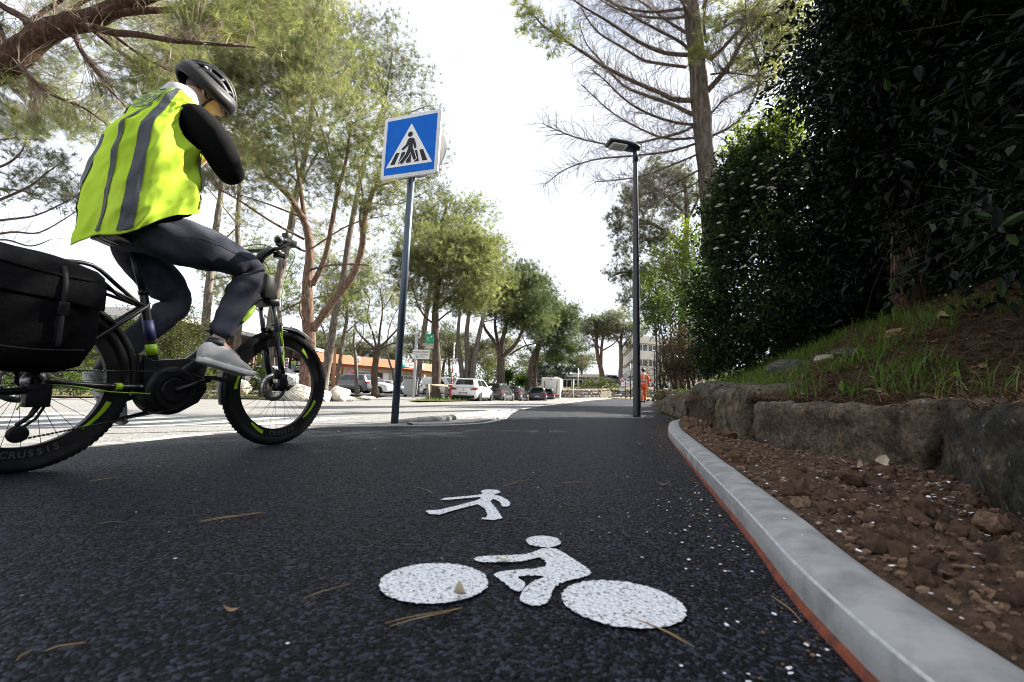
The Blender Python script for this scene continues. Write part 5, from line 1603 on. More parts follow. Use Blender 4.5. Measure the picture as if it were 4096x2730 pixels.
# long grey hall far down the street
hb = thing('grey_hall', 'long low grey hall with dark glazing far behind the motorhome', 'building', tuple(at(2250, 1560, 105)))
H0, H1 = at(2060, 1575, 108), at(2470, 1575, 104)
H0.z = H1.z = 0.3
f_, L_ = facade_frame(H0, H1)
zt_, zm = at(2250, 1496, 106).z, at(2250, 1508, 106).z
for nm, mat, z0, z1, d in (('wall', 'hangar', 0, zm - 0.3, 0.0), ('roof_edge', 'eave', zm - 0.3, zt_ - 0.3, 0.5), ('plinth', 'offwhite', 0, 1.1, 0.15)):
    mb = MB(); mb.prism([(0, z0), (L_, z0), (L_, z1), (0, z1)], -8 if nm != 'plinth' else -0.1, d, f_); mb.build(nm, MT[mat], hb, world=True)
for k in range(9): win(hb, f_, 0.6 + k * L_ / 9, 1.3, L_ / 9 - 0.5, zm - 2.2, 0.02, 2, 'winframe', 0.1)

# ================================================================== VEHICLES
MT['carglass'] = simple('car_glass', (0.012, 0.014, 0.016), 0.05, spec=0.8)
MT['taillight'] = simple('tail_light', (0.30, 0.012, 0.012), 0.2, c2=(0.22, 0.01, 0.01))
MT['headlight'] = simple('head_light', (0.55, 0.57, 0.60), 0.12, c2=(0.3, 0.31, 0.33), ns=14)
MT['plate'] = simple('number_plate', (0.72, 0.72, 0.70), 0.5, c2=(0.66, 0.66, 0.66))
MT['plateblue'] = simple('plate_blue', (0.02, 0.06, 0.32), 0.5)
MT['alloy'] = simple('alloy_rim', (0.42, 0.43, 0.44), 0.3, metal=0.8)
MT['alloy_dark'] = simple('dark_alloy_rim', (0.10, 0.10, 0.105), 0.35, metal=0.6)
paintc = dict(white=(0.78, 0.78, 0.78), black=(0.012, 0.012, 0.014), navy=(0.012, 0.015, 0.028), grey=(0.11, 0.115, 0.125), silver=(0.42, 0.43, 0.44), dgrey=(0.014, 0.016, 0.021), cream=(0.80, 0.78, 0.72), blue=(0.02, 0.05, 0.14))
PM = {k: simple(k + '_car_paint', c, 0.28, coat=0.8, c2=tuple(x * 0.97 for x in c)) for k, c in paintc.items()}
SHAPES = {
    # length, width, height, belt, nose height, greenhouse: rear bottom, rear top, front top, front bottom (fractions of length from the rear), rear top height of body
    'hatch': (4.05, 1.78, 1.45, 0.92, 0.76, 0.015, 0.10, 0.54, 0.76, 0.92),
    'estate': (4.45, 1.80, 1.46, 0.92, 0.76, 0.02, 0.10, 0.56, 0.75, 0.92),
    'suv': (4.6, 1.86, 1.68, 1.08, 0.98, 0.02, 0.12, 0.58, 0.77, 1.05),
    'mpv': (4.35, 1.82, 1.64, 1.02, 0.88, 0.02, 0.10, 0.58, 0.83, 1.02),
    'sedan': (4.6, 1.82, 1.44, 0.90, 0.74, 0.10, 0.26, 0.56, 0.77, 0.90),
    'van': (4.3, 1.82, 1.86, 1.10, 0.98, 0.0, 0.03, 0.66, 0.82, 1.10),
}
def car(name, label, color, shape, pos, rz, group, rim='alloy', plate=None, cat='car', dark_low=True):
    L, W_, H, belt, nose, g0, g1, g2, g3, rb_ = SHAPES[shape]
    t = thing(name, label, cat, tuple(pos), rz, group)
    w = W_ / 2
    X = lambda f: (f - 0.5) * L
    # lower body
    st = [(0.0, 0.42, rb_ - 0.24, 0.80), (0.012, 0.30, rb_ - 0.06, 0.92), (0.05, 0.22, rb_, 0.975), (0.18, 0.19, belt + 0.01, 1.0), (0.45, 0.18, belt, 1.0), (0.70, 0.18, belt - 0.01, 1.0), (0.77, 0.19, (belt + nose) / 2 + 0.05, 0.99), (0.90, 0.20, nose + 0.02, 0.95), (0.965, 0.22, nose - 0.10, 0.87), (0.99, 0.26, nose - 0.22, 0.76), (1.0, 0.34, nose - 0.34, 0.66)]
    xs = np.array([s[0] for s in st]); xi = np.concatenate([xs, np.linspace(0.1, 0.95, 20)]); xi = np.unique(np.round(xi, 4))
    rings = []
    for f in xi:
        zb, zt_, k = [np.interp(f, xs, [s[i] for s in st]) for i in (1, 2, 3)]
        ww = w * k; ring = []
        half = [(0.0, zb), (ww * 0.82, zb), (ww * 0.965, zb + 0.09), (ww, zb + (zt_ - zb) * 0.42), (ww * 0.995, zb + (zt_ - zb) * 0.66), (ww * 0.965, zt_ - 0.055), (ww * 0.90, zt_ - 0.01), (ww * 0.6, zt_ + 0.012), (0, zt_ + 0.02)]
        for y, z in half: ring.append(V((X(f), -y, z)))
        for y, z in half[-2:0:-1]: ring.append(V((X(f), y, z)))
        rings.append(ring)
    m = MB(); m.loft(rings)
    m.build('body', PM[color], t, sharp=50)
    # greenhouse
    zb = belt - 0.02; zt_ = H
    wb, wt = w * 0.93, w * (0.72 if shape != 'van' else 0.84)
    def gh(k):
        a, b = X(g0) * (1 - k) + X(g1) * k, X(g3) * (1 - k) + X(g2) * k
        return a, b, wb * (1 - k) + wt * k, zb + (zt_ - zb) * k
    rings = []
    for k, sh in ((0, 1), (0.3, 1), (0.6, 1), (0.88, 0.995), (0.96, 0.95), (1.0, 0.82)):
        a, b, ww, z = gh(k)
        if k > 0.9: ww *= sh; c_ = (a + b) / 2; a, b = c_ + (a - c_) * (0.5 + sh / 2), c_ + (b - c_) * (0.5 + sh / 2)
        ring = []
        for (x, y) in ((a, -ww * 0.80), (a + 0.09, -ww), (a * .6 + b * .4, -ww * 1.01), (b - 0.14, -ww * 0.985), (b, -ww * 0.78), (b + 0.04, -ww * .35), (b + 0.04, ww * .35), (b, ww * 0.78), (b - 0.14, ww * 0.985), (a * .6 + b * .4, ww * 1.01), (a + 0.09, ww), (a, ww * 0.80), (a - 0.03, ww * .3), (a - 0.03, -ww * .3)):
            ring.append(V((x, y, z)))
        rings.append(ring)
    m = MB(); m.loft(rings); m.build('cabin', PM[color], t, sharp=38)
    def glass(name, quad, push):
        c_ = sum(quad, V()) / 4
        n_ = (quad[1] - quad[0]).cross(quad[3] - quad[0]).normalized()
        if n_.dot(push) < 0: n_ = -n_
        q = [p + n_ * 0.012 for p in quad]
        # rounded corners, a little thickness
        out = []
        for i in range(4):
            p, pn, pp = q[i], q[(i + 1) % 4], q[i - 1]
            out += [p + (pp - p).normalized() * 0.06, p + ((pp - p).normalized() + (pn - p).normalized()) * 0.018, p + (pn - p).normalized() * 0.06]
        m = MB(); n0 = len(out)
        m.add(out + [p - n_ * 0.03 for p in out], [tuple(range(n0)), tuple(range(2 * n0 - 1, n0 - 1, -1))] + [(i, (i + 1) % n0, n0 + (i + 1) % n0, n0 + i) for i in range(n0)])
        m.build(name, MT['carglass'], t)
    def gp_(f, k, s=1, side=1):
        a, b, ww, z = gh(k)
        return V((a + (b - a) * f, side * ww * s, z))
    kr = 0.30 if shape in ('hatch', 'estate') else 0.2
    a, b, ww, z = gh(kr); a1, b1, ww1, z1 = gh(0.87)
    glass('rear_window', [V((a - 0.03, -ww * .76, z)), V((a - 0.03, ww * .76, z)), V((a1 - 0.03, ww1 * .76, z1)), V((a1 - 0.03, -ww1 * .76, z1))], V((-1, 0, 0.3)))
    a, b, ww, z = gh(0.1)
    glass('windscreen', [V((b + 0.045, -ww * .78, z)), V((b + 0.045, ww * .78, z)), V((b1 + 0.045, ww1 * .76, z1)), V((b1 + 0.045, -ww1 * .76, z1))], V((1, 0, 0.3)))
    cuts = (0.14, 0.46, 0.86) if shape in ('hatch', 'sedan') else ((0.07, 0.27, 0.55, 0.87) if shape != 'van' else (0.62, 0.88))
    for s in (-1, 1):
        for c0, c1 in zip(cuts[:-1], cuts[1:]):
            q = [gp_(c0 + 0.012, 0.14, 1.0, s), gp_(c1 - 0.012, 0.14, 1.0, s), gp_(c1 - 0.015 - (0.03 if c1 > .8 else 0), 0.86, 1.0, s), gp_(c0 + 0.012 + (0.03 if c0 < .15 else 0), 0.86, 1.0, s)]
            glass('side_window', q, V((0, s, 0.2)))
        m = MB(); q = gp_(0.90, 0.02, 1.0, s); m.ball((q.x - 0.05, q.y + s * 0.13, q.z + 0.07), (0.07, 0.11, 0.075), 2); m.build('mirror', PM[color] if color != 'silver' else MT['black'], t)
    # wheels
    rw = 0.315 if shape not in ('suv', 'van') else 0.35
    for fx in (0.185, 0.815):
        for s in (-1, 1):
            c_ = V((X(fx), s * (w - 0.10), rw))
            m = MB(); m.revolve([(0.0, 0.105), (rw * 1.13, 0.105), (rw * 1.13, -0.1), (0, -0.1)], Matrix.Translation((X(fx), s * (w - 0.098), rw + 0.01)) @ YAX, 28)
            m.build('wheel_arch', MT['black'], t)
            Wm = Matrix.Translation(c_) @ Matrix.Rotation(R(-90) * s, 4, 'X')
            m = MB(); m.revolve([(rw * 0.66, -0.09), (rw * 0.96, -0.085), (rw, -0.05), (rw, 0.07), (rw * 0.96, 0.105), (rw * 0.72, 0.112), (rw * 0.64, 0.10)], Wm, 28)
            wh = m.build('wheel', MT['rubber'], t)
            m = MB(); m.revolve([(0, 0.085), (rw * 0.18, 0.088), (rw * 0.2, 0.075), (rw * 0.56, 0.06), (rw * 0.62, 0.105), (rw * 0.68, 0.108)], Wm, 24)
            for k in range(5):
                m.prism([(-0.03, rw * 0.12), (0.03, rw * 0.12), (0.022, rw * 0.64), (-0.022, rw * 0.64)], 0.06, 0.112, Wm @ Matrix.Rotation(2 * math.pi * k / 5, 4, 'Z'))
            m.build('rim', MT[rim], wh, sharp=35)
    # lights, bumpers, plates, door gaps and handles
    for s in (-1, 1):
        zr_ = rb_ - 0.12
        m = MB()
        m.add([V((X(0.0) - 0.012, s * w * .50, zr_ + .02)), V((X(0.012) - .02, s * w * .88, zr_ + .09)), V((X(0.06), s * w * .995, zr_ + .10)), V((X(0.055), s * w * 1.0, zr_ - 0.02)), V((X(0.01) - .02, s * w * .90, zr_ - .06)), V((X(0.0) - 0.012, s * w * .52, zr_ - .05))], [(0, 1, 4, 5), (1, 2, 3, 4)] if s < 0 else [(5, 4, 1, 0), (4, 3, 2, 1)])
        me_o = m.build('tail_light', MT['taillight'], t); sd = me_o.modifiers.new('solid', 'SOLIDIFY'); sd.thickness = 0.05; sd.offset = 0
        m = MB()
        zf = nose - 0.12
        m.add([V((X(0.998), s * w * .50, zf - .10)), V((X(0.965) + .03, s * w * .84, zf - .04)), V((X(0.90), s * w * .955, zf + .05)), V((X(0.915), s * w * .95, zf - .06)), V((X(0.97) + .03, s * w * .83, zf - .14)), V((X(0.999), s * w * .52, zf - .16))], [(5, 4, 1, 0), (4, 3, 2, 1)])
        me_o = m.build('headlight', MT['headlight'], t); sd = me_o.modifiers.new('solid', 'SOLIDIFY'); sd.thickness = 0.05; sd.offset = 0
        for f in ((0.36, 0.60) if shape != 'van' else (0.62,)):
            MB().box((X(f), s * (w + 0.004), belt - 0.13), (0.16, 0.03, 0.03)).build('door_handle', PM[color], t)
        m = MB(); m.box((X(0.5), s * (w * 0.985), 0.24), (L * 0.42, 0.05, 0.10)); m.build('sill', MT['black'] if dark_low else PM[color], t, bevel=0.015)
        m = MB()
        for f in (0.33, 0.56, 0.75): m.box((X(f), s * (w - 0.001), 0.58), (0.008, 0.012, 0.62))
        m.build('door_seam', MT['black'], t)
    m = MB(); m.box((X(0.012), 0, 0.335), (0.10, W_ * 0.80, 0.17)); m.build('rear_bumper', MT['black'], t, bevel=0.03)
    m = MB(); m.box((X(0.992), 0, 0.36), (0.06, W_ * 0.60, 0.16)); m.build('front_grille', MT['black'], t, bevel=0.02)
    for x, nx in ((X(0.0) - 0.02, -1), (X(1.0) + 0.025, 1)):
        zp = (0.56 if nx < 0 else 0.46)
        p_ = MB().box((x, 0, zp), (0.02, 0.52, 0.115)).build('number_plate', MT['plate'], t)
        for s in (-1, 1): MB().box((x + nx * 0.002, s * 0.237, zp), (0.0205, 0.045, 0.113)).build('plate_band', MT['plateblue'], p_)
        if plate and nx < 0:
            text_obj('plate_text', plate, 0.105, frame((x + nx * 0.0125, 0, zp), (0, -1, 0), (0, 0, 1), (-1, 0, 0)), MT['ink'], p_, bold=0.002, sx=0.9, ext=0.001)
    if shape != 'van' and shape != 'sedan':
        a, b, ww, z = gh(0.98); MB().box((a + 0.02, 0, z - 0.03), (0.16, ww * 1.55, 0.03)).build('roof_spoiler', PM[color], t, bevel=0.01)
    m = MB(); a, b, ww, z = gh(1.0); m.tube([(a + 0.25, 0, z), (a + 0.15, 0, z + 0.16)], 0.006, 5); m.build('antenna', MT['black'], t)
    return t
HROW = R(90 - 13.6)
row = 'cars parked along the far side of the road'
def spot(px, py, Y):
    q = at(px, py, Y); return (q.x, q.y, q.z)
c1 = car('parked_car', 'white hatchback at the near end of the parked row, its number plate showing', 'white', 'hatch', spot(1893, 1607, 30.2), HROW, row, 'alloy_dark', 'GK 970 QQ')
badge = MB(); badge.prism([(0, 0.07), (0.045, 0), (0, -0.07), (-0.045, 0)], 0, 0.01, frame((-2.025 - 0.035, 0, 0.80), (0, -1, 0), (0, 0, 1), (-1, 0, 0))); badge.build('badge', MT['alloy'], c1)
text_obj('lettering', 'CLIO', 0.06, frame((-2.0405, 0, 0.70), (0, -1, 0), (0, 0, 1), (-1, 0, 0)), MT['alloy'], c1, sx=1.6, ext=0.006)
car('parked_car', 'dark grey estate car parked directly in front of the white hatchback', 'dgrey', 'estate', spot(1993, 1609, 36.5), HROW, row, 'alloy')
car('parked_car', 'black hatchback parked third in the row, silver wheels', 'black', 'hatch', spot(2063, 1609, 42.5), HROW + R(-1), row, 'alloy')
car('parked_car', 'small navy blue hatchback seen square from behind in the parked row', 'navy', 'hatch', spot(2151, 1609, 46.5), R(90 - 5), row, 'alloy', 'EW 216 AC')
car('parked_car', 'dark car half hidden in front of the small navy hatchback', 'dgrey', 'estate', spot(2190, 1606, 54), R(90 - 8), row, 'alloy')
car('parked_car', 'silver hatchback farthest along the row, beside the motorhome', 'silver', 'hatch', spot(2218, 1604, 60), R(90 - 10), row, 'alloy')
lotg = 'cars in the car park behind the pines'
car('parked_car', 'tall white car with sloping windscreen in the car park, seen through the front wheel', 'white', 'mpv', spot(1105, 1548, 37), R(-12), lotg)
car('parked_car', 'white saloon half hidden behind the thick pine trunk', 'white', 'sedan', spot(1178, 1556, 42), R(-12), lotg)
car('parked_car', 'white saloon showing its headlight just right of the thick pine trunk', 'white', 'sedan', spot(1236, 1560, 44.5), R(-14), lotg)
car('parked_car', 'low white car with dark windscreen behind the wooden post', 'white', 'sedan', spot(1338, 1566, 44), R(-16), lotg, 'alloy_dark')
car('parked_car', 'grey people carrier with its back to the right in the car park', 'grey', 'mpv', spot(1398, 1570, 41.5), R(168), lotg)
car('parked_car', 'white sport utility car with black wheel arches beside the grey people carrier', 'white', 'suv', spot(1487, 1575, 46), R(-20), lotg, 'alloy_dark')
car('parked_car', 'small silver car just left of the sign pole', 'silver', 'hatch', spot(1572, 1581, 47), R(-20), lotg)
car('parked_car', 'silver car partly hidden behind the grey wheelie bin', 'silver', 'hatch', spot(1672, 1584, 48), R(-20), lotg)
vn = car('parked_van', 'small white van behind the wooden rail fence', 'white', 'van', spot(1770, 1586, 45), R(-28), lotg, cat='van')
car('parked_car', 'dark blue car on the raised car park above the far stone wall', 'blue', 'sedan', spot(2450, 1538, 74), R(5), lotg)
car('parked_car', 'pale car behind the far road signs, next to the dark trunk', 'white', 'hatch', spot(2535, 1541, 72), R(10), lotg)

# motorhome seen from behind
mh = thing('motorhome', 'big cream motorhome with a blank rear wall at the far end of the parked row', 'motorhome', spot(2211, 1609, 58), R(90 - 10))
m = MB(); m.prism([(-3.2, 0.42), (3.0, 0.42), (3.3, 1.2), (2.6, 2.2), (2.5, 2.95), (-3.1, 2.95), (-3.2, 2.8)], -1.12, 1.12, frame((0, 0, 0), (1, 0, 0), (0, 0, 1), (0, -1, 0))); m.build('body', PM['cream'], mh, bevel=0.07)
m = MB()
for s in (-1, 1):
    m.prism([(s * 0.62, 1.25), (s * 0.70, 1.2), (s * 0.78, 1.8), (s * 0.80, 2.5), (s * 0.74, 2.55), (s * 0.71, 1.9)], 0, 0.02, frame((-3.205, 0, 0), (0, -1, 0), (0, 0, 1), (-1, 0, 0)))
m.build('brown_stripe', MT['brownframe'], mh)
m = MB(); m.box((-3.21, 0, 0.55), (0.06, 2.2, 0.22)); m.build('rear_bumper', MT['alloy'], mh, bevel=0.02)
for s in (-1, 1): MB().box((-3.215, s * 0.85, 0.80), (0.05, 0.42, 0.16)).build('tail_light', MT['taillight'], mh)
MB().box((-3.21, 0, 2.78), (0.03, 0.3, 0.06)).build('brake_light', MT['taillight'], mh)
m = MB(); m.tube([(-3.21, 0.22, 1.85), (-3.215, 0.0, 1.7), (-3.215, -0.3, 1.78), (-3.21, 0.05, 1.98)], 0.01, 5); m.build('emblem', MT['alloy'], mh)
m = MB(); m.revolve([(0, 0.14), (0.2, 0.12), (0.26, 0)], Matrix.Translation((-2.2, -0.5, 2.96)), 16); m.build('roof_dome', MT['white_paint'], mh)
for fx in (-1.9, 2.0):
    for s in (-1, 1):
        m = MB(); m.revolve([(0.2, -0.1), (0.34, -0.1), (0.35, 0), (0.34, 0.1), (0, 0.1)], Matrix.Translation((fx, s * 0.98, 0.35)) @ Matrix.Rotation(R(-90) * s, 4, 'X'), 20); m.build('wheel', MT['rubber'], mh)

# ================================================================== STREET FURNITURE
MT['poleblue'] = simple('dark_blue_grey_steel', (0.075, 0.095, 0.125), 0.33, metal=0.55, c2=(0.06, 0.08, 0.11), ns=3)
MT['lampblack'] = simple('anthracite_lamp', (0.012, 0.014, 0.020), 0.36, coat=0.2)
MT['signblue'] = simple('sign_blue', (0.002, 0.125, 0.56), 0.6, c2=(0.002, 0.115, 0.52), spec=0.15)
MT['signalu'] = simple('sign_frame', (0.66, 0.665, 0.67), 0.45, c2=(0.58, 0.585, 0.59), ns=30)
MT['signback'] = simple('sign_back_grey', (0.40, 0.40, 0.39), 0.6)
MT['led'] = simple('led_lens', (0.34, 0.33, 0.28), 0.25, c2=(0.16, 0.16, 0.14), ns=60)

# pedestrian crossing sign
sb = gp(1577, 1703)
st_ = at(1646, 700, sb.y)
cs = thing('crossing_sign', 'blue square pedestrian crossing sign on a tall dark pole at the edge of the path', 'road sign', (sb.x, sb.y, 0))
up_ = V((st_.x - sb.x, 0, st_.z)).normalized()
ptop = V((sb.x, sb.y, 0)) + up_ * (st_.z + 0.62)
MB().tube([(sb.x, sb.y, -0.05), tuple(ptop)], 0.038, 18).build('pole', MT['poleblue'], cs, world=True)
m = MB(); m.revolve([(0.045, 0.0), (0.075, 0.0), (0.07, 0.014), (0.045, 0.02)], Matrix.Translation((0, 0, 0.002)), 20, closed=True); m.build('pole_collar', MT['concrete_old'], cs)
pr = V((0.936, -0.352, 0)).normalized()
pn = V((pr.y, -pr.x, 0))
if pn.y > 0: pn = -pn
pc0 = V((sb.x, sb.y, 0)) + pn * 0.065
cor = []
for px, py in ((1540.6, 482.5), (1767, 431), (1753, 686), (1516.5, 723)):
    d = ray(px, py); k = (pc0 - CP).dot(pn) / d.dot(pn); cor.append(CP + d * k)
cc_ = sum(cor, V()) / 4
side_u = ((cor[3] - cor[0]).length + (cor[2] - cor[1]).length) / 2
wid = ((cor[1] - cor[0]).length + (cor[2] - cor[3]).length) / 2
S_ = (side_u + wid) / 2
pu = ((cor[0] + cor[1]) - (cor[2] + cor[3])).normalized()
pu = (pu - pn * pu.dot(pn)).normalized()
pr2 = pu.cross(pn).normalized()
if pr2.dot(pr) < 0: pr2 = -pr2
PF = frame(cc_, pr2, pu, pn)
def rsq(h, r_, n=6):
    out = []
    for cx, cy, a0 in ((h - r_, h - r_, 0), (-h + r_, h - r_, 90), (-h + r_, -h + r_, 180), (h - r_, -h + r_, 270)):
        for k in range(n + 1):
            a = R(a0 + 90 * k / n); out.append((cx + r_ * math.cos(a), cy + r_ * math.sin(a)))
    return out
def sp(name, mat, poly, d0, d1): 
    mb = MB(); mb.prism([(x * S_, y * S_) for x, y in poly], d0, d1, PF); return mb.build(name, MT[mat], cs, world=True)
mb = MB(); mb.prism([(x * S_, y * S_) for x, y in rsq(0.5, 0.045)], -0.03, 0.0, PF); mb.build('panel', MT['signalu'], cs, world=True, bevel=0.006)
sp('blue_field', 'signblue', rsq(0.438, 0.012), 0.0005, 0.0025)
sp('white_triangle', 'signwhite', [(-0.405, -0.325), (0.405, -0.325), (0.0, 0.34)], 0.003, 0.005)
for k in range(5):
    x = -0.285 + 0.1425 * k
    lean = -x * 0.28
    sp('stripe', 'black', [(x - 0.047 * 1.0, -0.285), (x + 0.036, -0.285), (x + lean + 0.030, -0.105), (x + lean - 0.034, -0.105)], 0.0055, 0.007)
PED = dict(head=circ((-0.005, 0.150), 0.036, 0.036, 0, 18),
           torso=[(-0.005, 0.105), (0.035, 0.10), (0.062, 0.085), (0.088, 0.02), (0.105, -0.035), (0.095, -0.055), (0.080, -0.048), (0.050, 0.03), (0.045, -0.045), (0.075, -0.11), (0.115, -0.205), (0.092, -0.225), (0.075, -0.21), (0.02, -0.10), (-0.02, -0.16), (-0.105, -0.255), (-0.135, -0.245), (-0.135, -0.22), (-0.055, -0.13), (-0.020, -0.05), (-0.018, 0.01), (-0.045, -0.01), (-0.105, -0.055), (-0.125, -0.045), (-0.118, -0.03), (-0.06, 0.015), (-0.035, 0.085)])
def grow(poly, g):
    out = []; n = len(poly)
    ar = sum(poly[i][0] * poly[(i + 1) % n][1] - poly[(i + 1) % n][0] * poly[i][1] for i in range(n))
    sg = 1 if ar > 0 else -1
    for i in range(n):
        a, b, c = np.array(poly[i - 1]), np.array(poly[i]), np.array(poly[(i + 1) % n])
        t1, t2 = (b - a) / np.linalg.norm(b - a), (c - b) / np.linalg.norm(c - b)
        n_ = np.array([t1[1] + t2[1], -t1[0] - t2[0]]) * sg; n_ = n_ / max(np.linalg.norm(n_), 0.5)
        out.append(tuple(b + n_ * g))
    return out
PED['torso'] = grow([(x * 1.08, y * 1.08 - 0.012) for x, y in PED['torso']], 0.006)
PED['head'] = [(x * 1.15, y * 1.15 - 0.008) for x, y in PED['head']]
sp('walker_outline', 'signwhite', grow(PED['torso'], 0.012), 0.0072, 0.008)
sp('walker', 'black', PED['torso'], 0.0082, 0.0095)
sp('walker_head', 'black', PED['head'], 0.0082, 0.0095)
# the back of a round sign on the same pole
dn_ = V((pn.x * 0.8 + 0.5, pn.y * 0.8, 0)).normalized()
dc = cc_ - pn * 0.15 + pr2 * 0.055 - pu * 0.0
mb = MB(); mb.revolve([(0, -0.012), (0.305, -0.012), (0.312, 0.0), (0.305, 0.012), (0, 0.012)], frame(dc, pr2, pu, pn), 44); mb.build('round_sign_back', MT['signback'], cs, world=True, sharp=35)
m = MB()
for dz in (-0.16, 0.16): m.box(cc_ - pn * 0.05 + pu * dz, (0.12, 0.03, 0.04), frame(V(), pr2, pn, pu).to_3x3().to_4x4())
m.build('bracket', MT['galv'], cs, world=True)

def street_lamp(label, base, H, dirv, tilt=R(8), r0_=0.07, r1_=0.042):
    t = thing('street_lamp', label, 'street lamp', base, 0, 'tall dark street lamps along the path')
    m = MB(); m.tube([(0, 0, -0.05), (0, 0, 0.03), (0, 0, H * 0.55), (0, 0, H - 0.22), (0, 0, H)], [r0_ + .002, r0_, (r0_ + r1_) / 2 * 1.02, r1_, r1_], 20); m.build('pole', MT['lampblack'], t)
    m = MB(); m.tube([(0, 0, H - 0.26), (0, 0, H + 0.03)], r1_ * 1.18, 20); m.build('collar', MT['lampblack'], t)
    d = V((*dirv, 0)).normalized(); sd_ = V((-d.y, d.x, 0)); d2 = (d * math.cos(tilt) + V((0, 0, math.sin(tilt)))); u2 = sd_.cross(d2).normalized(); 
    if u2.z < 0: u2 = -u2
    fr_ = frame((0, 0, H + 0.03), d2, sd_, u2)
    rings = []
    for x, w_, z0, z1 in ((-0.07, 0.05, -0.06, 0.02), (-0.055, 0.085, -0.065, 0.04), (0.05, 0.125, -0.06, 0.055), (0.2, 0.14, -0.05, 0.06), (0.42, 0.145, -0.04, 0.055), (0.56, 0.142, -0.038, 0.045), (0.575, 0.135, -0.034, 0.03)):
        rings.append([fr_ @ V((x, w_ * (abs(math.cos(a)) ** .55) * (1 if math.cos(a) > 0 else -1), (z0 + z1) / 2 + (z1 - z0) / 2 * (abs(math.sin(a)) ** .7) * (1 if math.sin(a) > 0 else -1))) for a in np.linspace(0, 2 * math.pi, 24, endpoint=False)])
    m = MB(); m.loft(rings); m.build('lamp_head', MT['lampblack'], t, sharp=40)
    m = MB(); m.prism([(x * 1, y) for x, y in [(0.36 + a * 1.5, b * 1.15) for a, b in rsq(0.105, 0.03)]], -0.052, -0.038, fr_); rim_ = m.build('lens_rim', MT['signalu'], t)
    m = MB()
    for i in range(5):
        for k in range(5): m.box(fr_ @ V((0.27 + 0.045 * i, -0.07 + 0.035 * k, -0.054)), (0.028, 0.02, 0.01), fr_.to_3x3().to_4x4())
    m.build('led_lens', MT['led'], t)
    return t
lb = gp(2548, 1668)
LH = at(2539, 598, lb.y).z
street_lamp('nearest street lamp, a dark pole rising beside the path with its head against the sky', (lb.x, lb.y, 0), LH, (-0.95, -0.22), R(1))
for px, py, Y, yt, lab in ((2628, 1590, 30, 1275, 'second street lamp, half sunk behind the grassy bank'), (2619, 1586, 50, 1405, 'farthest street lamp, just left of the second one')):
    q = at(px, py, Y); street_lamp(lab, (q.x, q.y, q.z - 0.05), at(px, yt, Y).z - q.z, (-0.95, -0.3), R(4))

# worker in orange behind the lamp post
MT['hvorange'] = simple('hi_vis_orange', (0.85, 0.13, 0.015), 0.7, c2=(0.75, 0.10, 0.012), ns=4)
MT['silver_tape'] = simple('silver_tape', (0.55, 0.55, 0.52), 0.4)
wq = at(2574, 1611, 24)
wk = thing('person', 'road worker in orange hi-vis jacket and trousers walking away behind the nearest lamp post', 'person', tuple(wq), R(8))
jl = []; ed = []; J = {}
for n_, p, r_ in (('pelvis', (0, 0, 0.95), 0.12), ('waist', (0, 0, 1.10), 0.115), ('chest', (0, 0, 1.35), 0.13), ('nb', (0, 0, 1.50), 0.07), ('nk', (0, 0.02, 1.56), 0.05), ('hd', (0, 0.03, 1.68), 0.085)): j(n_, p, r_)
for s, q in ((-1, 'l'), (1, 'r')):
    j('hip' + q, (s * .09, 0, .92), .09); j('kn' + q, (s * .10, 0.05 * s + .03, .5), .06); j('an' + q, (s * .10, 0.09 * s - .02, .09), .042); j('to' + q, (s * .11, 0.09 * s + .13, .04), .036)
    j('sh' + q, (s * .19, 0, 1.45), .06); j('el' + q, (s * .28, -.02, 1.19), .048); j('wr' + q, (s * .27, 0.10, .96), .033); j('pa' + q, (s * .265, 0.13, .90), .034)
    for k in range(4): j(f'fi{k}' + q, (s * .262, .10 + .02 * k, .82 + .006 * abs(k - 1)), .010)
    j('tb' + q, (s * .235, .16, .87), .011)
chain('pelvis', 'waist', 'chest', 'nb', 'nk', 'hd')
for q in 'lr':
    chain('pelvis', 'hip' + q, 'kn' + q, 'an' + q, 'to' + q); chain('nb', 'sh' + q, 'el' + q, 'wr' + q, 'pa' + q)
    for k in range(4): chain('pa' + q, f'fi{k}' + q)
    chain('pa' + q, 'tb' + q)
skin('body', jl, ed, MT['skin'], wk, 2)
m = MB(); m.ball((0, 0.015, 1.70), (0.092, 0.105, 0.115), 3, amp=0.05); m.build('hair', MT['hair'], wk)
skin('jacket', [((0, 0, .90), (.19, .15)), ((0, 0, 1.1), (.18, .14)), ((0, 0, 1.36), (.185, .14)), ((0, 0, 1.5), .085), ((-.2, 0, 1.44), .085), ((-.285, -.02, 1.19), .07), ((-.27, .08, .98), .055), ((.2, 0, 1.44), .085), ((.285, -.02, 1.19), .07), ((.27, .08, .98), .055)],
     [(0, 1), (1, 2), (2, 3), (2, 4), (4, 5), (5, 6), (2, 7), (7, 8), (8, 9)], MT['hvorange'], wk, 2)
for z in (1.0, 1.16):
    m = MB(); m.loft([[V((.192 * math.cos(a), .155 * math.sin(a), z + dz)) for a in np.linspace(0, 2 * math.pi, 28, endpoint=False)] for dz in (-.027, .027)], False); m.build('silver_band', MT['silver_tape'], wk)
skin('trousers', [((0, 0, .93), (.16, .13)), ((-.10, 0, .86), .105), ((-.105, -.02 + .03, .5), .085), ((-.105, -.09, .10), .075), ((.10, 0, .86), .105), ((.105, .08, .5), .085), ((.105, .07, .10), .075)], [(0, 1), (1, 2), (2, 3), (0, 4), (4, 5), (5, 6)], MT['hvorange'], wk, 2)
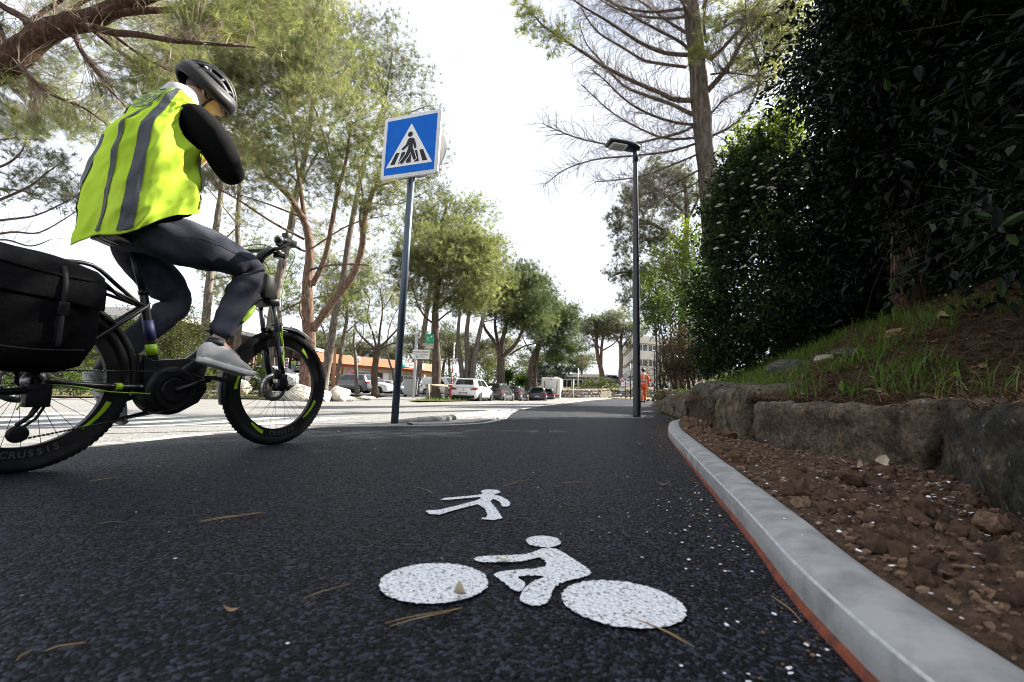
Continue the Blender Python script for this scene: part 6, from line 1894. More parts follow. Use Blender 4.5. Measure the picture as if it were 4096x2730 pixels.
for s, y in ((-1, 0.0), (1, .08)):
    m = MB(); m.tube([(s * .105, y, .52), (s * .105, y, .57)], 0.092, 16); m.build('silver_band', MT['silver_tape'], wk)
    m = MB(); m.ball((s * .107, y + (-.03 if s < 0 else .06), .055), (.055, .15, .06), 2); m.build('boot', MT['black'], wk)
m = MB(); m.loft([[V((.165 * math.cos(a), .145 * math.sin(a), z)) for a in np.linspace(0, 2 * math.pi, 24, endpoint=False)] for z in (.80, .90)], False); m.build('dark_hem', MT['black'], wk)

# bank car park sign with green logo and reserved parking plate
pk = at(1654, 1592, 27.5)
ps = thing('parking_sign', 'grey post carrying a green logo square above a white reserved parking plate', 'sign', tuple(pk))
zt_ = at(1664, 1336, 27.5).z - pk.z
MB().box((0, 0, zt_ / 2), (0.16, 0.12, zt_), None).build('post', MT['galv'], ps, bevel=0.01)
def pxl(px, py, Y, base): q = at(px, py, Y); return q - base
g0_, g1_ = pxl(1700, 1373, 27.4, pk), pxl(1735, 1337, 27.4, pk)
gx0, gx1, gz0, gz1 = g0_.x, g1_.x, g0_.z, g1_.z
w_ = gx1 - gx0
MB().box(((gx0 + gx1) / 2, -0.02, (gz0 + gz1) / 2), (w_, 0.08, gz1 - gz0)).build('green_square', MT['bankgreen'], ps, bevel=0.008)
logo(ps, frame(V(((gx0 + gx1) / 2, -0.062, (gz0 + gz1) / 2)), V((1, 0, 0)), V((0, 0, 1)), V((0, -1, 0))), w_, world=False)
MB().box(((gx0 + gx1) / 2 - 0.08, 0.0, gz0 - 0.09), (w_ + 0.16, 0.07, 0.14)).build('sign_arm', MT['beige'], ps)
MB().box(((gx0 + gx1) / 2, 0.02, gz0 - 0.24), (w_ * 0.9, 0.04, 0.13)).build('small_plate', MT['galv'], ps)
h0, h1 = pxl(1648, 1436, 27.3, pk), pxl(1717, 1400, 27.3, pk)
hw_, hx, hz_ = h1.x - h0.x, (h0.x + h1.x) / 2, (h0.z + h1.z) / 2
MB().box((hx, -0.09, hz_), (hw_, 0.03, h1.z - h0.z)).build('white_plate', MT['signwhite'], ps, bevel=0.006)
for dz, s, body in ((0.14, 0.135, 'PARKING RÉSERVÉ'), (-0.015, 0.135, 'À LA CLIENTÈLE'), (-0.155, 0.075, 'BNP PARIBAS')):
    text_obj('lettering', body, s, frame((hx + (0.05 if dz < -0.1 else 0), -0.107, hz_ + dz), (1, 0, 0), (0, 0, 1), (0, -1, 0)), MT['ink'], ps, bold=0.002, sx=0.86)
MB().box((hx - 0.24, -0.108, hz_ - 0.155), (0.09, 0.008, 0.09)).build('small_logo', MT['bankgreen'], ps)

# wheelie bin
bq = at(1641, 1589, 28)
wb_ = thing('wheelie_bin', 'pale grey four wheeled refuse bin with a dark lid beside the parking sign', 'bin', tuple(bq), R(8))
m = MB(); m.loft([[V((sx * w_, sy * d_, z)) for sx, sy in ((-1, -1), (1, -1), (1, 1), (-1, 1))] for z, w_, d_ in ((0.14, 0.34, 0.28), (0.2, 0.36, 0.30), (1.02, 0.41, 0.36), (1.06, 0.44, 0.38), (1.1, 0.44, 0.38))], smooth=False); m.build('bin_body', simple('grey_bin_plastic', (0.42, 0.43, 0.43), 0.55), wb_, bevel=0.02)
m = MB(); m.loft([[V((sx * w_, sy * d_ + 0.01, z + 0.03 * (sy > 0))) for sx, sy in ((-1, -1), (1, -1), (1, 1), (-1, 1))] for z, w_, d_ in ((1.105, 0.45, 0.39), (1.14, 0.45, 0.39), (1.2, 0.36, 0.30))], smooth=False); m.build('bin_lid', simple('dark_bin_lid', (0.06, 0.08, 0.11), 0.5), wb_, bevel=0.02)
for sx in (-1, 1):
    for sy in (-1, 1):
        m = MB(); m.revolve([(0.0, -0.02), (0.085, -0.02), (0.09, 0), (0.085, 0.02), (0, 0.02)], Matrix.Translation((sx * 0.30, sy * 0.24, 0.09)) @ YAX, 16); m.build('bin_wheel', MT['black'], wb_)
for sx in (-1, 1): MB().tube([(sx * 0.455, -0.1, 0.98), (sx * 0.47, 0.1, 0.98)], 0.02, 8).build('bin_handle', MT['black'], wb_)

# low wooden rail
MT['oldwood'] = simple('weathered_wood', (0.30, 0.25, 0.18), 0.9, c2=(0.19, 0.155, 0.11), ns=4, scale=(3, 3, 0.6), bump=0.5, bs=20)
fq = at(1713, 1594, 26.5)
wf = thing('wooden_rail_fence', 'low weathered wooden rail on round posts beside the parking sign', 'fence', tuple(fq))
for px, Yp in ((1712, 26.3), (1786, 28.5), (1850, 30.5)):
    a, b = at(px, 1594, Yp), at(px, 1537, Yp)
    MB().tube([tuple(a - V((0, 0, 0.1))), tuple(b)], 0.09, 12, wob=0.1).build('fence_post', MT['oldwood'], wf, world=True)
for (pa, Ya), (pb, Yb) in (((1706, 26.2), (1788, 28.5)), ((1784, 28.4), (1838, 30.3))):
    MB().tube([tuple(at(pa, 1541, Ya)), tuple(at(pb, 1545, Yb))], 0.075, 12, wob=0.1).build('rail', MT['oldwood'], wf, world=True)

# red and white barrier arm standing upright
MT['redpaint'] = simple('red_paint', (0.50, 0.05, 0.03), 0.5)
rq = at(1806, 1590, 33)
rwp = thing('barrier_pole', 'upright red and white banded barrier arm between pine trunks', 'barrier', tuple(rq))
q0, q1 = at(1806, 1545, 33), at(1818, 1372, 33)
for k in range(10):
    MB().tube([tuple(q0.lerp(q1, k / 10)), tuple(q0.lerp(q1, (k + 1) / 10))], 0.055, 10).build('band', MT['redpaint'] if k in (0, 1, 3, 5) else MT['white_paint'], rwp, world=True)
MB().box(tuple((rq + q0) / 2), (0.28, 0.28, (q0 - rq).z + 0.1)).build('housing', MT['redpaint'], rwp, world=True, bevel=0.02)

# orange-brown wooden post near the rocks
wpq = at(1331, 1574, 25)
w_t = at(1341, 1390, 25)
wp = thing('wooden_post', 'tall bare orange brown timber post standing behind the pale boulders', 'post', tuple(wpq))
MB().tube([tuple(wpq - V((0, 0, 0.2))), tuple(wpq.lerp(w_t, .5)), tuple(w_t)], [0.085, 0.08, 0.07], 12, wob=0.06).build('post', simple('larch_post', (0.46, 0.23, 0.12), 0.75, c2=(0.36, 0.17, 0.09), ns=3, scale=(4, 4, .5)), wp, world=True)
m = MB(); m.tube([tuple(wpq.lerp(w_t, .997)), tuple(w_t + V((0, 0, 0.03)))], 0.075, 12); m.build('post_cap', MT['oldwood'], wp, world=True)

# globe lamp
gq = at(1423, 1560, 50)
gl = thing('globe_lamp', 'white globe lamp on a dark post in front of the bank', 'lamp', tuple(gq))
gt = at(1424, 1437, 50) - gq
MB().tube([(0, 0, 0), (0, 0, gt.z - 0.2)], 0.06, 10).build('pole', MT['lampblack'], gl)
m = MB(); m.ball((0, 0, gt.z), (0.3, 0.3, 0.3), 3); m.build('globe', simple('opal_globe', (0.72, 0.72, 0.70), 0.3), gl)
MB().tube([(0, 0, gt.z - 0.36), (0, 0, gt.z - 0.26)], [0.1, 0.16], 12).build('collar', MT['lampblack'], gl)

# small round signs
def disc_sign(name, label, px, pyb, pyc, Y, r_, face, ring, rz=0.0, back=False, marks=None, pole_r=0.03):
    b = at(px, pyb, Y); c = at(px, pyc, Y)
    t = thing(name, label, 'road sign', tuple(b), rz)
    h = c.z - b.z
    MB().tube([(0, 0.03, -0.1), (0, 0.03, h + r_ * 0.8)], pole_r, 10).build('pole', MT['galv'] if not back else MT['lampblack'], t)
    fr_ = frame(V((0, -0.01, h)), V((1, 0, 0)), V((0, 0, 1)), V((0, -1, 0)))
    m = MB(); m.revolve([(0, -0.012), (r_, -0.012), (r_, 0.012), (0, 0.012)], fr_, 28); m.build('disc', MT[ring], t, sharp=35)
    if face:
        m = MB(); m.revolve([(0, 0.016), (r_ * 0.78, 0.016), (r_ * 0.78, 0.0125)], fr_, 28); m.build('face', MT[face], t)
    for poly, mt in marks or (): 
        m = MB(); m.prism([(x * r_, y * r_) for x, y in poly], 0.0165, 0.02, fr_); m.build('symbol', MT[mt], t)
    return t, h
MT['pinkred'] = simple('faded_red', (0.50, 0.05, 0.08), 0.5)
MT['signlilac'] = simple('faded_blue_sign', (0.32, 0.22, 0.42), 0.5)
bar = [(-0.72, 0.5), (-0.5, 0.72), (0.72, -0.5), (0.5, -0.72)]
disc_sign('no_parking_sign', 'small round red rimmed sign among the parked cars', 1397, 1560, 1488, 47, 0.27, 'signlilac', 'pinkred', marks=[(bar, 'pinkred')])
t_, h_ = disc_sign('no_turn_sign', 'round white sign with red rim banning a turn, at the far junction', 2488, 1588, 1520, 52, 0.27, 'signwhite', 'pinkred', marks=[(bar, 'pinkred'), ([(-0.1, -0.5), (0.1, -0.5), (0.1, 0.15), (-0.3, 0.42), (-0.42, 0.25), (-0.1, 0.05)], 'ink')])
MB().box((0, -0.01, h_ - 1.12), (0.56, 0.03, 0.28)).build('under_plate', MT['signwhite'], t_)
disc_sign('round_sign', 'grey back of a round traffic sign on a dark pole near the worker', 2503, 1594, 1505, 44, 0.30, None, 'signback', back=True)
oq = at(2510, 1580, 56)
os_ = thing('name_board', 'long white board with large red letters at the far junction', 'sign', tuple(oq))
b0, b1 = at(2484, 1546, 56) - oq, at(2532, 1527, 56) - oq
MB().box(((b0.x + b1.x) / 2, 0, (b0.z + b1.z) / 2), (b1.x - b0.x, 0.06, b1.z - b0.z)).build('board', MT['signwhite'], os_, bevel=0.01)
text_obj('lettering', 'OPHIRA', 0.46, frame(((b0.x + b1.x) / 2 + 0.06, -0.034, (b0.z + b1.z) / 2), (1, 0, 0), (0, 0, 1), (0, -1, 0)), MT['redink'], os_, bold=0.0, sx=0.86)
for x in (b0.x + 0.12, b1.x - 0.12): MB().tube([(x, 0.05, -0.2), (x, 0.05, b1.z)], 0.035, 8).build('leg', MT['galv'], os_)
for px, pb, pt, Y, lab, mt in ((2294, 1588, 1518, 55, 'thin white post left of the clipped bush at the junction', 'signwhite'), (2312, 1575, 1475, 58, 'slender grey mast in front of the cedar', 'galv'), (2522, 1592, 1455, 45, 'slim dark post just left of the nearest lamp post', 'lampblack')):
    a, b = at(px, pb, Y), at(px, pt, Y)
    p_ = thing('post', lab, 'post', tuple(a)); MB().tube([(0, 0, -0.1), (0, 0, (b - a).z)], 0.05, 10).build('shaft', MT[mt], p_)
    MB().tube([(0, 0, (b - a).z), (0, 0, (b - a).z + 0.04)], [0.055, 0.02], 10).build('cap', MT['galv'], p_)
# white bollard and red-white barrier past the worker
a = at(2611, 1597, 28); p_ = thing('bollard', 'short white bollard at the foot of the bank beside the far path', 'bollard', tuple(a))
MB().tube([(0, 0, 0), (0, 0, 0.42), (0, 0, 0.46)], [0.06, 0.055, 0.03], 12).build('shaft', MT['white_paint'], p_); MB().tube([(0, 0, 0.30), (0, 0, 0.35)], 0.058, 12).build('dark_band', MT['black'], p_)
a = at(2606, 1562, 46); p_ = thing('barrier', 'red and white striped works barrier behind the worker', 'barrier', tuple(a), R(15))
for k, z in enumerate((0.35, 0.75)):
    for i in range(6): MB().box((-0.75 + 0.3 * i, 0, z + 0.25), (0.3, 0.04, 0.18), Matrix.Rotation(0.0, 4, 'Y')).build('band', MT['redpaint'] if (i + k) % 2 else MT['white_paint'], p_)
for x in (-0.8, 0.8): MB().tube([(x, -0.15, 0), (x, 0, 1.1)], 0.025, 8).build('leg', MT['redpaint'], p_)

# pallet leaning on the far wall
a = at(2420, 1589, 55); pl = thing('pallet', 'pale wooden pallet leaning against the far stone wall', 'pallet', tuple(a), R(-20))
PMx = Matrix.Rotation(R(-52), 4, 'X')
MT['palewood'] = simple('pallet_wood', (0.56, 0.46, 0.32), 0.85, c2=(0.42, 0.34, 0.22), ns=5)
for k in range(7): MB().box(PMx @ V((0, 0, 0.09 + 0.17 * k)), (1.2, 0.025, 0.10), PMx).build('board', MT['palewood'], pl)
for x in (-0.55, 0, 0.55): MB().box(PMx @ V((x, 0.06, 0.6)), (0.10, 0.10, 1.2), PMx).build('bearer', MT['palewood'], pl)

# far stone wall and its planted terrace
fw_ = thing('stone_wall', 'far rubble stone retaining wall across the junction', 'wall', tuple(at(2400, 1588, 58)))
fwl = [at(2175, 1586, 60), at(2260, 1590, 57), at(2330, 1592, 56), at(2480, 1590, 58), at(2600, 1590, 56), at(2680, 1590, 52)]
mats_st = simple('grey_rubble', (0.36, 0.32, 0.26), 0.9, c2=(0.17, 0.15, 0.12), ns=1.4, bump=0.8, bs=9, bd=0.1)
m = MB(); k = 0
for a, b in zip(fwl[:-1], fwl[1:]):
    n = max(2, int((b - a).length / 0.55))
    for i in range(n):
        for rw in range(3):
            q = a.lerp(b, (i + 0.5 * (rw % 2) + 0.25) / n)
            m.ball((q.x, q.y + 0.18 * rw, q.z + 0.16 + 0.34 * rw), (rnd.uniform(.28, .42), .3, rnd.uniform(.17, .24)), 1, amp=0.35, seed=k, smooth=False); k += 1
m.build('rubble', mats_st, fw_, world=True, kind='stuff')
terr = [(p.x, p.y + 0.4, p.z + 1.0) for p in fwl]; terr2 = [(p.x, p.y + 14, p.z + 1.5) for p in fwl]
grid_mesh('terrace', np.array([terr, terr2]), MT['verge'], flip=True, kind='structure')

# pale boulders round the foot of the big pine
MT['lime'+'rock'] = simple('limestone', (0.56, 0.52, 0.45), 0.9, c2=(0.34, 0.30, 0.25), ns=2.2, bump=0.9, bs=7, bd=0.08)
for (px, py, Y, sx, sy, sz, lab) in ((1200, 1592, 19.3, 0.62, 0.5, 0.55, 'largest pale boulder, in front of the thick pine trunk'), (1285, 1592, 19.6, 0.42, 0.4, 0.36, 'low pale boulder right of the thick pine trunk'), (1352, 1588, 20.2, 0.5, 0.45, 0.45, 'flat topped pale boulder by the wooden post'), (1130, 1590, 19.2, 0.36, 0.3, 0.3, 'small pale boulder at the left end of the rocks'), (1248, 1600, 18.9, 0.28, 0.25, 0.2, 'small tan rock between the two bigger boulders'), (968, 1560, 26, 0.5, 0.4, 0.55, 'pale boulder on the grass by the oleander'), (1395, 1600, 20.6, 0.3, 0.25, 0.16, 'brown flat stone at the end of the boulders'), (1465, 1594, 23, 0.45, 0.3, 0.12, 'flat slab of stone at the car park entrance')):
    q = at(px, py, Y)
    rock('boulder', lab, 'boulder', (q.x, q.y, q.z + sz * 0.35), (sx, sy, sz), MT['limerock'], int(px), group=None)

# ================================================================== VEGETATION
def barkmat(name, c1, c2, c3, sc=1.0):
    m, nt, b, _ = newmat(name)
    vec = coords(nt, (7 * sc, 7 * sc, 1.6 * sc))
    n1 = noise_n(nt, vec, 1.6, 6, 0.7)
    col = ramp(nt, n1, [(0.34, c1), (0.5, c2), (0.66, c3)])
    nt.links.new(col, b.inputs['Base Color']); setin(b, Roughness=0.95)
    b.inputs['Specular IOR Level'].default_value = 0.2
    bump_n(nt, n1, 1.0, 0.06, b)
    return m
MT['bark_red'] = barkmat('red_pine_bark', (0.060, 0.038, 0.027), (0.14, 0.088, 0.062), (0.25, 0.165, 0.12))
MT['bark_grey'] = barkmat('grey_pine_bark', (0.07, 0.058, 0.048), (0.155, 0.132, 0.112), (0.27, 0.24, 0.205))
MT['bark_dark'] = barkmat('dark_bark', (0.045, 0.034, 0.027), (0.10, 0.075, 0.06), (0.17, 0.13, 0.10))
MT['bark_near'] = barkmat('near_pine_bark', (0.030, 0.018, 0.013), (0.075, 0.042, 0.028), (0.15, 0.088, 0.058), 2.2)
MT['bark_ivy'] = barkmat('plated_bark', (0.02, 0.015, 0.012), (0.05, 0.035, 0.025), (0.16, 0.07, 0.035), 2.0)
MT['twig'] = simple('thin_twigs', (0.27, 0.21, 0.16), 0.9, c2=(0.15, 0.11, 0.08), ns=3)
MT['twig_dark'] = simple('dark_twigs', (0.035, 0.028, 0.022), 0.9, c2=(0.02, 0.016, 0.012), ns=3)
MT['twig_pale'] = simple('pale_twigs', (0.36, 0.32, 0.28), 0.9, c2=(0.22, 0.19, 0.16), ns=3)
MT['n_green'] = leafmat('pine_needles', (0.080, 0.097, 0.046), (0.200, 0.218, 0.108), (0.385, 0.375, 0.195), 0.5, 0.5)
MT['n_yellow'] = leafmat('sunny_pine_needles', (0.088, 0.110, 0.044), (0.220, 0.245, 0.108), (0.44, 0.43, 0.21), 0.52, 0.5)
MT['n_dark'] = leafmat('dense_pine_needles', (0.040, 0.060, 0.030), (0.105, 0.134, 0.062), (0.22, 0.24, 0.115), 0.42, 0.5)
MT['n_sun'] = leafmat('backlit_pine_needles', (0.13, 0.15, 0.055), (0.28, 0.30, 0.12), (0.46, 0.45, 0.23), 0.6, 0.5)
MT['n_grey'] = leafmat('grey_pine_needles', (0.060, 0.070, 0.048), (0.145, 0.158, 0.108), (0.27, 0.265, 0.19), 0.45, 0.5)
MT['n_blue'] = leafmat('cedar_needles', (0.022, 0.040, 0.030), (0.05, 0.075, 0.055), (0.09, 0.12, 0.08), 0.3, 0.5)
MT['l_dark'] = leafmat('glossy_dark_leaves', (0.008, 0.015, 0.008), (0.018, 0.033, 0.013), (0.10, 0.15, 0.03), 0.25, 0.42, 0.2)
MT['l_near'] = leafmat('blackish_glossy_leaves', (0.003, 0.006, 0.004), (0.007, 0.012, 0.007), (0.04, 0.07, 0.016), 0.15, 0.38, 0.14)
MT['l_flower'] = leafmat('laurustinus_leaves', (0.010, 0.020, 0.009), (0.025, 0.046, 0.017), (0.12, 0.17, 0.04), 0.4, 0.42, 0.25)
MT['bark_pine'] = barkmat('tall_pine_bark', (0.05, 0.042, 0.035), (0.115, 0.095, 0.08), (0.21, 0.18, 0.155))
MT['twig_mid'] = simple('brown_twigs', (0.13, 0.10, 0.08), 0.9, c2=(0.08, 0.06, 0.05), ns=3)
MT['l_mid'] = leafmat('mid_green_leaves', (0.030, 0.060, 0.014), (0.070, 0.115, 0.022), (0.21, 0.27, 0.045), 0.45, 0.4)
MT['l_light'] = leafmat('light_green_leaves', (0.07, 0.105, 0.018), (0.17, 0.22, 0.036), (0.34, 0.38, 0.07), 0.58, 0.45)
MT['l_hedge'] = leafmat('olive_hedge_leaves', (0.035, 0.045, 0.014), (0.085, 0.10, 0.028), (0.17, 0.18, 0.05), 0.35, 0.5)
MT['l_brown'] = leafmat('withered_leaves', (0.040, 0.028, 0.018), (0.085, 0.060, 0.036), (0.15, 0.11, 0.06), 0.25, 0.7)
MT['l_ivy'] = leafmat('ivy_leaves', (0.012, 0.030, 0.014), (0.03, 0.06, 0.024), (0.09, 0.14, 0.05), 0.25, 0.4)
MT['grass'] = leafmat('grass_blades', (0.045, 0.085, 0.016), (0.115, 0.19, 0.03), (0.28, 0.30, 0.09), 0.45, 0.5)
MT['litter'] = leafmat('needle_litter', (0.05, 0.028, 0.015), (0.14, 0.075, 0.038), (0.30, 0.20, 0.11), 0.1, 0.8)
MT['flower'] = simple('white_flower_heads', (0.72, 0.69, 0.60), 0.8, c2=(0.45, 0.42, 0.33), ns=60)

def unit(v): return v / np.maximum(np.linalg.norm(v, axis=-1, keepdims=True), 1e-9)

def needle_tris(c, d, n, L, W, spread=0.85):
    """c, d: (N,3) tuft centres and directions -> triangles (N*n*3, 3)"""
    N = len(c)
    dirs = unit(d[:, None, :] * (1 - spread * 0.55) + rng.standard_normal((N, n, 3)) * spread * 0.62)
    ln = L * rng.uniform(0.6, 1.2, (N, n, 1))
    sd_ = unit(np.cross(dirs, rng.standard_normal((N, n, 3)))) * W * 0.62
    base = c[:, None, :] + rng.standard_normal((N, n, 3)) * L * 0.12
    return np.stack([base - sd_, base + sd_, base + dirs * ln], 2).reshape(-1, 3)

def leaf_quads(c, d, up, L, W, fold=0.18):
    """one pointed leaf (two folded halves, each a quad) per centre"""
    N = len(c)
    L = np.broadcast_to(np.asarray(L, float), (N,))[:, None]; W = np.broadcast_to(np.asarray(W, float), (N,))[:, None]
    s = unit(np.cross(d, up)); n_ = np.cross(s, d)
    tip = c + d * L - n_ * L * 0.12; mid1 = c + d * L * 0.30; mid2 = c + d * L * 0.68 - n_ * L * 0.03
    a1, a2 = mid1 + s * W * 0.5 + n_ * W * fold, mid2 + s * W * 0.42 + n_ * W * fold
    b1, b2 = mid1 - s * W * 0.5 + n_ * W * fold, mid2 - s * W * 0.42 + n_ * W * fold
    return np.stack([c, a1, a2, tip, c, tip, b2, b1], 1).reshape(-1, 3)

def twig_tubes(A, B, r_a, r_b, lift=0.12, seg=4, jit=0.08):
    """thin three sided twigs from A to B; quads"""
    A, B = np.asarray(A, float), np.asarray(B, float)
    N = len(A); D = B - A; ln = np.linalg.norm(D, axis=1)[:, None]
    ctrl = A + D * 0.5 + np.array([0, 0, 1.0]) * ln * lift * rng.uniform(-0.6, 1.4, (N, 1)) + rng.standard_normal((N, 3)) * ln * jit
    ts = np.linspace(0, 1, seg + 1)
    P_ = np.stack([(1 - t) ** 2 * A + 2 * (1 - t) * t * ctrl + t * t * B for t in ts], 1)
    P_[:, 1:-1] += rng.standard_normal((N, seg - 1, 3)) * (ln * 0.02)[:, None, :]
    s = unit(np.cross(D, np.array([0.31, 0.52, 0.8]))); u = unit(np.cross(D, s))
    r_ = (np.asarray(r_a).reshape(-1, 1, 1) * (1 - ts[None, :, None]) + np.asarray(r_b).reshape(-1, 1, 1) * ts[None, :, None])
    ring = [P_ + (s[:, None, :] * math.cos(a) + u[:, None, :] * math.sin(a)) * r_ for a in (0, 2.094, 4.189)]
    q = []
    for k in range(3):
        a, b = ring[k], ring[(k + 1) % 3]
        q.append(np.stack([a[:, :-1], b[:, :-1], b[:, 1:], a[:, 1:]], 2))
    return np.concatenate(q, 1).reshape(-1, 3), P_

def P3(p, Y): return at(p[0], p[1], Y + (p[2] if len(p) > 2 else 0))

def tree(name, label, Y, trunk, limbs=(), blobs=(), needles='n_green', bark='bark_red', L=0.30, W=0.019, nn=14, dens=1.0, twig='twig', side=0, side_len=0.5, group='pine trees along the road', cat='pine tree', sub=1.0, tw_r=0.012, droop=0.0, base_z=None, sky_up=0.35):
    """trunk: [(px, py, radius)], limbs: [([(px, py, dY)...], r0, r1)], blobs: [(px, py, rx, ry, dY, weight)]"""
    tp = [at(p[0], p[1], Y) for p in trunk]
    b0 = tp[0]
    t = thing(name, label, cat, tuple(b0), 0, group)
    o = np.array(b0)
    tp2 = catmull([tuple(p - b0) for p in tp], 5)
    tr = np.interp(np.linspace(0, 1, len(tp2)), np.linspace(0, 1, len(trunk)), [p[2] for p in trunk])
    tr[0] *= 1.35; tr[1] *= 1.12
    tp2[0] = (tp2[0][0], tp2[0][1], tp2[0][2] - 0.25)
    MB().tube(tp2, list(tr), 14, wob=0.16).build('trunk', MT[bark], t)
    sk = [np.array(p) for p in tp2[len(tp2) // 3:]]; skr = list(tr[len(tp2) // 3:])
    S_a, S_b = [], []
    for pts, ra, rb_ in limbs:
        lp = catmull([tuple(P3(p, Y) - b0) for p in pts], 5)
        MB().tube(lp, [ra, (ra + rb_) * 0.55, rb_], 9, wob=0.12).build('limb', MT[bark], t)
        for i, p in enumerate(lp): sk.append(np.array(p)); skr.append(ra + (rb_ - ra) * i / len(lp))
        if side:
            LP = sample(lp, n=max(6, int(side * sum(np.linalg.norm(np.diff(np.array(lp), axis=0), axis=1)))))
            Tn = np.gradient(LP, axis=0); Tn = unit(Tn)
            for k in range(2, len(LP)):
                f = k / len(LP)
                dvec = unit(Tn[k] * 0.9 + np.cross(Tn[k], rng.standard_normal(3)) * 1.0 + np.array([0, 0, sky_up]))
                S_a.append(LP[k]); S_b.append(LP[k] + dvec * side_len * rng.uniform(0.45, 1.25) * (1 - 0.35 * f))
    sk = np.array(sk)
    tuft_c, tuft_d, tint = [], [], []
    A, B = [], []
    for bl_ in blobs:
        px, py, rx, ry = bl_[:4]; dY = bl_[4] if len(bl_) > 4 else 0; wgt = bl_[5] if len(bl_) > 5 else 1
        c = np.array(at(px, py, Y + dY)) - o
        sc = (Y + dY) / 1820
        ax = np.array([rx * sc, (rx + ry) / 2 * sc, ry * sc])
        K = max(5, int(sub * 1.5 * (rx * ry) ** 0.5 * (Y ** 0.25) / 10))
        u = unit(rng.standard_normal((K, 3))) * rng.uniform(0.25, 1.0, (K, 1)) ** 0.5
        cl = c + u * ax
        near = np.argmin(np.linalg.norm(sk[None] - (c + u * ax * 0.4)[:, None], axis=2) + rng.uniform(0, 0.25, (K, len(sk))) * ax.mean(), axis=1)
        A.append(sk[near]); B.append(cl)
        n_t = max(3, int(dens * wgt * (rx * ry) / ((L / sc) ** 2) * 22 / K))
        sp = np.minimum(ax.mean() * 0.25, 0.5 + L)
        cc = cl[:, None] + rng.standard_normal((K, n_t, 3)) * sp * np.array([1, 1, 0.62])
        dd = unit((cc - (c - np.array([0, 0, ax[2] * 0.7]))) + rng.standard_normal(cc.shape) * 0.5 * ax.mean() + np.array([0, 0, 0.5 * ax.mean() - droop]))
        tuft_c.append(cc.reshape(-1, 3)); tuft_d.append(dd.reshape(-1, 3))
        base_t = rng.uniform(0.0, 0.8, (K, 1))
        tint.append((base_t + rng.uniform(-0.1, 0.25, (K, n_t))).ravel())
        # second order twigs inside the cluster
        m_ = max(2, n_t // 14)
        ii = rng.integers(0, n_t, (K, m_))
        A.append(np.repeat(cl - (cl - sk[near]) * 0.25, m_, 0)); B.append(np.take_along_axis(cc, ii[..., None], 1).reshape(-1, 3))
    if A:
        A_, B_ = np.concatenate(A), np.concatenate(B)
        ln = np.linalg.norm(B_ - A_, axis=1)
        ok = ln < 9
        q, _ = twig_tubes(A_[ok], B_[ok], np.clip(tw_r * (0.4 + 0.35 * ln[ok]), tw_r * .4, tw_r * 2.4), np.full(ok.sum(), tw_r * 0.3))
        np_mesh('twigs', q, 4, MT[twig], t, smooth=True, kind='stuff')
    if S_a:
        q, PP = twig_tubes(S_a, S_b, np.full(len(S_a), tw_r * 0.8), np.full(len(S_a), tw_r * 0.25), lift=0.1, jit=0.12)
        tw2a, tw2b = [], []
        for k in range(len(S_a)):
            for _ in range(2):
                i = rng.integers(1, 4); d0 = PP[k, i + 1] - PP[k, i]
                tw2a.append(PP[k, i]); tw2b.append(PP[k, i] + unit(d0 + np.linalg.norm(d0) * rng.standard_normal(3) * 0.8) * side_len * rng.uniform(0.2, 0.5))
        q2, _ = twig_tubes(tw2a, tw2b, np.full(len(tw2a), tw_r * 0.4), np.full(len(tw2a), tw_r * 0.18), seg=3)
        np_mesh('side_twigs', np.concatenate([q, q2]), 4, MT[twig], t, smooth=True, kind='stuff')
    if tuft_c:
        C_, D_, T_ = np.concatenate(tuft_c), np.concatenate(tuft_d), np.concatenate(tint)
        v = needle_tris(C_, D_, nn, L, W)
        np_mesh('foliage', v, 3, MT[needles], t, tint=np.clip(np.repeat(T_, nn) + rng.normal(0, 0.1, len(T_) * nn), 0, 1), kind='stuff')
    return t

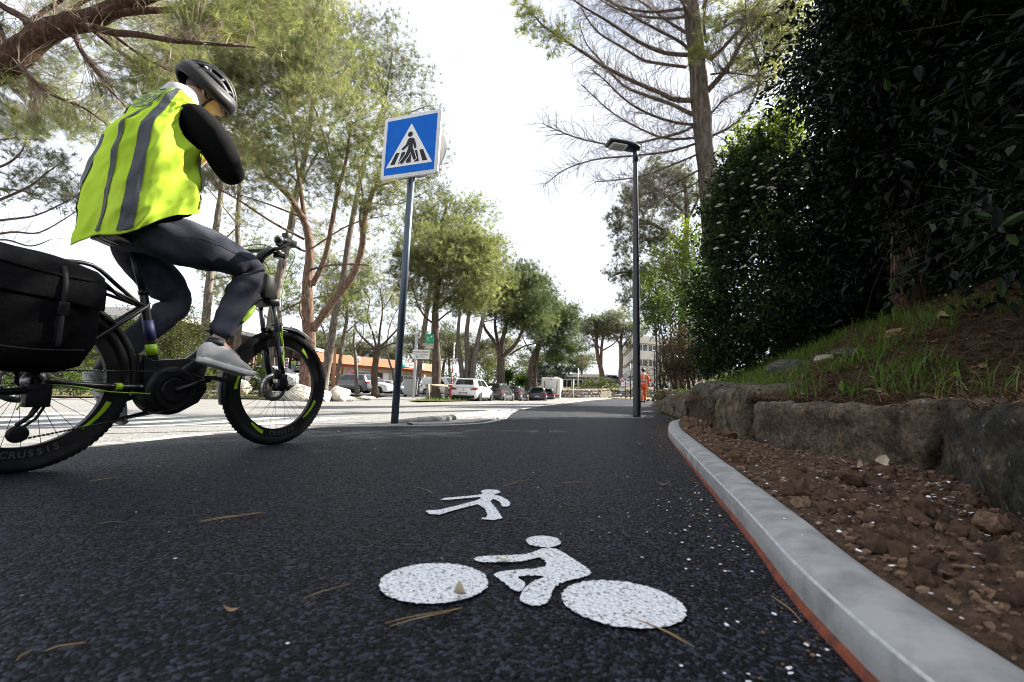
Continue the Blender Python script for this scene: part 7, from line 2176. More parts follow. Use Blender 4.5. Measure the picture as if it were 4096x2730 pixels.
# --- near pine whose limb reaches in from the upper left
tree('pine_tree', 'near pine whose thick reddish limb reaches across the upper left corner', 5.4,
     [(-620, 1900, 0.24), (-600, 1300, 0.22), (-560, 700, 0.20), (-420, 480, 0.18), (-250, 370, 0.17), (-80, 310, 0.16), (40, 245, 0.152), (150, 150, 0.14), (270, 100, 0.125), (360, 80, 0.115), (470, 30, 0.10), (600, -20, 0.085), (760, -90, 0.07)],
     [([(330, 95), (420, 62), (560, 45), (700, 38), (820, 0, .2), (960, -60, .3)], 0.06, 0.008), ([(330, 100), (450, 130, -.2), (560, 140, -.3), (700, 165, -.4), (860, 178, -.5), (1020, 190, -.4)], 0.05, 0.006),
      ([(170, 140), (90, 70, .2), (0, 20, .3), (-80, -60, .4)], 0.05, 0.03), ([(295, 140), (330, 210, -.2), (390, 290, -.3), (450, 370, -.3), (505, 430, -.3)], 0.032, 0.005),
      ([(370, 120), (470, 200, .3), (580, 280, .5), (700, 345, .6)], 0.03, 0.005), ([(440, 130), (560, 220, .2), (690, 290, .2)], 0.022, 0.004),
      ([(60, 235), (130, 320, -.3), (230, 390, -.4), (330, 430, -.4), (430, 500, -.4)], 0.03, 0.005), ([(-20, 290), (20, 200, .3), (0, 110, .4), (-30, 60, .4)], 0.03, 0.02), ([(180, 140), (250, 60, .5), (330, 10, .8), (420, -40, .8)], 0.03, 0.018), ([(100, 100, .6), (200, 30, .8), (300, -30, .8)], 0.03, 0.02)],
     [(560, 60, 200, 70, .6, .7), (800, 70, 130, 90, -.4, 1.5), (860, 30, 150, 90, -.2, 1.2), (1050, 40, 170, 80, .3, .9), (950, 140, 150, 60, .2, .6), (700, 240, 160, 60, .6, .45), (520, 280, 120, 60, .4, .35), (110, 400, 150, 90, .3, 1.0), (330, 470, 100, 80, -.2, 1.0), (60, 130, 110, 90, .7, .4), (220, 230, 110, 60, .9, .35), (380, 40, 150, 80, 1.0, .5), (230, 520, 120, 50, .2, .9), (60, 300, 80, 60, .8, .9), (450, 400, 90, 70, .3, .6), (600, 330, 110, 60, .4, .7), (180, 320, 110, 70, .4, .8), (40, 470, 90, 70, .4, 1), (420, 150, 110, 70, 1, .8), (250, 60, 120, 60, 1.2, .8)],
     'n_yellow', 'bark_near', L=0.13, W=0.0042, nn=16, dens=0.95, side=16, side_len=0.55, sub=2.0, tw_r=0.007)

# --- the forked pine behind the front wheel and its neighbours
tree('pine_tree', 'large forked pine with orange bark standing among pale boulders behind the front wheel', 20.4,
     [(1224, 1590, .37), (1228, 1500, .33), (1236, 1380, .29), (1232, 1250, .255), (1230, 1130, .22), (1240, 1010, .19), (1222, 900, .155), (1165, 800, .13), (1110, 740, .11), (1060, 690, .08), (1020, 600, .06)],
     [([(1236, 1020), (1222, 900, .4), (1200, 740, .6), (1180, 600, .8), (1170, 450, 1)], .12, .05), ([(1250, 1140), (1300, 1030, -.5), (1330, 880, -.8), (1352, 760, -1), (1385, 640, -1.2), (1400, 500, -1.2)], .12, .05),
      ([(1250, 1320), (1330, 1210, -.4), (1415, 1095, -.8), (1448, 990, -1), (1460, 860, -1.2), (1500, 750, -1.5), (1540, 640, -1.5)], .17, .07), ([(1246, 1078), (1320, 1062, -1), (1400, 1058, -1.5), (1475, 1062, -2)], .055, .03),
      ([(1216, 958), (1090, 890, -1), (960, 805, -1.6), (880, 760, -2)], .055, .025), ([(1205, 870), (1080, 820, .6), (930, 770, 1)], .05, .02), ([(1448, 985), (1440, 870, -.6), (1450, 780, -.5), (1430, 650, -.4)], .05, .03), ([(1225, 1310), (1200, 1250, -.6), (1205, 1200, -.8), (1240, 1180, -1)], .04, .02),
      ([(1500, 750, -1.5), (1600, 720, -1.6), (1680, 700, -1.8)], .04, .02), ([(1240, 1000), (1400, 900, -.5), (1560, 860, -.5)], .04, .015), ([(1200, 740, .6), (1060, 600, .8), (900, 480, 1)], .06, .02), ([(1352, 760, -1), (1300, 560, -1), (1240, 380, -1)], .06, .02)],
     [(900, 480, 200, 170, -1, .9), (1130, 330, 230, 190, 0, 1), (1340, 500, 200, 190, -1, 1), (1000, 700, 200, 110, -1.5, .7), (1240, 720, 220, 120, -1, .7), (1500, 520, 150, 150, -1.6, .9), (1440, 760, 170, 110, -1.4, .7), (1590, 700, 120, 110, -1.8, .8), (1080, 150, 220, 150, .4, 1), (830, 280, 150, 150, -.5, .8), (1300, 250, 150, 150, 0, 1), (1500, 880, 110, 80, -1, .5), (820, 640, 110, 110, -1.6, .5), (960, 60, 150, 100, .5, .9), (950, 250, 180, 130, -.5, .9), (1080, 520, 150, 120, -.8, .7), (1250, 60, 160, 100, 0, .9), (760, 450, 110, 110, -.8, .6), (760, 120, 150, 110, .5, .7)],
     'n_green', 'bark_red', dens=0.8, side=1.2, side_len=0.9)
tree('pine_tree', 'slender pine with a pale leaning trunk just left of the forked pine', 24,
     [(1060, 1570, .27), (1075, 1400, .25), (1100, 1200, .23), (1135, 1030, .20), (1165, 900, .18), (1190, 760, .16), (1225, 600, .13), (1250, 400, .10), (1255, 250, .06)],
     [([(1190, 760), (1300, 560, 1), (1400, 400, 1.5)], .07, .03), ([(1250, 420), (1150, 250, 1), (1080, 150, 1)], .06, .03), ([(1140, 1020), (1050, 980, .6), (960, 990, 1)], .04, .02)],
     [(1250, 180, 180, 150, 1, 1), (1420, 330, 140, 150, 1.5, .9), (1120, 80, 170, 110, 1, 1), (1360, 90, 130, 120, 1, .8), (1300, 940, 80, 60, 3, .5)],
     'n_yellow', 'bark_grey', dens=0.8)
tree('pine_tree', 'tall grey pine with many cones behind the crossing sign', 27,
     [(1290, 1570, .25), (1320, 1400, .22), (1345, 1230, .20), (1375, 1100, .19), (1395, 960, .17), (1425, 800, .15), (1470, 600, .12), (1540, 400, .09), (1570, 200, .05)],
     [([(1500, 520), (1620, 460, .5), (1720, 420, .6)], .06, .02), ([(1470, 620), (1600, 640, .5), (1740, 600, .6)], .06, .02), ([(1550, 380), (1480, 250, 0), (1440, 150, 0)], .05, .02), ([(1425, 800), (1580, 820, 1), (1720, 760, 1)], .05, .02)],
     [(1560, 200, 130, 130, 0, .55), (1640, 330, 110, 110, 0, .5), (1480, 130, 100, 100, 0, .6), (1690, 480, 90, 90, .5, .5), (1700, 620, 90, 100, .5, .7), (1620, 560, 90, 120, .5, .7), (1530, 330, 110, 110, 0, .6), (1700, 760, 90, 80, .8, .7)],
     'n_grey', 'bark_grey', dens=0.75, twig='twig_pale', side=1.2, side_len=0.8)
tree('pine_tree', 'grey trunked pine seen between the rider and the handlebar', 28,
     [(812, 1545, .26), (822, 1310, .24), (838, 1130, .22), (850, 1000, .2), (872, 860, .18), (890, 700, .14), (880, 520, .1), (860, 380, .06)],
     [([(845, 1060), (900, 960, .5), (960, 900, .8)], .07, .03), ([(880, 760), (760, 640, 0), (650, 560, 0)], .06, .02), ([(838, 1120), (930, 1105, -.5), (1010, 1080, -.5)], .04, .02)],
     [(700, 520, 130, 120, 0, .8), (840, 380, 130, 130, 0, .8), (690, 330, 110, 120, 0, .7), (930, 620, 120, 90, 0, .7), (560, 300, 110, 110, 0, .6), (620, 130, 140, 120, 1, .8), (1000, 860, 90, 60, .5, .5)],
     'n_green', 'bark_grey', dens=0.75)
tree('pine_tree', 'pine with a straight dark trunk behind the cyclist\'s knee', 30,
     [(942, 1555, .24), (948, 1400, .22), (960, 1230, .2), (958, 1060, .18), (950, 900, .16), (958, 760, .13), (960, 600, .09)],
     [([(955, 1180), (1040, 1110, 0), (1120, 1090, 0)], .05, .02), ([(950, 900), (870, 800, 0), (800, 720, 0)], .05, .02)],
     [(960, 560, 130, 110, 0, .8), (880, 700, 110, 80, 0, .6), (1060, 640, 110, 90, 0, .7), (1150, 1060, 70, 50, 0, .4)],
     'n_dark', 'bark_grey', dens=0.7)
tree('pine_tree', 'low crowned pine far behind the handlebar and the forked pine', 44,
     [(1130, 1580, .26), (1128, 1450, .24), (1120, 1330, .22), (1110, 1200, .18), (1100, 1080, .12)],
     [([(1120, 1320), (1030, 1240, 0), (960, 1200, 0)], .1, .04), ([(1115, 1250), (1230, 1200, 0), (1350, 1180, 0)], .1, .04), ([(1105, 1120), (1010, 1040, 0), (960, 1000, 0)], .08, .03)],
     [(990, 1010, 100, 80, 0, .8), (1090, 1130, 110, 80, 0, .9), (930, 1180, 90, 60, 0, .8), (1350, 1170, 110, 90, 0, .9), (1200, 1230, 80, 50, 0, .8), (1470, 1060, 80, 90, 1, .7), (1290, 1060, 80, 70, 0, .6), (860, 1080, 70, 60, 0, .6)],
     'n_green', 'bark_grey', L=0.34, W=0.026, dens=0.85)
tree('pine_tree', 'bare branched conifer at the far left edge, its arching boughs against the sky', 17,
     [(-140, 1640, .2), (-150, 1200, .18), (-140, 900, .16), (-120, 700, .13), (-100, 500, .1), (-90, 300, .06)],
     [([(-140, 850), (0, 800, 0), (120, 745, 0), (190, 690, 0), (250, 650, 0)], .06, .015), ([(-140, 900), (20, 880, 0), (150, 860, 0), (300, 790, 0)], .055, .015), ([(-120, 700), (20, 660, 0), (90, 600, 0), (110, 520, 0)], .055, .015), ([(-140, 960), (40, 930, -.4), (160, 930, -.4), (300, 850, -.4)], .05, .012), ([(-110, 620), (0, 560, .4), (140, 560, .4)], .05, .015), ([(-140, 1020), (0, 960, 0), (120, 985, 0), (200, 960, 0)], .045, .012), ([(-130, 760), (60, 760, .6), (200, 800, .6)], .045, .012)],
     [(110, 620, 140, 90, 0, .5), (260, 700, 100, 110, 0, .6), (120, 760, 120, 60, 0, .4), (300, 820, 70, 60, 0, .4), (60, 520, 100, 60, .3, .5)],
     'n_grey', 'bark_dark', dens=0.75, side=3.0, side_len=0.9, tw_r=0.011)
tree('bare_tree', 'pollarded tree with a dark trunk and bare upswept branches in front of the bank', 33,
     [(1500, 1580, .26), (1498, 1500, .23), (1503, 1440, .22), (1512, 1400, .22), (1520, 1380, .16)],
     [([(1510, 1405), (1470, 1370, 0), (1440, 1340, 0), (1415, 1300, 0)], .09, .03), ([(1508, 1400), (1490, 1330, .5), (1470, 1270, .5), (1480, 1200, .5)], .08, .03), ([(1514, 1395), (1520, 1320, -.5), (1530, 1240, -.5), (1520, 1150, -.5)], .09, .03), ([(1518, 1395), (1560, 1350, 0), (1600, 1310, 0), (1640, 1290, 0)], .09, .03), ([(1520, 1400), (1570, 1375, -.8), (1620, 1380, -.8)], .07, .02), ([(1510, 1400), (1460, 1395, -.5), (1420, 1400, -.5)], .07, .02), ([(1530, 1240, -.5), (1570, 1180, -.5), (1590, 1130, -.5)], .04, .015), ([(1480, 1200, .5), (1450, 1150, .5), (1440, 1110, .5)], .04, .015)],
     [(1540, 1180, 90, 70, 0, .18), (1450, 1230, 70, 70, 0, .18), (1600, 1280, 60, 60, 0, .15)],
     'n_yellow', 'bark_dark', dens=0.8, side=2.6, side_len=1.1, cat='tree', group='bare trees by the car park', tw_r=0.014)
tree('bare_tree', 'twisted pale stemmed tree leaning behind the wooden post', 31,
     [(1340, 1570, .16), (1358, 1470, .14), (1366, 1400, .13), (1378, 1330, .12), (1388, 1260, .1), (1380, 1180, .06)],
     [([(1340, 1560, .2), (1315, 1480, .2), (1300, 1420, .2), (1305, 1360, .2), (1285, 1300, .2)], .09, .04), ([(1376, 1340), (1420, 1300, 0), (1470, 1270, 0)], .05, .02), ([(1385, 1280), (1350, 1220, .5), (1330, 1170, .5)], .05, .02)],
     [(1385, 1200, 110, 90, 0, .5), (1320, 1270, 70, 60, .4, .4), (1450, 1290, 60, 50, 0, .4), (1400, 1110, 110, 80, 1, .5)],
     'n_yellow', 'bark_grey', dens=0.8, cat='tree', group='bare trees by the car park', side=2, side_len=.9)
tree('bare_tree', 'thin dark double stem tree between bank fascia and sign pole', 38,
     [(1428, 1575, .17), (1425, 1500, .15), (1422, 1430, .13), (1415, 1370, .11), (1420, 1300, .07)],
     [([(1424, 1440), (1380, 1390, 0), (1340, 1360, 0)], .06, .02), ([(1420, 1400), (1450, 1350, 0), (1455, 1300, 0)], .06, .02), ([(1580, 1580, 1), (1572, 1500, 1), (1555, 1440, 1), (1545, 1400, 1)], .11, .05), ([(1545, 1400, 1), (1560, 1300, 1), (1600, 1220, 1)], .06, .02)],
     [(1420, 1290, 60, 50, 0, .3), (1590, 1180, 90, 100, 2, .35)],
     'n_grey', 'bark_grey', dens=0.8, cat='tree', group='bare trees by the car park', side=2.5, side_len=1.2)
tree('pine_tree', 'rounded green pine on a straight reddish trunk beside the reserved parking sign', 28.5,
     [(1742, 1600, .32), (1746, 1500, .28), (1744, 1400, .25), (1740, 1310, .23), (1745, 1200, .19), (1765, 1080, .13), (1790, 960, .08)],
     [([(1742, 1300), (1700, 1268, -.3), (1668, 1210, -.5), (1650, 1140, -.6)], .07, .03), ([(1746, 1240), (1820, 1170, -.6), (1880, 1080, -.8)], .08, .03), ([(1745, 1290), (1810, 1240, .6), (1900, 1200, .8)], .06, .02), ([(1760, 1100), (1700, 1020, 0), (1680, 960, 0)], .06, .02)],
     [(1800, 1080, 160, 130, -.6, 1.25), (1700, 1010, 120, 120, 0, 1.1), (1890, 1140, 110, 130, -.3, 1.2), (1760, 1195, 130, 55, -.3, .9), (1820, 960, 120, 90, 0, 1.2), (1645, 1110, 80, 100, -.2, 1), (1920, 1010, 80, 90, 0, 1.1), (1850, 1230, 90, 40, 0, .6), (1880, 1000, 90, 90, .5, 1)],
     'n_green', 'bark_dark', L=0.28, W=0.02, dens=1.0)
tree('pine_tree', 'tall yellowish pine rising behind the rounded green pine', 37,
     [(1660, 1590, .24), (1680, 1450, .22), (1700, 1300, .2), (1730, 1100, .17), (1760, 950, .14), (1790, 800, .08)],
     [([(1750, 980), (1840, 880, 0), (1900, 800, 0)], .06, .03), ([(1740, 1050), (1680, 950, 0), (1660, 870, 0)], .06, .03)],
     [(1760, 850, 90, 80, 0, .8), (1850, 830, 90, 90, 0, .6), (1690, 880, 80, 80, 0, .9), (1920, 880, 70, 80, 0, .6), (1790, 930, 110, 70, 0, .9), (1640, 960, 70, 80, 0, .8)],
     'n_yellow', 'bark_grey', L=0.26, W=0.02, dens=0.75, side=1, side_len=.9)
tree('pine_tree', 'pine with three grey stems just left of the white hatchback', 40,
     [(1866, 1590, .30), (1868, 1500, .27), (1870, 1420, .24), (1866, 1340, .2), (1880, 1230, .15), (1900, 1120, .09)],
     [([(1846, 1590), (1848, 1500, 0), (1838, 1420, 0), (1832, 1340, 0), (1840, 1240, 0)], .25, .12), ([(1880, 1590), (1892, 1480, -.3), (1908, 1380, -.5), (1928, 1290, -.6), (1945, 1220, -.6)], .27, .13), ([(1928, 1290, -.6), (2000, 1270, -.6), (2090, 1225, -.6)], .06, .02)],
     [(1920, 1140, 100, 100, 0, .9), (1980, 1090, 90, 90, -.5, 1), (1870, 1200, 70, 50, 0, .6), (1990, 1200, 90, 70, 0, .7), (1960, 1010, 80, 80, 0, .9)],
     'n_green', 'bark_grey', L=0.28, W=0.022, dens=0.8)
tree('pine_tree', 'stout dark pine with spreading limbs behind the parked row', 43,
     [(2004, 1600, .44), (2003, 1500, .38), (2003, 1430, .36), (2004, 1395, .3), (2015, 1340, .2), (2030, 1280, .15), (2040, 1200, .08)],
     [([(1998, 1400), (1965, 1350, 0), (1940, 1315, 0), (1930, 1280, 0)], .19, .09), ([(2000, 1400), (1985, 1340, .4), (1980, 1285, .4), (1990, 1220, .4)], .17, .08), ([(2008, 1430), (2060, 1380, -.5), (2085, 1335, -.8), (2110, 1290, -.8)], .2, .09), ([(2040, 1420, -.4), (2100, 1385, -.8), (2185, 1368, -.8)], .09, .04), ([(2015, 1345), (2025, 1290, 0), (2022, 1240, 0)], .14, .07)],
     [(2030, 1190, 100, 90, 0, 1.4), (2110, 1220, 110, 110, -.6, 1.5), (2080, 1120, 90, 70, 0, 1.3), (1985, 1180, 80, 70, 0, 1.2), (2150, 1300, 80, 60, -.8, 1.1), (1960, 1240, 60, 40, 0, .8), (2060, 1280, 80, 50, 0, .9)],
     'n_dark', 'bark_dark', L=0.28, W=0.024, dens=0.95)
tree('pine_tree', 'dark crowned pine leaning right over the far parked cars', 49,
     [(2106, 1600, .36), (2118, 1510, .31), (2132, 1430, .28), (2150, 1390, .24), (2165, 1330, .18), (2190, 1260, .1)],
     [([(2136, 1600), (2142, 1500, 0), (2150, 1430, 0), (2160, 1380, 0)], .2, .12), ([(2150, 1390), (2210, 1370, -.5), (2260, 1350, -.5)], .1, .04), ([(2135, 1425), (2100, 1370, 0), (2080, 1320, 0)], .08, .03)],
     [(2190, 1260, 100, 90, 0, 1.5), (2235, 1320, 80, 80, -.5, 1.5), (2150, 1190, 80, 80, 0, 1.3), (2260, 1260, 55, 60, 0, 1.2), (2275, 1370, 50, 60, 0, 1), (2200, 1390, 80, 40, 0, .8), (2240, 1420, 60, 40, .6, .8)],
     'n_dark', 'bark_dark', L=0.3, W=0.027, dens=0.95)
far = []
tree('pine_tree', 'umbrella pine pair with bare pinkish trunks at the end of the street', 74,
     [(2414, 1560, .42), (2408, 1500, .38), (2394, 1440, .33), (2386, 1380, .28), (2386, 1320, .2)],
     [([(2404, 1560), (2404, 1480, 0), (2406, 1400, 0), (2412, 1330, 0), (2400, 1290, 0)], .3, .13), ([(2406, 1400), (2370, 1360, 0), (2335, 1340, 0)], .13, .05), ([(2405, 1405), (2450, 1380, 0), (2480, 1350, 0)], .13, .05), ([(2386, 1380), (2360, 1330, 0), (2340, 1300, 0)], .12, .05)],
     [(2400, 1280, 80, 40, 0, 1.3), (2350, 1310, 60, 40, 0, 1.2), (2430, 1300, 70, 40, 0, 1.2), (2340, 1380, 45, 30, 0, .6), (2370, 1350, 60, 30, 0, .5)],
     'n_grey', 'bark_red', L=0.45, W=0.045, nn=9, dens=1.0, tw_r=0.03)
tree('pine_tree', 'grey umbrella pine between lamp post and the pinkish pair at the street end', 72,
     [(2482, 1560, .38), (2482, 1490, .33), (2484, 1430, .3), (2482, 1375, .24), (2492, 1320, .15)],
     [([(2483, 1400), (2510, 1360, 0), (2530, 1330, 0)], .15, .06), ([(2482, 1380), (2455, 1340, 0), (2440, 1310, 0)], .13, .05)],
     [(2490, 1290, 80, 50, 0, 1.2), (2450, 1330, 50, 35, 0, .9), (2540, 1320, 60, 50, 0, 1), (2500, 1360, 60, 30, 0, .6)],
     'n_grey', 'bark_grey', L=0.45, W=0.045, nn=9, dens=1.0, tw_r=0.03)
tree('cedar_tree', 'dark flat tiered cedar beyond the motorhome', 66,
     [(2222, 1570, .4), (2222, 1510, .33), (2222, 1460, .25), (2222, 1400, .1)],
     [([(2222, 1500), (2180, 1480, 0), (2150, 1490, 0)], .1, .04), ([(2222, 1495), (2270, 1480, 0), (2300, 1490, 0)], .1, .04), ([(2222, 1460), (2190, 1440, 0), (2165, 1445, 0)], .08, .03), ([(2222, 1455), (2255, 1440, 0), (2275, 1445, 0)], .08, .03)],
     [(2175, 1480, 50, 16, 0, 2), (2270, 1478, 52, 16, 0, 2), (2195, 1445, 45, 14, 0, 2), (2250, 1442, 40, 14, 0, 2), (2222, 1415, 34, 14, 0, 2), (2222, 1495, 70, 14, -2, 1.5)],
     'n_blue', 'bark_dark', L=0.35, W=0.045, nn=9, dens=1.0, cat='cedar tree', group='trees at the end of the street', tw_r=0.03)
# filler pines far behind the car park: one shape, set out several times
bg_l = ['small far pine left of the bank roof', 'small far pine above the orange bank fascia', 'small far pine just right of the sign pole', 'far pine over the wheelie bin', 'far pine behind the white van', 'far pine above the grey estate car', 'far pine left of the motorhome', 'far pine over the grey hall', 'far pine behind the pollarded tree', 'far pine just left of the sign pole', 'far pine between the stems of the triple pine', 'far pine behind the stout pine', 'far pine behind the globe lamp', 'largest far pine, right of the parking sign']
bgt = tree('pine_tree', bg_l[0], 84, [(1250, 1565, .3), (1252, 1500, .26), (1250, 1440, .2), (1255, 1390, .1)], [([(1251, 1460), (1220, 1420, 0), (1200, 1400, 0)], .1, .04), ([(1251, 1450), (1285, 1415, 0), (1300, 1400, 0)], .1, .04)],
           [(1250, 1380, 60, 45, 0, 1), (1205, 1400, 40, 35, 0, .9), (1300, 1400, 40, 35, 0, .9), (1250, 1430, 60, 25, 0, .5)], 'n_grey', 'bark_dark', L=0.5, W=0.06, nn=8, dens=1.0, group='far pines behind the car park', tw_r=0.03)
for k, (px, Y, s) in enumerate(((1370, 88, 1.0), (1640, 95, 1.2), (1700, 82, .9), (1800, 90, 1.1), (1950, 85, .8), (2120, 92, .9), (2330, 120, 1.3), (1480, 92, 1.1), (1560, 86, .9), (1870, 94, 1.2), (2010, 96, 1.2), (1320, 96, 1.2), (1765, 97, 1.3))):
    c = copy_tree(bgt); q = at(px, 1574, Y); c.location = (q.x, q.y, 0.0); c.scale = (s, s, s * rnd.uniform(.9, 1.1)); c.rotation_euler = (0, 0, 1.1 + k * 1.7); c['label'] = bg_l[k + 1]; WM[c.name] = Matrix.Translation(c.location)

# --- right side: the tall bare pine, its branches traced one by one
def px2(pts, dy): return [(2000 + x / 1.742, y / 1.742, dy * i / max(1, len(pts) - 1)) for i, (x, y) in enumerate(pts)]
BR = [([(1300, 60), (1050, 85), (850, 50), (740, 0), (640, -60)], -1, .07), ([(1310, 110), (1180, 130), (950, 110), (800, 60), (700, 0), (620, -60)], 1.2, .07), ([(1330, 160), (1295, 60), (1260, 0), (1230, -60)], -2, .1), ([(1330, 250), (1200, 170), (1050, 60), (960, 0), (880, -60)], 1.5, .08), ([(1320, 350), (1250, 290), (1100, 210), (950, 130), (840, 60), (760, 0)], -1.5, .08),
      ([(1310, 385), (1150, 370), (1000, 310), (900, 250), (750, 150), (600, 60), (510, 0), (430, -60)], -.6, .1), ([(1300, 470), (1150, 450), (1000, 420), (850, 330), (700, 240), (620, 150), (570, 60), (540, 0)], 1.6, .075),
      ([(1340, 700), (1220, 695), (1100, 640), (1000, 600), (850, 530), (720, 460), (600, 380), (400, 250), (300, 180), (230, 100), (170, 40)], -1.2, .12), ([(1380, 810), (1300, 780), (1200, 730), (1000, 660), (850, 590), (700, 420), (600, 300), (540, 120)], 1.8, .11), ([(1350, 870), (1250, 860), (1100, 820), (950, 750), (830, 660), (730, 560), (640, 490)], -1.8, .07),
      ([(1390, 960), (1250, 970), (1130, 960), (1000, 910), (850, 830), (750, 760), (640, 660), (565, 590)], 1, .06), ([(1350, 880), (1250, 930), (1100, 965), (950, 1000), (780, 1010), (650, 990), (500, 950), (310, 870)], -1, .06), ([(1370, 1000), (1250, 1040), (1130, 1065), (950, 1085), (720, 1105), (600, 1130), (450, 1185), (300, 1300)], 1.2, .06),
      ([(1370, 1080), (1200, 1150), (1050, 1210), (870, 1250), (660, 1270)], -1, .045), ([(1380, 1190), (1250, 1260), (1100, 1330), (900, 1365)], 1.5, .045), ([(1390, 1260), (1250, 1340), (1100, 1400), (900, 1460)], -1, .04),
      ([(1440, 640), (1540, 530), (1620, 420), (1680, 300), (1780, 200), (1900, 80), (2000, 0)], -.8, .14), ([(1470, 410), (1560, 330), (1700, 170), (1800, 20), (1860, -60)], 1, .11), ([(1450, 960), (1600, 890), (1700, 800), (1780, 670), (1805, 550), (1780, 380), (1720, 200), (1710, 0), (1715, -60)], -1.6, .055),
      ([(1480, 1090), (1620, 1070), (1760, 1060)], 1, .05), ([(1450, 820), (1560, 700), (1700, 630), (1850, 580)], 1.8, .05), ([(1470, 520), (1600, 510), (1800, 540)], -1.4, .05), ([(1420, 60), (1440, -20), (1460, -80)], .5, .12), ([(1500, 230), (1640, 150), (1800, 120), (1950, 100)], -1, .05), ([(1440, 300), (1420, 180), (1430, 60), (1450, -50)], -1, .08)]
tree('pine_tree', 'tall pine on the right with long bare drooping branches against the white sky', 14.2,
     [(2885, 1520, .36), (2872, 1200, .345), (2850, 900, .325), (2835, 740, .31), (2818, 600, .295), (2805, 450, .285), (2795, 330, .28), (2780, 170, .27), (2765, 30, .25), (2755, -80, .24)],
     [(px2(p, d), r_ * .7, .012) for p, d, r_ in BR],
     [(2120, 90, 60, 70, -1.1, .8), (2200, 170, 60, 60, -1.0, .7), (2090, 30, 50, 40, -1.2, .8), (2260, 120, 60, 50, -.8, .35), (2830, 150, 50, 90, -1.4, .5), (2860, 60, 60, 70, -1.2, .5), (3000, 120, 110, 90, 0, .9), (3110, 180, 110, 110, -.4, 1.1), (3190, 90, 90, 90, -.5, 1.1), (3000, 30, 110, 60, .6, .9), (3100, 60, 110, 80, .6, .9), (3060, 240, 100, 80, .3, .8), (2960, 260, 80, 70, 0, .35), (3080, 300, 100, 70, -.6, .45), (2800, 220, 50, 40, -1.2, .3)],
     'n_sun', 'bark_pine', L=0.18, W=0.014, nn=12, dens=0.6, twig='twig_mid', side=27, side_len=1.0, tw_r=0.0115, sub=1.3, sky_up=0.1)
tree('pine_tree', 'hidden pine behind the dark hedge, added to dapple the road with shade', 22,  # pine put in behind the hedge so its crown shades the road
     [(3150, 1540, .26), (3140, 1200, .24), (3130, 900, .2), (3120, 700, .15), (3120, 560, .08)],
     [([(3130, 900), (3020, 800, 0), (2960, 720, 0)], .08, .03), ([(3128, 820), (3240, 720, 0), (3300, 650, 0)], .08, .03), ([(3135, 1000), (3280, 930, 1), (3400, 880, 1.5)], .07, .03)],
     [(3040, 720, 70, 70, 0, 1), (3160, 620, 100, 80, 0, 1), (3280, 700, 110, 90, 0, 1), (3380, 850, 120, 90, 1.5, 1), (3120, 860, 100, 60, 0, .8), (3460, 700, 130, 100, 2, 1), (3620, 780, 140, 100, 2, 1), (3500, 560, 120, 90, 2, .9)],
     'n_green', 'bark_red', dens=0.9)
tree('pine_tree', 'grey green pine behind the nearest lamp post', 21,
     [(2720, 1560, .19), (2728, 1300, .17), (2738, 1050, .15), (2748, 850, .11), (2735, 700, .07)],
     [([(2735, 1000), (2650, 920, 0), (2560, 880, 0), (2500, 860, 0)], .09, .03), ([(2745, 860), (2660, 780, 0), (2580, 740, 0)], .08, .03), ([(2732, 1150), (2620, 1100, 0), (2500, 1090, 0), (2440, 1110, 0)], .08, .03), ([(2738, 1050), (2640, 1020, -1), (2560, 990, -1)], .07, .02), ([(2740, 900), (2790, 800, 0), (2800, 720, 0)], .07, .02)],
     [(2560, 790, 80, 80, 0, 1.2), (2640, 710, 90, 70, 0, 1.1), (2480, 880, 60, 50, 0, 1.1), (2620, 860, 110, 80, 0, .9), (2540, 960, 90, 60, 0, .9), (2660, 990, 100, 70, 0, .8), (2470, 1110, 60, 40, 0, .8), (2560, 1110, 80, 60, 0, .9), (2540, 1200, 70, 60, 0, .9), (2660, 1130, 90, 80, 0, .8), (2740, 760, 80, 80, 0, .9), (2620, 1240, 80, 60, 0, .8), (2500, 1030, 60, 40, 0, .6)],
     'n_grey', 'bark_grey', L=0.19, W=0.016, dens=0.85, twig='twig_pale', side=2.5, side_len=0.7)

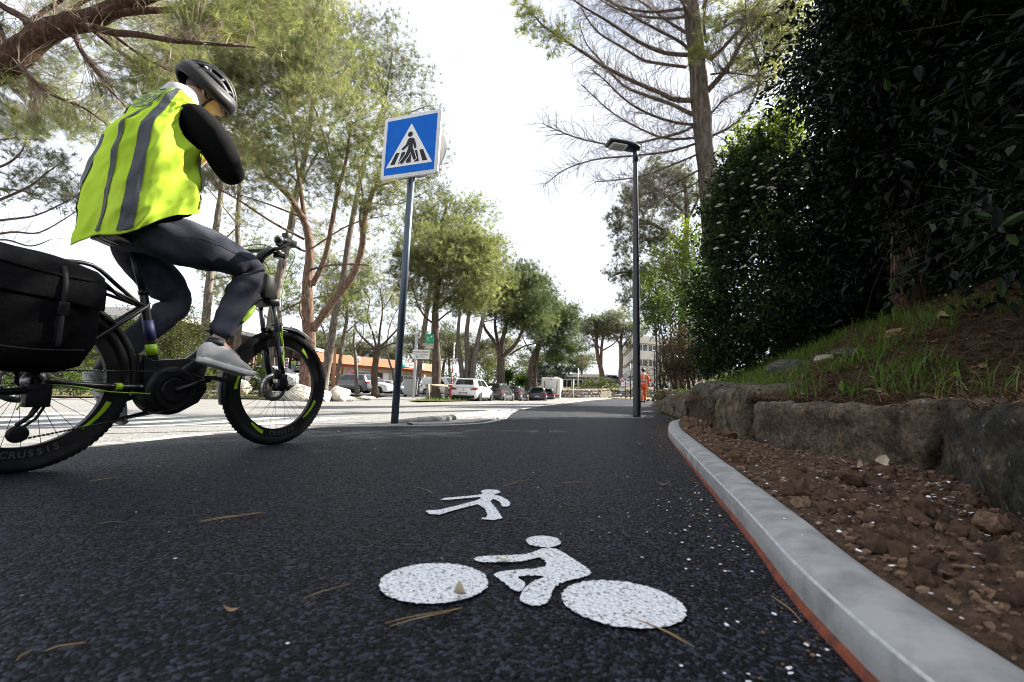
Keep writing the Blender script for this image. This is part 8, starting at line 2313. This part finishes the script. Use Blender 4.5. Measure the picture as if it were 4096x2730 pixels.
# --- broadleaved shrubs and hedges
def shrub(name, label, cat, base, blobs, leaf, L, W, n_per, stem='bark_dark', hang=0.0, group=None, stems=5, seed=0, twigs=True, tint_top=None, jitter=0.17, shell=0.4, whorl=0, shoots=14, shoot_len=0.42):
    """blobs: world ellipsoids (centre, radii); leaves crowd the outer shell, hold to short twigs"""
    base = V(base)
    t = thing(name, label, cat, tuple(base), 0, group)
    o = np.array(base)
    allq, tn, A, B = [], [], [], []
    tot = 0
    for bi, (c, r_) in enumerate(blobs):
        c = np.array(c, float) - o; r_ = np.array(r_, float)
        n = int(8.0 * n_per * (r_[0] * r_[2] + r_[1] * r_[2] + r_[0] * r_[1]) / 3 / (L * L))
        u = unit(rng.standard_normal((n, 3)))
        rad = (shell + (1 - shell) * rng.random((n, 1)) ** 0.7) * (1 + jitter * rng.standard_normal((n, 1)))
        # lumpy outline: sprays
        lump = np.array([1 + 0.26 * mnoise.noise(V(tuple(q * 2.6 + bi * 3.3 + seed))) + 0.20 * mnoise.noise(V(tuple(q * 6.5 + bi + seed))) for q in u])[:, None]
        p = c + u * r_ * rad * lump
        out = unit(u / r_)
        d = unit(out * 0.8 + rng.standard_normal((n, 3)) * 0.75 + np.array([0, 0, 0.15 - hang]))
        upv = unit(out * 0.6 + np.array([0, 0, 1.0]) + rng.standard_normal((n, 3)) * 0.45)
        if whorl:
            k = whorl
            p = np.repeat(p[: n // k], k, 0); m = len(p)
            d0 = np.repeat(d[: n // k], k, 0)
            d = unit(d0 * 0.45 + rng.standard_normal((m, 3)) * 0.6); upv = unit(d0 + rng.standard_normal((m, 3)) * 0.2); n = m
            out = np.repeat(out[: m // k], k, 0)[:m]
        sz = rng.uniform(0.65, 1.2, n)
        allq.append(leaf_quads(p, d, upv, L * sz, W * sz))
        tt = np.clip(rng.normal(0.42, 0.2, n) + (0.0 if tint_top is None else tint_top * np.clip(out[:, 2], 0, 1)), 0, 1)  # upward leaves get a lighter tint, sunlit tops put into the colour
        tn.append(np.repeat(tt, 2))
        if shoots:
            ks = shoots * 2
            us = unit(rng.standard_normal((ks, 3)) + np.array([0, 0, 0.25])); p0_ = c + us * r_ * 0.92
            dv = unit(us / r_ * r_.mean() * 0.8 + rng.standard_normal((ks, 3)) * 0.45 + np.array([0, 0, 0.35 - hang]))
            ln_ = shoot_len * rng.uniform(0.4, 1.2, (ks, 1)); m2 = 13
            f_ = np.linspace(0.1, 1, m2)[None, :, None]
            q_ = p0_[:, None] + dv[:, None] * ln_[:, None] * f_ + np.array([0, 0, -0.12 - hang * .2]) * (ln_[:, None] * f_ ** 2)
            d_ = unit(dv[:, None] * 0.55 + rng.standard_normal((ks, m2, 3)) * 0.7)
            q_ = q_.reshape(-1, 3); d_ = d_.reshape(-1, 3); s_z = rng.uniform(0.6, 1.15, len(q_))
            allq.append(leaf_quads(q_, d_, unit(np.array([0, 0, 1.]) + rng.standard_normal(q_.shape) * .5), L * s_z, W * s_z))
            tn.append(np.repeat(np.clip(rng.normal(0.55, 0.2, len(q_)), 0, 1), 2))
            A.append(p0_ - us * r_ * .3); B.append(p0_ + dv * ln_)
        m = max(6, min(500, n // 30))
        ii = rng.integers(0, n, m)
        A.append(c + (p[ii] - c) * rng.uniform(0.2, 0.55, (m, 1))); B.append(p[ii])
        tot += n
    for k in range(stems):
        c = np.array(blobs[rng.integers(0, len(blobs))][0]) - o
        a = np.array([rng.normal(0, .15), rng.normal(0, .15), 0]); a[:2] += c[:2] * 0.3
        MB().tube(catmull([tuple(a - np.array([0, 0, .1])), tuple(a * 0.6 + c * 0.35 + rng.normal(0, .08, 3)), tuple(c)], 4), [0.035, 0.02, 0.01], 7).build('stem', MT[stem], t)
    if twigs:
        q, _ = twig_tubes(np.concatenate(A), np.concatenate(B), np.full(sum(map(len, A)), L * 0.032), np.full(sum(map(len, A)), L * 0.015), seg=3)
        np_mesh('twigs', q, 4, MT['twig_dark' if leaf in ('l_dark', 'l_near', 'l_flower') else 'twig'], t, smooth=True, kind='stuff')
    np_mesh('leaves', np.concatenate(allq), 4, MT[leaf], t, tint=np.concatenate(tn), kind='stuff')
    return t
def pb(px, py, rx, ry, Y, rz=None):
    q = at(px, py, Y); s = Y / 1820
    return ((q.x, q.y, q.z), (rx * s, (rz if rz else (rx + ry) / 2 * s), ry * s))

hb1 = bank_z(4.5, 8.5)
hedge = shrub('flowering_shrub', 'big dark evergreen shrub dotted with small white flower heads on the bank', 'shrub', (4.9, 8.6, 0.9),
      [pb(2970, 700, 90, 110, 8.9), pb(3060, 650, 90, 120, 8.9), pb(2940, 830, 110, 140, 8.6), pb(3080, 790, 180, 170, 8.6), pb(2900, 1010, 95, 130, 8.4), pb(3060, 1040, 180, 170, 8.2), pb(2850, 1180, 110, 110, 8.4), pb(3010, 1260, 150, 110, 8.2), pb(3180, 1230, 160, 110, 7.6), pb(2860, 1330, 100, 110, 8.4), pb(2960, 1390, 110, 90, 8.0), pb(3090, 1340, 130, 100, 7.6), pb(2895, 900, 70, 130, 8.6), pb(2930, 740, 80, 110, 8.8), pb(2850, 1450, 70, 60, 8.6)],
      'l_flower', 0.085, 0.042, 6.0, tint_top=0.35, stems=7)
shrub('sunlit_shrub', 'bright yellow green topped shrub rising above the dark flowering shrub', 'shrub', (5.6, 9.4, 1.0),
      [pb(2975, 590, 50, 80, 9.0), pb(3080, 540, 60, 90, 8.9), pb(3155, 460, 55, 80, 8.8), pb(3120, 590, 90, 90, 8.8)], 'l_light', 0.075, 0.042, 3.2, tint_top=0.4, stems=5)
shrub('dark_shrub', 'dense dark shrub wall between the flowering shrub and the ivy clad trunk', 'shrub', (5.6, 7.2, 1.2),
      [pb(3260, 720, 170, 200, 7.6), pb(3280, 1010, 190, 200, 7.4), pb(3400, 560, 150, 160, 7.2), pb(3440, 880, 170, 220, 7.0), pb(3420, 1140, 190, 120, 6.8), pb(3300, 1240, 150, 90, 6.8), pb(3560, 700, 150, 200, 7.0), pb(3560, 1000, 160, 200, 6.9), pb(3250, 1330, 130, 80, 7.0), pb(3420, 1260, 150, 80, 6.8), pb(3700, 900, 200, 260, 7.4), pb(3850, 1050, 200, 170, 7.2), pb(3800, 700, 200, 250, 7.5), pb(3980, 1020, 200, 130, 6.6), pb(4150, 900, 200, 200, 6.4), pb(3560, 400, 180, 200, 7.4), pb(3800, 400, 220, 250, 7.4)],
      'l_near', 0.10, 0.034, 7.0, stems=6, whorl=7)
# flower heads as parts of the shrub
hx = WM[hedge.name]
for k, (px, py, Y) in enumerate(((2976, 932, 7.7), (2944, 996, 7.6), (2995, 986, 7.5), (3043, 1018, 7.3), (2852, 1015, 7.9), (2877, 1059, 7.7), (2967, 1079, 7.4), (2830, 1069, 7.9), (2814, 1107, 8.0), (3088, 1168, 7.1), (3005, 683, 8.2), (3091, 690, 8.0), (2947, 677, 8.3), (3005, 786, 7.9), (3073, 780, 7.8), (2880, 745, 8.1), (2860, 800, 8.0), (3050, 672, 8.1), (2915, 640, 8.3), (2870, 690, 8.2), (2990, 640, 8.3), (3040, 655, 8.2), (3110, 660, 8.1), (3075, 700, 8.1), (3020, 710, 8.1), (2960, 720, 8.1), (2930, 790, 8.0), (2985, 760, 8.0), (3040, 740, 8.0), (3100, 740, 7.9), (2900, 830, 8.0), (2945, 850, 7.9), (3010, 840, 7.8), (2860, 900, 8.0), (2890, 960, 7.9))):
    q = at(px + rnd.uniform(-28, 28), py + rnd.uniform(-24, 24), Y - 1.0 + rnd.uniform(-.15, .2)); m = MB(); fs_ = rnd.choice((.5, .7, 1, 1.3))
    for i in range(int(12 + 16 * fs_)):
        a, r_ = rnd.random() * 6.28, 0.05 * fs_ * rnd.random() ** .5 * rnd.uniform(.7, 1.2)
        m.ball((q.x + r_ * math.cos(a), q.y + r_ * math.sin(a) * .7 - .02, q.z + .018 * (1 - r_ / .05) + rnd.uniform(-.01, .01) + r_ * .25 * math.cos(a)), (.0085, .0085, .006), 1, smooth=False)
    m.build('flower_head', MT['flower'], hedge, world=True)
shrub('brown_hedge', 'withered brown hedge at the far end of the bank', 'hedge', tuple(at(2740, 1540, 11)),
      [pb(2755, 1370, 85, 75, 11), pb(2690, 1420, 55, 80, 11.6), pb(2790, 1450, 80, 70, 10.6), pb(2700, 1480, 50, 45, 11.2), pb(2850, 1400, 80, 80, 10.4), pb(2760, 1480, 80, 50, 10.8)], 'l_brown', 0.055, 0.02, 4.5, stems=8)
shrub('conifer_shrub', 'dark green conifer shrub at the left foot of the brown hedge', 'shrub', tuple(at(2650, 1560, 14)),
      [pb(2655, 1480, 35, 60, 14), pb(2670, 1400, 30, 50, 14.5), pb(2640, 1530, 40, 30, 13.5)], 'l_dark', 0.07, 0.012, 2.4, stems=3)
shrub('small_tree', 'light green leafy tree behind the brown hedge', 'tree', tuple(at(2700, 1520, 17)),
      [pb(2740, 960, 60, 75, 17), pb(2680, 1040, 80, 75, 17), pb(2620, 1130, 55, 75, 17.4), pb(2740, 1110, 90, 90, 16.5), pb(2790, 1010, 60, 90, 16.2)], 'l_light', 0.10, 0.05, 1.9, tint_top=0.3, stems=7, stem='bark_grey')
shrub('small_tree', 'deep green leafy tree above the brown hedge', 'tree', tuple(at(2720, 1540, 13.5)),
      [pb(2690, 1230, 90, 80, 14), pb(2780, 1180, 80, 110, 13), pb(2610, 1240, 45, 65, 14.6), pb(2770, 1290, 80, 60, 12.6), pb(2650, 1310, 60, 40, 14)], 'l_mid', 0.085, 0.045, 2.2, tint_top=0.1, stems=6)

# near dark foliage hanging in from the right
def leafy(name, label, cat, base, blobs, leaf, L, W, n_per, **kw): return shrub(name, label, cat, base, blobs, leaf, L, W, n_per, **kw)
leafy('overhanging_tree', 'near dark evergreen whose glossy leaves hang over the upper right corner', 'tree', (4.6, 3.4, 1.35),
      [pb(3480, 330, 150, 170, 4.6), pb(3420, 60, 140, 130, 4.6), pb(3650, 150, 220, 220, 4.6), pb(3640, 480, 190, 190, 5.0), pb(3950, 150, 230, 260, 3.9), pb(3900, 500, 230, 220, 4.0), pb(3700, 720, 190, 120, 5.0), pb(3480, 560, 110, 90, 5.2), pb(4020, 700, 160, 150, 3.2), pb(4090, 880, 100, 100, 2.7), pb(3480, 730, 120, 100, 5.6), ((5.0, 6.6, 5.7), (.8, 1.2, 1.0)), ((4.7, 5.2, 5.7), (.7, .9, 1.1)), ((5.6, 5.6, 6.0), (.9, 1.2, 1.0)), ((4.2, 4.0, 4.9), (.7, .9, .9))],  # last four crown lumps, mostly above the view, added to shade the bicycle
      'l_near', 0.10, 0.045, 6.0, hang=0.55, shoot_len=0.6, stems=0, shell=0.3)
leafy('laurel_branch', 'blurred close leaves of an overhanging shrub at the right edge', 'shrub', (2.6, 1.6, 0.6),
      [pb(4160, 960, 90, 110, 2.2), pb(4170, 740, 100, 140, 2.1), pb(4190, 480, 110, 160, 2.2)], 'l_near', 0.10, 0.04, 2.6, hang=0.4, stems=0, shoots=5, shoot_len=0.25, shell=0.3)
leafy('shade_hedge', 'tall hedge added mostly beyond the right edge to shade the path', 'hedge', (5.4, 0.5, 1.4),  # hedge largely out of view, put in for the shadow it casts
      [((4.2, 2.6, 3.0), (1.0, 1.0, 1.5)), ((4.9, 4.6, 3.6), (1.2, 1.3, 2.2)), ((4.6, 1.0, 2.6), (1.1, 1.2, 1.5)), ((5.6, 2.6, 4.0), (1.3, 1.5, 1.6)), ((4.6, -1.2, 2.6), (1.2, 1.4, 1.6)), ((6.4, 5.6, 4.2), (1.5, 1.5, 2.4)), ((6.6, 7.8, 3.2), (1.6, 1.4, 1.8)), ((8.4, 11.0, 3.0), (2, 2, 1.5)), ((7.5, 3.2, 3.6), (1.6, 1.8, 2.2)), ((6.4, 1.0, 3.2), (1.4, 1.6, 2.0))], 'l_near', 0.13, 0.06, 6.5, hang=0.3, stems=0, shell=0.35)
# ivy clad trunk
tz = at(3655, 1215, 5.3)
iv = thing('ivy_clad_tree', 'thick plated trunk wrapped in trailing ivy at the top of the bank', 'tree', (tz.x, tz.y, bank_z(tz.x, tz.y)))
q0 = V((tz.x, tz.y, bank_z(tz.x, tz.y)))
tk = [q0 - V((0, 0, .3)), q0 + V((0, 0, .05)), q0 + V((-.01, 0, .6)), q0 + V((-.02, .05, 1.6)), q0 + V((-.05, .1, 3.2)), q0 + V((0, .1, 5.2))]
MB().tube(catmull([tuple(p) for p in tk], 6), [.24, .2, .178, .17, .16, .14], 22, wob=0.22).build('trunk', MT['bark_ivy'], iv, world=True)
n = 900
th, hh = rng.uniform(2.2, 6.6, n), rng.uniform(0.05, 2.6, n) ** 1.0
pos = np.stack([tz.x + (.185 + rng.uniform(0, .06, n)) * np.cos(th), tz.y + (.185 + rng.uniform(0, .06, n)) * np.sin(th), q0.z + hh], 1)
keep = np.array([mnoise.noise(V((t_ * 2.2, h_ * 0.9, 4))) > -0.12 for t_, h_ in zip(th, hh)])
pos, th = pos[keep], th[keep]
outv = np.stack([np.cos(th), np.sin(th), np.zeros(len(th))], 1)
np_mesh('ivy', leaf_quads(pos, unit(outv * .5 + np.array([0, 0, -.6]) + rng.standard_normal(pos.shape) * .5), unit(outv + rng.standard_normal(pos.shape) * .3), rng.uniform(.035, .06, len(pos)), rng.uniform(.03, .05, len(pos))), 4, MT['l_ivy'], iv, world=True, tint=np.repeat(rng.uniform(0, .9, len(pos)), 2), kind='stuff')
m = MB()
for k in range(14):
    a = rnd.uniform(2.6, 6.2); z0 = rnd.uniform(0, .8)
    m.tube(catmull([(tz.x + .18 * math.cos(a + .25 * math.sin(i * 1.3 + k)), tz.y + .18 * math.sin(a + .25 * math.sin(i * 1.3 + k)), q0.z + z0 + .3 * i) for i in range(6)], 3), 0.006, 5)
m.build('ivy_stems', MT['twig'], iv, world=True)

# small ivy plant in the joint of the wall, creepers on the soil
def rosette(name, label, c, n, r_, L, W, leaf, cat='plant'):
    c = np.array(c)
    u = unit(rng.standard_normal((n, 3)) + np.array([0, 0, .7])); p = c + u * r_ * rng.uniform(.3, 1, (n, 1)) * np.array([1, 1, .8]); p[:, 2] = np.maximum(p[:, 2], c[2] + .004)
    t = thing(name, label, cat, tuple(c))
    np_mesh('leaves', leaf_quads(p, unit(u + rng.standard_normal((n, 3)) * .5), unit(np.array([0, 0, 1.]) + rng.standard_normal((n, 3)) * .4), rng.uniform(.7, 1.2, n) * L, rng.uniform(.7, 1.2, n) * W), 4, MT[leaf], t, world=True, tint=np.repeat(rng.uniform(0, 1, n), 2), kind='stuff')
    q, _ = twig_tubes(np.repeat(c[None], n, 0), p, np.full(n, .0018), np.full(n, .001), seg=3); np_mesh('stalks', q, 4, MT['twig'], t, world=True, smooth=True, kind='stuff')
g = at(2958, 1715, 3.55); rosette('ivy_plant', 'small bushy ivy growing in the joint between two upright boulders', (g.x, g.y, g.z), 75, .085, .035, .026, 'l_ivy')
g = gp(3790, 1870, .08); rosette('creeper_plant', 'bluish creeping plant at the foot of the long boulder', (g.x, g.y, .08), 26, .13, .04, .03, 'l_ivy')
g = at(2720, 1690, 6.6); rosette('weed', 'small weed at the far end of the wall', (g.x - .1, g.y, .02), 24, .1, .05, .02, 'l_mid')
g = at(2640, 1600, 10.5); rosette('creeper_plant', 'green creeper hanging over the far boulders', (g.x, g.y, g.z), 90, .32, .07, .04, 'l_mid')

# --- grass and litter on the bank
def blades(n, xf, zf, L0, L1, W0, W1, tint, lean=0.75, bend=0.5):
    """three part bent blades -> quads"""
    out = []; tt = []
    xy = np.array([xf() for _ in range(n)])
    z = np.array([zf(x, y) for x, y in xy])
    L = L0 + (L1 - L0) * rng.random(n) ** 1.8; W = rng.uniform(W0, W1, n)
    a = rng.uniform(0, 6.283, n); d = np.stack([np.cos(a), np.sin(a), np.zeros(n)], 1)
    s = np.stack([-np.sin(a), np.cos(a), np.zeros(n)], 1) * W[:, None] * .5
    up = np.array([0, 0, 1.]); le = rng.uniform(0.1, lean, n)[:, None]
    p0 = np.c_[xy, z]; p1 = p0 + (up * .5 + d * le * .35) * L[:, None]; p2 = p0 + (up * .85 + d * (le * .9 + bend * .25)) * L[:, None]; p3 = p0 + (up * (1.0 - bend * .3) + d * (le * 1.4 + bend * .6)) * L[:, None]
    q = np.stack([np.stack([p0 - s, p0 + s, p1 + s * .85, p1 - s * .85], 1), np.stack([p1 - s * .85, p1 + s * .85, p2 + s * .55, p2 - s * .55], 1), np.stack([p2 - s * .55, p2 + s * .55, p3 + s * .05, p3 - s * .05], 1)], 1)
    return q.reshape(-1, 3), np.repeat(np.clip(rng.normal(tint, .2, n), 0, 1), 3)
def bank_pt(y0, y1, d0, d1, mask=None):
    def f():
        while True:
            y = rnd.uniform(y0, y1); x = float(np.interp(y, _Wl[:, 1], _Wl[:, 0])) + .16 + rnd.uniform(d0, d1)
            if mask is None or mask(x, y): return (x, y)
    return f
cl = lambda x, y: mnoise.noise(V((x * 1.7, y * 1.7, 9))) + 0.5 * mnoise.noise(V((x * 5, y * 5, 2))) > 0.14
Q, T = [], []
for n, f, l0, l1, w0, w1, ti in ((2500, bank_pt(2.6, 6.5, .05, 2.2, cl), .05, .20, .004, .008, .45), (260, bank_pt(1.0, 3.2, .1, 1.6, cl), .06, .22, .004, .007, .4), (4200, bank_pt(6, 12, .0, 2.2), .08, .22, .006, .010, .6), (2600, bank_pt(12, 24, .0, 2.0), .10, .25, .010, .016, .65), (260, bank_pt(2.0, 5, .0, .35), .10, .28, .004, .007, .5)):
    q, t_ = blades(n, f, bank_z, l0, l1, w0, w1, ti); Q.append(q); T.append(t_)
np_mesh('bank_grass', np.concatenate(Q), 4, MT['grass'], None, tint=np.concatenate(T), kind='stuff')
n = 46000
yy = np.where(rng.random(n) < .55, rng.uniform(.8, 4.5, n), rng.uniform(3, 10, n)); xx = np.interp(yy, _Wl[:, 1], _Wl[:, 0]) + .08 + 3.4 * rng.random(n) ** 1.6
zz = np.array([bank_z(x, y) for x, y in zip(xx, yy)]) + rng.uniform(.0, .02, n)
c = np.c_[xx, yy, zz]; a = rng.uniform(0, 6.283, n); d = np.stack([np.cos(a), np.sin(a), rng.normal(.12, .2, n)], 1)
s = np.stack([-np.sin(a), np.cos(a), np.zeros(n)], 1) * .0028; l_ = rng.uniform(.06, .13, (n, 1))
np_mesh('needle_litter', np.stack([c - s, c + s, c + d * l_], 1).reshape(-1, 3), 3, MT['litter'], None, tint=rng.uniform(0, 1, n), kind='stuff')
n = 3200
yy = rng.uniform(.8, 8, n); xx = np.interp(yy, _Wl[:, 1], _Wl[:, 0]) + .14 + rng.uniform(0, 2.6, n)
zz = np.array([bank_z(x, y) for x, y in zip(xx, yy)]) + rng.uniform(.0, .025, n)
a = rng.uniform(0, 6.283, n); d = np.stack([np.cos(a), np.sin(a), rng.normal(0.05, .2, n)], 1)
np_mesh('leaf_litter', leaf_quads(np.c_[xx, yy, zz], unit(d), unit(np.array([0, 0, 1.]) + rng.standard_normal((n, 3)) * .5), rng.uniform(.03, .07, n), rng.uniform(.012, .03, n)), 4, MT['litter'], None, tint=np.repeat(rng.uniform(.3, 1, n), 2), kind='stuff')
for px, py, Y, mt, lab, s in ((3050, 1555, 3.3, 'orangeleaf', 'bright orange dead leaf lying on the boulder below the grass', .09), (3010, 1560, 3.4, 'dryleaf', 'pale brown curled leaf beside the bright orange leaf', .08), (3780, 1375, 3.3, 'dryleaf', 'brightest tan dead leaf on the bank at the right', .09), (3520, 1900, 1.9, 'paleleaf', 'large pale torn leaf curled up on the dug soil', .085), (3440, 1860, 2.0, 'paleleaf', 'smaller pale curled leaf left of the torn one on the soil', .06), (3365, 1820, 2.2, 'dryleaf', 'orange brown leaf stuck upright in the soil at the foot of the long boulder', .05)):
    q = at(px, py, Y); z = bank_z(q.x, q.y) if py < 1700 else soil_at(q.x, q.y)
    o = leaf_mesh('dead_leaf', s, s * .36, .9, MT[mt], .5); o.location = (q.x, q.y, z + s * .35); o.rotation_euler = (rnd.uniform(-.4, .4), rnd.uniform(-.7, -.2), rnd.uniform(0, 3)); tag(o, lab, 'leaf')
# broad weeds in the grass
for px, py, Y, lab in ((3340, 1400, 4.0, 'broad leaved weed in the middle of the bank grass'), (3020, 1510, 4.2, 'pale green weed above the narrow upright boulder'), (3780, 1490, 2.6, 'bluish weed in the long grass near the right edge'), (3390, 1580, 2.7, 'flat grey green weed on top of the long boulder'), (2800, 1490, 7.5, 'leafy weed in the far bright grass')):
    q = at(px, py, Y); rosette('weed', lab, (q.x, q.y, bank_z(q.x, q.y)), 14, .09, .07, .035, 'l_mid')

# --- left verge: hedge, oleander, low plants, palms, bushes
shrub('clipped_hedge', 'olive green clipped hedge behind the rear of the bicycle', 'hedge', tuple(at(620, 1560, 25)), [pb(620, 1360, 170, 140, 25), pb(730, 1330, 90, 120, 25), pb(480, 1400, 120, 120, 25), pb(700, 1450, 120, 80, 24.5)], 'l_hedge', 0.13, 0.06, 2.2, stems=5)
shrub('oleander', 'tall lanky oleander between pannier and rear wheel', 'shrub', tuple(at(420, 1590, 19)), [pb(420, 1420, 60, 110, 19), pb(470, 1470, 60, 80, 19), pb(380, 1500, 60, 60, 19)], 'l_light', 0.16, 0.022, 1.5, stems=8, stem='bark_grey', group='oleanders on the far verge')
shrub('oleander', 'small oleander bush on the grass between the wheels', 'shrub', tuple(at(825, 1590, 18.8)), [pb(825, 1530, 55, 45, 18.8), pb(790, 1510, 30, 35, 18.8), pb(865, 1520, 30, 35, 18.8)], 'l_light', 0.15, 0.022, 1.3, stems=6, stem='bark_grey', group='oleanders on the far verge')
shrub('laurel_bush', 'bright green leafy bush low behind the rear hub', 'shrub', tuple(at(290, 1590, 17.5)), [pb(290, 1530, 70, 40, 17.5), pb(350, 1540, 40, 30, 17.5)], 'l_mid', 0.12, 0.05, 1.8, stems=3, tint_top=.3)
shrub('laurel_bush', 'green bush at the far left edge behind the pannier', 'shrub', tuple(at(0, 1590, 16)), [pb(0, 1500, 70, 70, 16), pb(-100, 1460, 90, 90, 16)], 'l_mid', 0.12, 0.05, 1.8, stems=3, tint_top=.3)
shrub('ivy_bush', 'leafy climber at the foot of the forked pine, left of its trunk', 'shrub', tuple(at(1035, 1570, 22)), [pb(1035, 1520, 25, 50, 22), pb(1040, 1470, 18, 40, 22)], 'l_light', 0.1, 0.05, 1.8, stems=2)
shrub('clipped_bush', 'rounded clipped bush on the far wall at the junction', 'bush', tuple(at(2390, 1560, 62)), [pb(2385, 1528, 45, 26, 62), pb(2430, 1535, 45, 24, 62), pb(2350, 1540, 30, 18, 61)], 'l_hedge', 0.25, 0.14, 1.8, stems=2, twigs=False, shoots=0)
shrub('clipped_bush', 'small bush on the far wall below the cedar', 'bush', tuple(at(2320, 1570, 60)), [pb(2318, 1548, 28, 16, 60), pb(2275, 1560, 30, 14, 60)], 'l_hedge', 0.25, 0.14, 1.8, stems=2, twigs=False, shoots=0)
shrub('clipped_bush', 'low bush in front of the far name board', 'bush', tuple(at(2460, 1575, 58)), [pb(2462, 1560, 40, 14, 58), pb(2560, 1566, 40, 16, 55)], 'l_hedge', 0.25, 0.14, 1.8, stems=2, twigs=False, shoots=0)
shrub('round_bush', 'round green bush between the triple stemmed pine and the stout pine', 'bush', tuple(at(1935, 1570, 52)), [pb(1935, 1500, 45, 40, 52), pb(1960, 1530, 40, 30, 52), pb(2085, 1480, 40, 45, 56)], 'l_hedge', 0.26, 0.15, 1.8, stems=3, twigs=False, shoots=0)
shrub('conifer_shrub', 'small dark spruce in front of the office block', 'shrub', tuple(at(2575, 1570, 60)), [pb(2580, 1510, 20, 40, 60), pb(2582, 1470, 12, 30, 60), pb(2540, 1520, 18, 50, 62), pb(2640, 1500, 22, 60, 58)], 'l_dark', 0.25, 0.05, 2.4, stems=3, twigs=False, shoots=0)
for px, py, rx, ry, Y, lf, lab in ((1790, 1520, 70, 45, 58, 'l_hedge', 'olive bush behind the white van'), (1660, 1500, 60, 50, 74, 'l_hedge', 'olive bush beyond the wheelie bin'), (1870, 1530, 50, 30, 60, 'l_mid', 'low green bush behind the barrier and white hatchback'), (2000, 1480, 60, 60, 62, 'l_hedge', 'tall olive bush behind the stout pine'), (2130, 1500, 50, 50, 66, 'l_mid', 'green bush left of the motorhome'), (1470, 1490, 40, 40, 80, 'l_hedge', 'bush above the bank roof behind the pollarded tree')):
    shrub('far_bush', lab, 'bush', tuple(at(px, 1570, Y)), [pb(px, py, rx, ry, Y), pb(px + rx * .7, py + 12, rx * .6, ry * .7, Y + 1), pb(px - rx * .7, py + 10, rx * .6, ry * .7, Y + 1)], lf, 0.26, 0.15, 1.5, stems=2, twigs=False, shoots=0, shell=.2)
def yucca(label, px, py, Y, h, n, r_):
    b = at(px, py, Y); t = thing('yucca', label, 'palm', tuple(b), 0, 'spiky palms behind the parked cars')
    MB().tube([(0, 0, -.1), (0, 0, h * .5), (0.05, 0, h)], [.12, .11, .1], 10, wob=.1).build('stem', MT['bark_dark'], t)
    u = unit(rng.standard_normal((n, 3)) + np.array([0, 0, .35])); c = np.array(b) + np.array([0, 0, h])
    np_mesh('leaves', leaf_quads(np.repeat(c[None], n, 0), u, unit(rng.standard_normal((n, 3)) * .3 + np.array([0, 0, 1.])), rng.uniform(.7, 1.1, n) * r_, np.full(n, .1)), 4, MT['l_mid'], t, world=True, tint=np.repeat(rng.uniform(.1, .8, n), 2), kind='stuff')
yucca('spiky palm behind the dark grey estate car', 2030, 1575, 47, 1.6, 150, 1.1)
yucca('spiky palm behind the black hatchback', 2085, 1578, 49, 1.3, 150, 1.1)
yucca('small spiky palm between the two larger ones', 2060, 1580, 50, .9, 90, .9)
# verge grass by the boulders, dead grass under the hedge
def verge_pt(poly):
    xs, ys = [p[0] for p in poly], [p[1] for p in poly]
    def f():
        while True:
            x, y = rnd.uniform(min(xs), max(xs)), rnd.uniform(min(ys), max(ys))
            ins = False
            for i in range(len(poly)):
                (x1, y1), (x2, y2) = poly[i], poly[i - 1]
                if (y1 > y) != (y2 > y) and x < (x2 - x1) * (y - y1) / (y2 - y1) + x1: ins = not ins
            if ins: return (x, y)
    return f
VG = [(-40, 9.3), (-26, 12.9), (-16.4, 15.0), (-15.2, 16.4), (-14, 19.1), (-11.5, 20.0), (-8.2, 20.4), (-8.8, 24), (-10, 29), (-40, 29)]
sheet('verge', VG, lambda x, y: float(zr(x, y)) + 0.05, MT['verge'], step=2.0)
VG2 = [(-5.0, 22.3), (-3.6, 24.2), (-1.7, 30), (-0.9, 33), (-2.8, 33), (-5.4, 34.8), (-5.5, 30)]
sheet('verge', VG2, lambda x, y: float(zr(x, y)) + 0.05, MT['bank'], step=2.0)
q1, t1 = blades(5200, verge_pt(VG), lambda x, y: float(zr(x, y)) + .04, .08, .22, .012, .022, .7, bend=.5)
q2, t2 = blades(1300, verge_pt(VG2), lambda x, y: float(zr(x, y)) + .04, .06, .2, .012, .022, .5)
np_mesh('verge_grass', np.concatenate([q1, q2]), 4, MT['grass'], None, tint=np.concatenate([t1, t2]), kind='stuff')
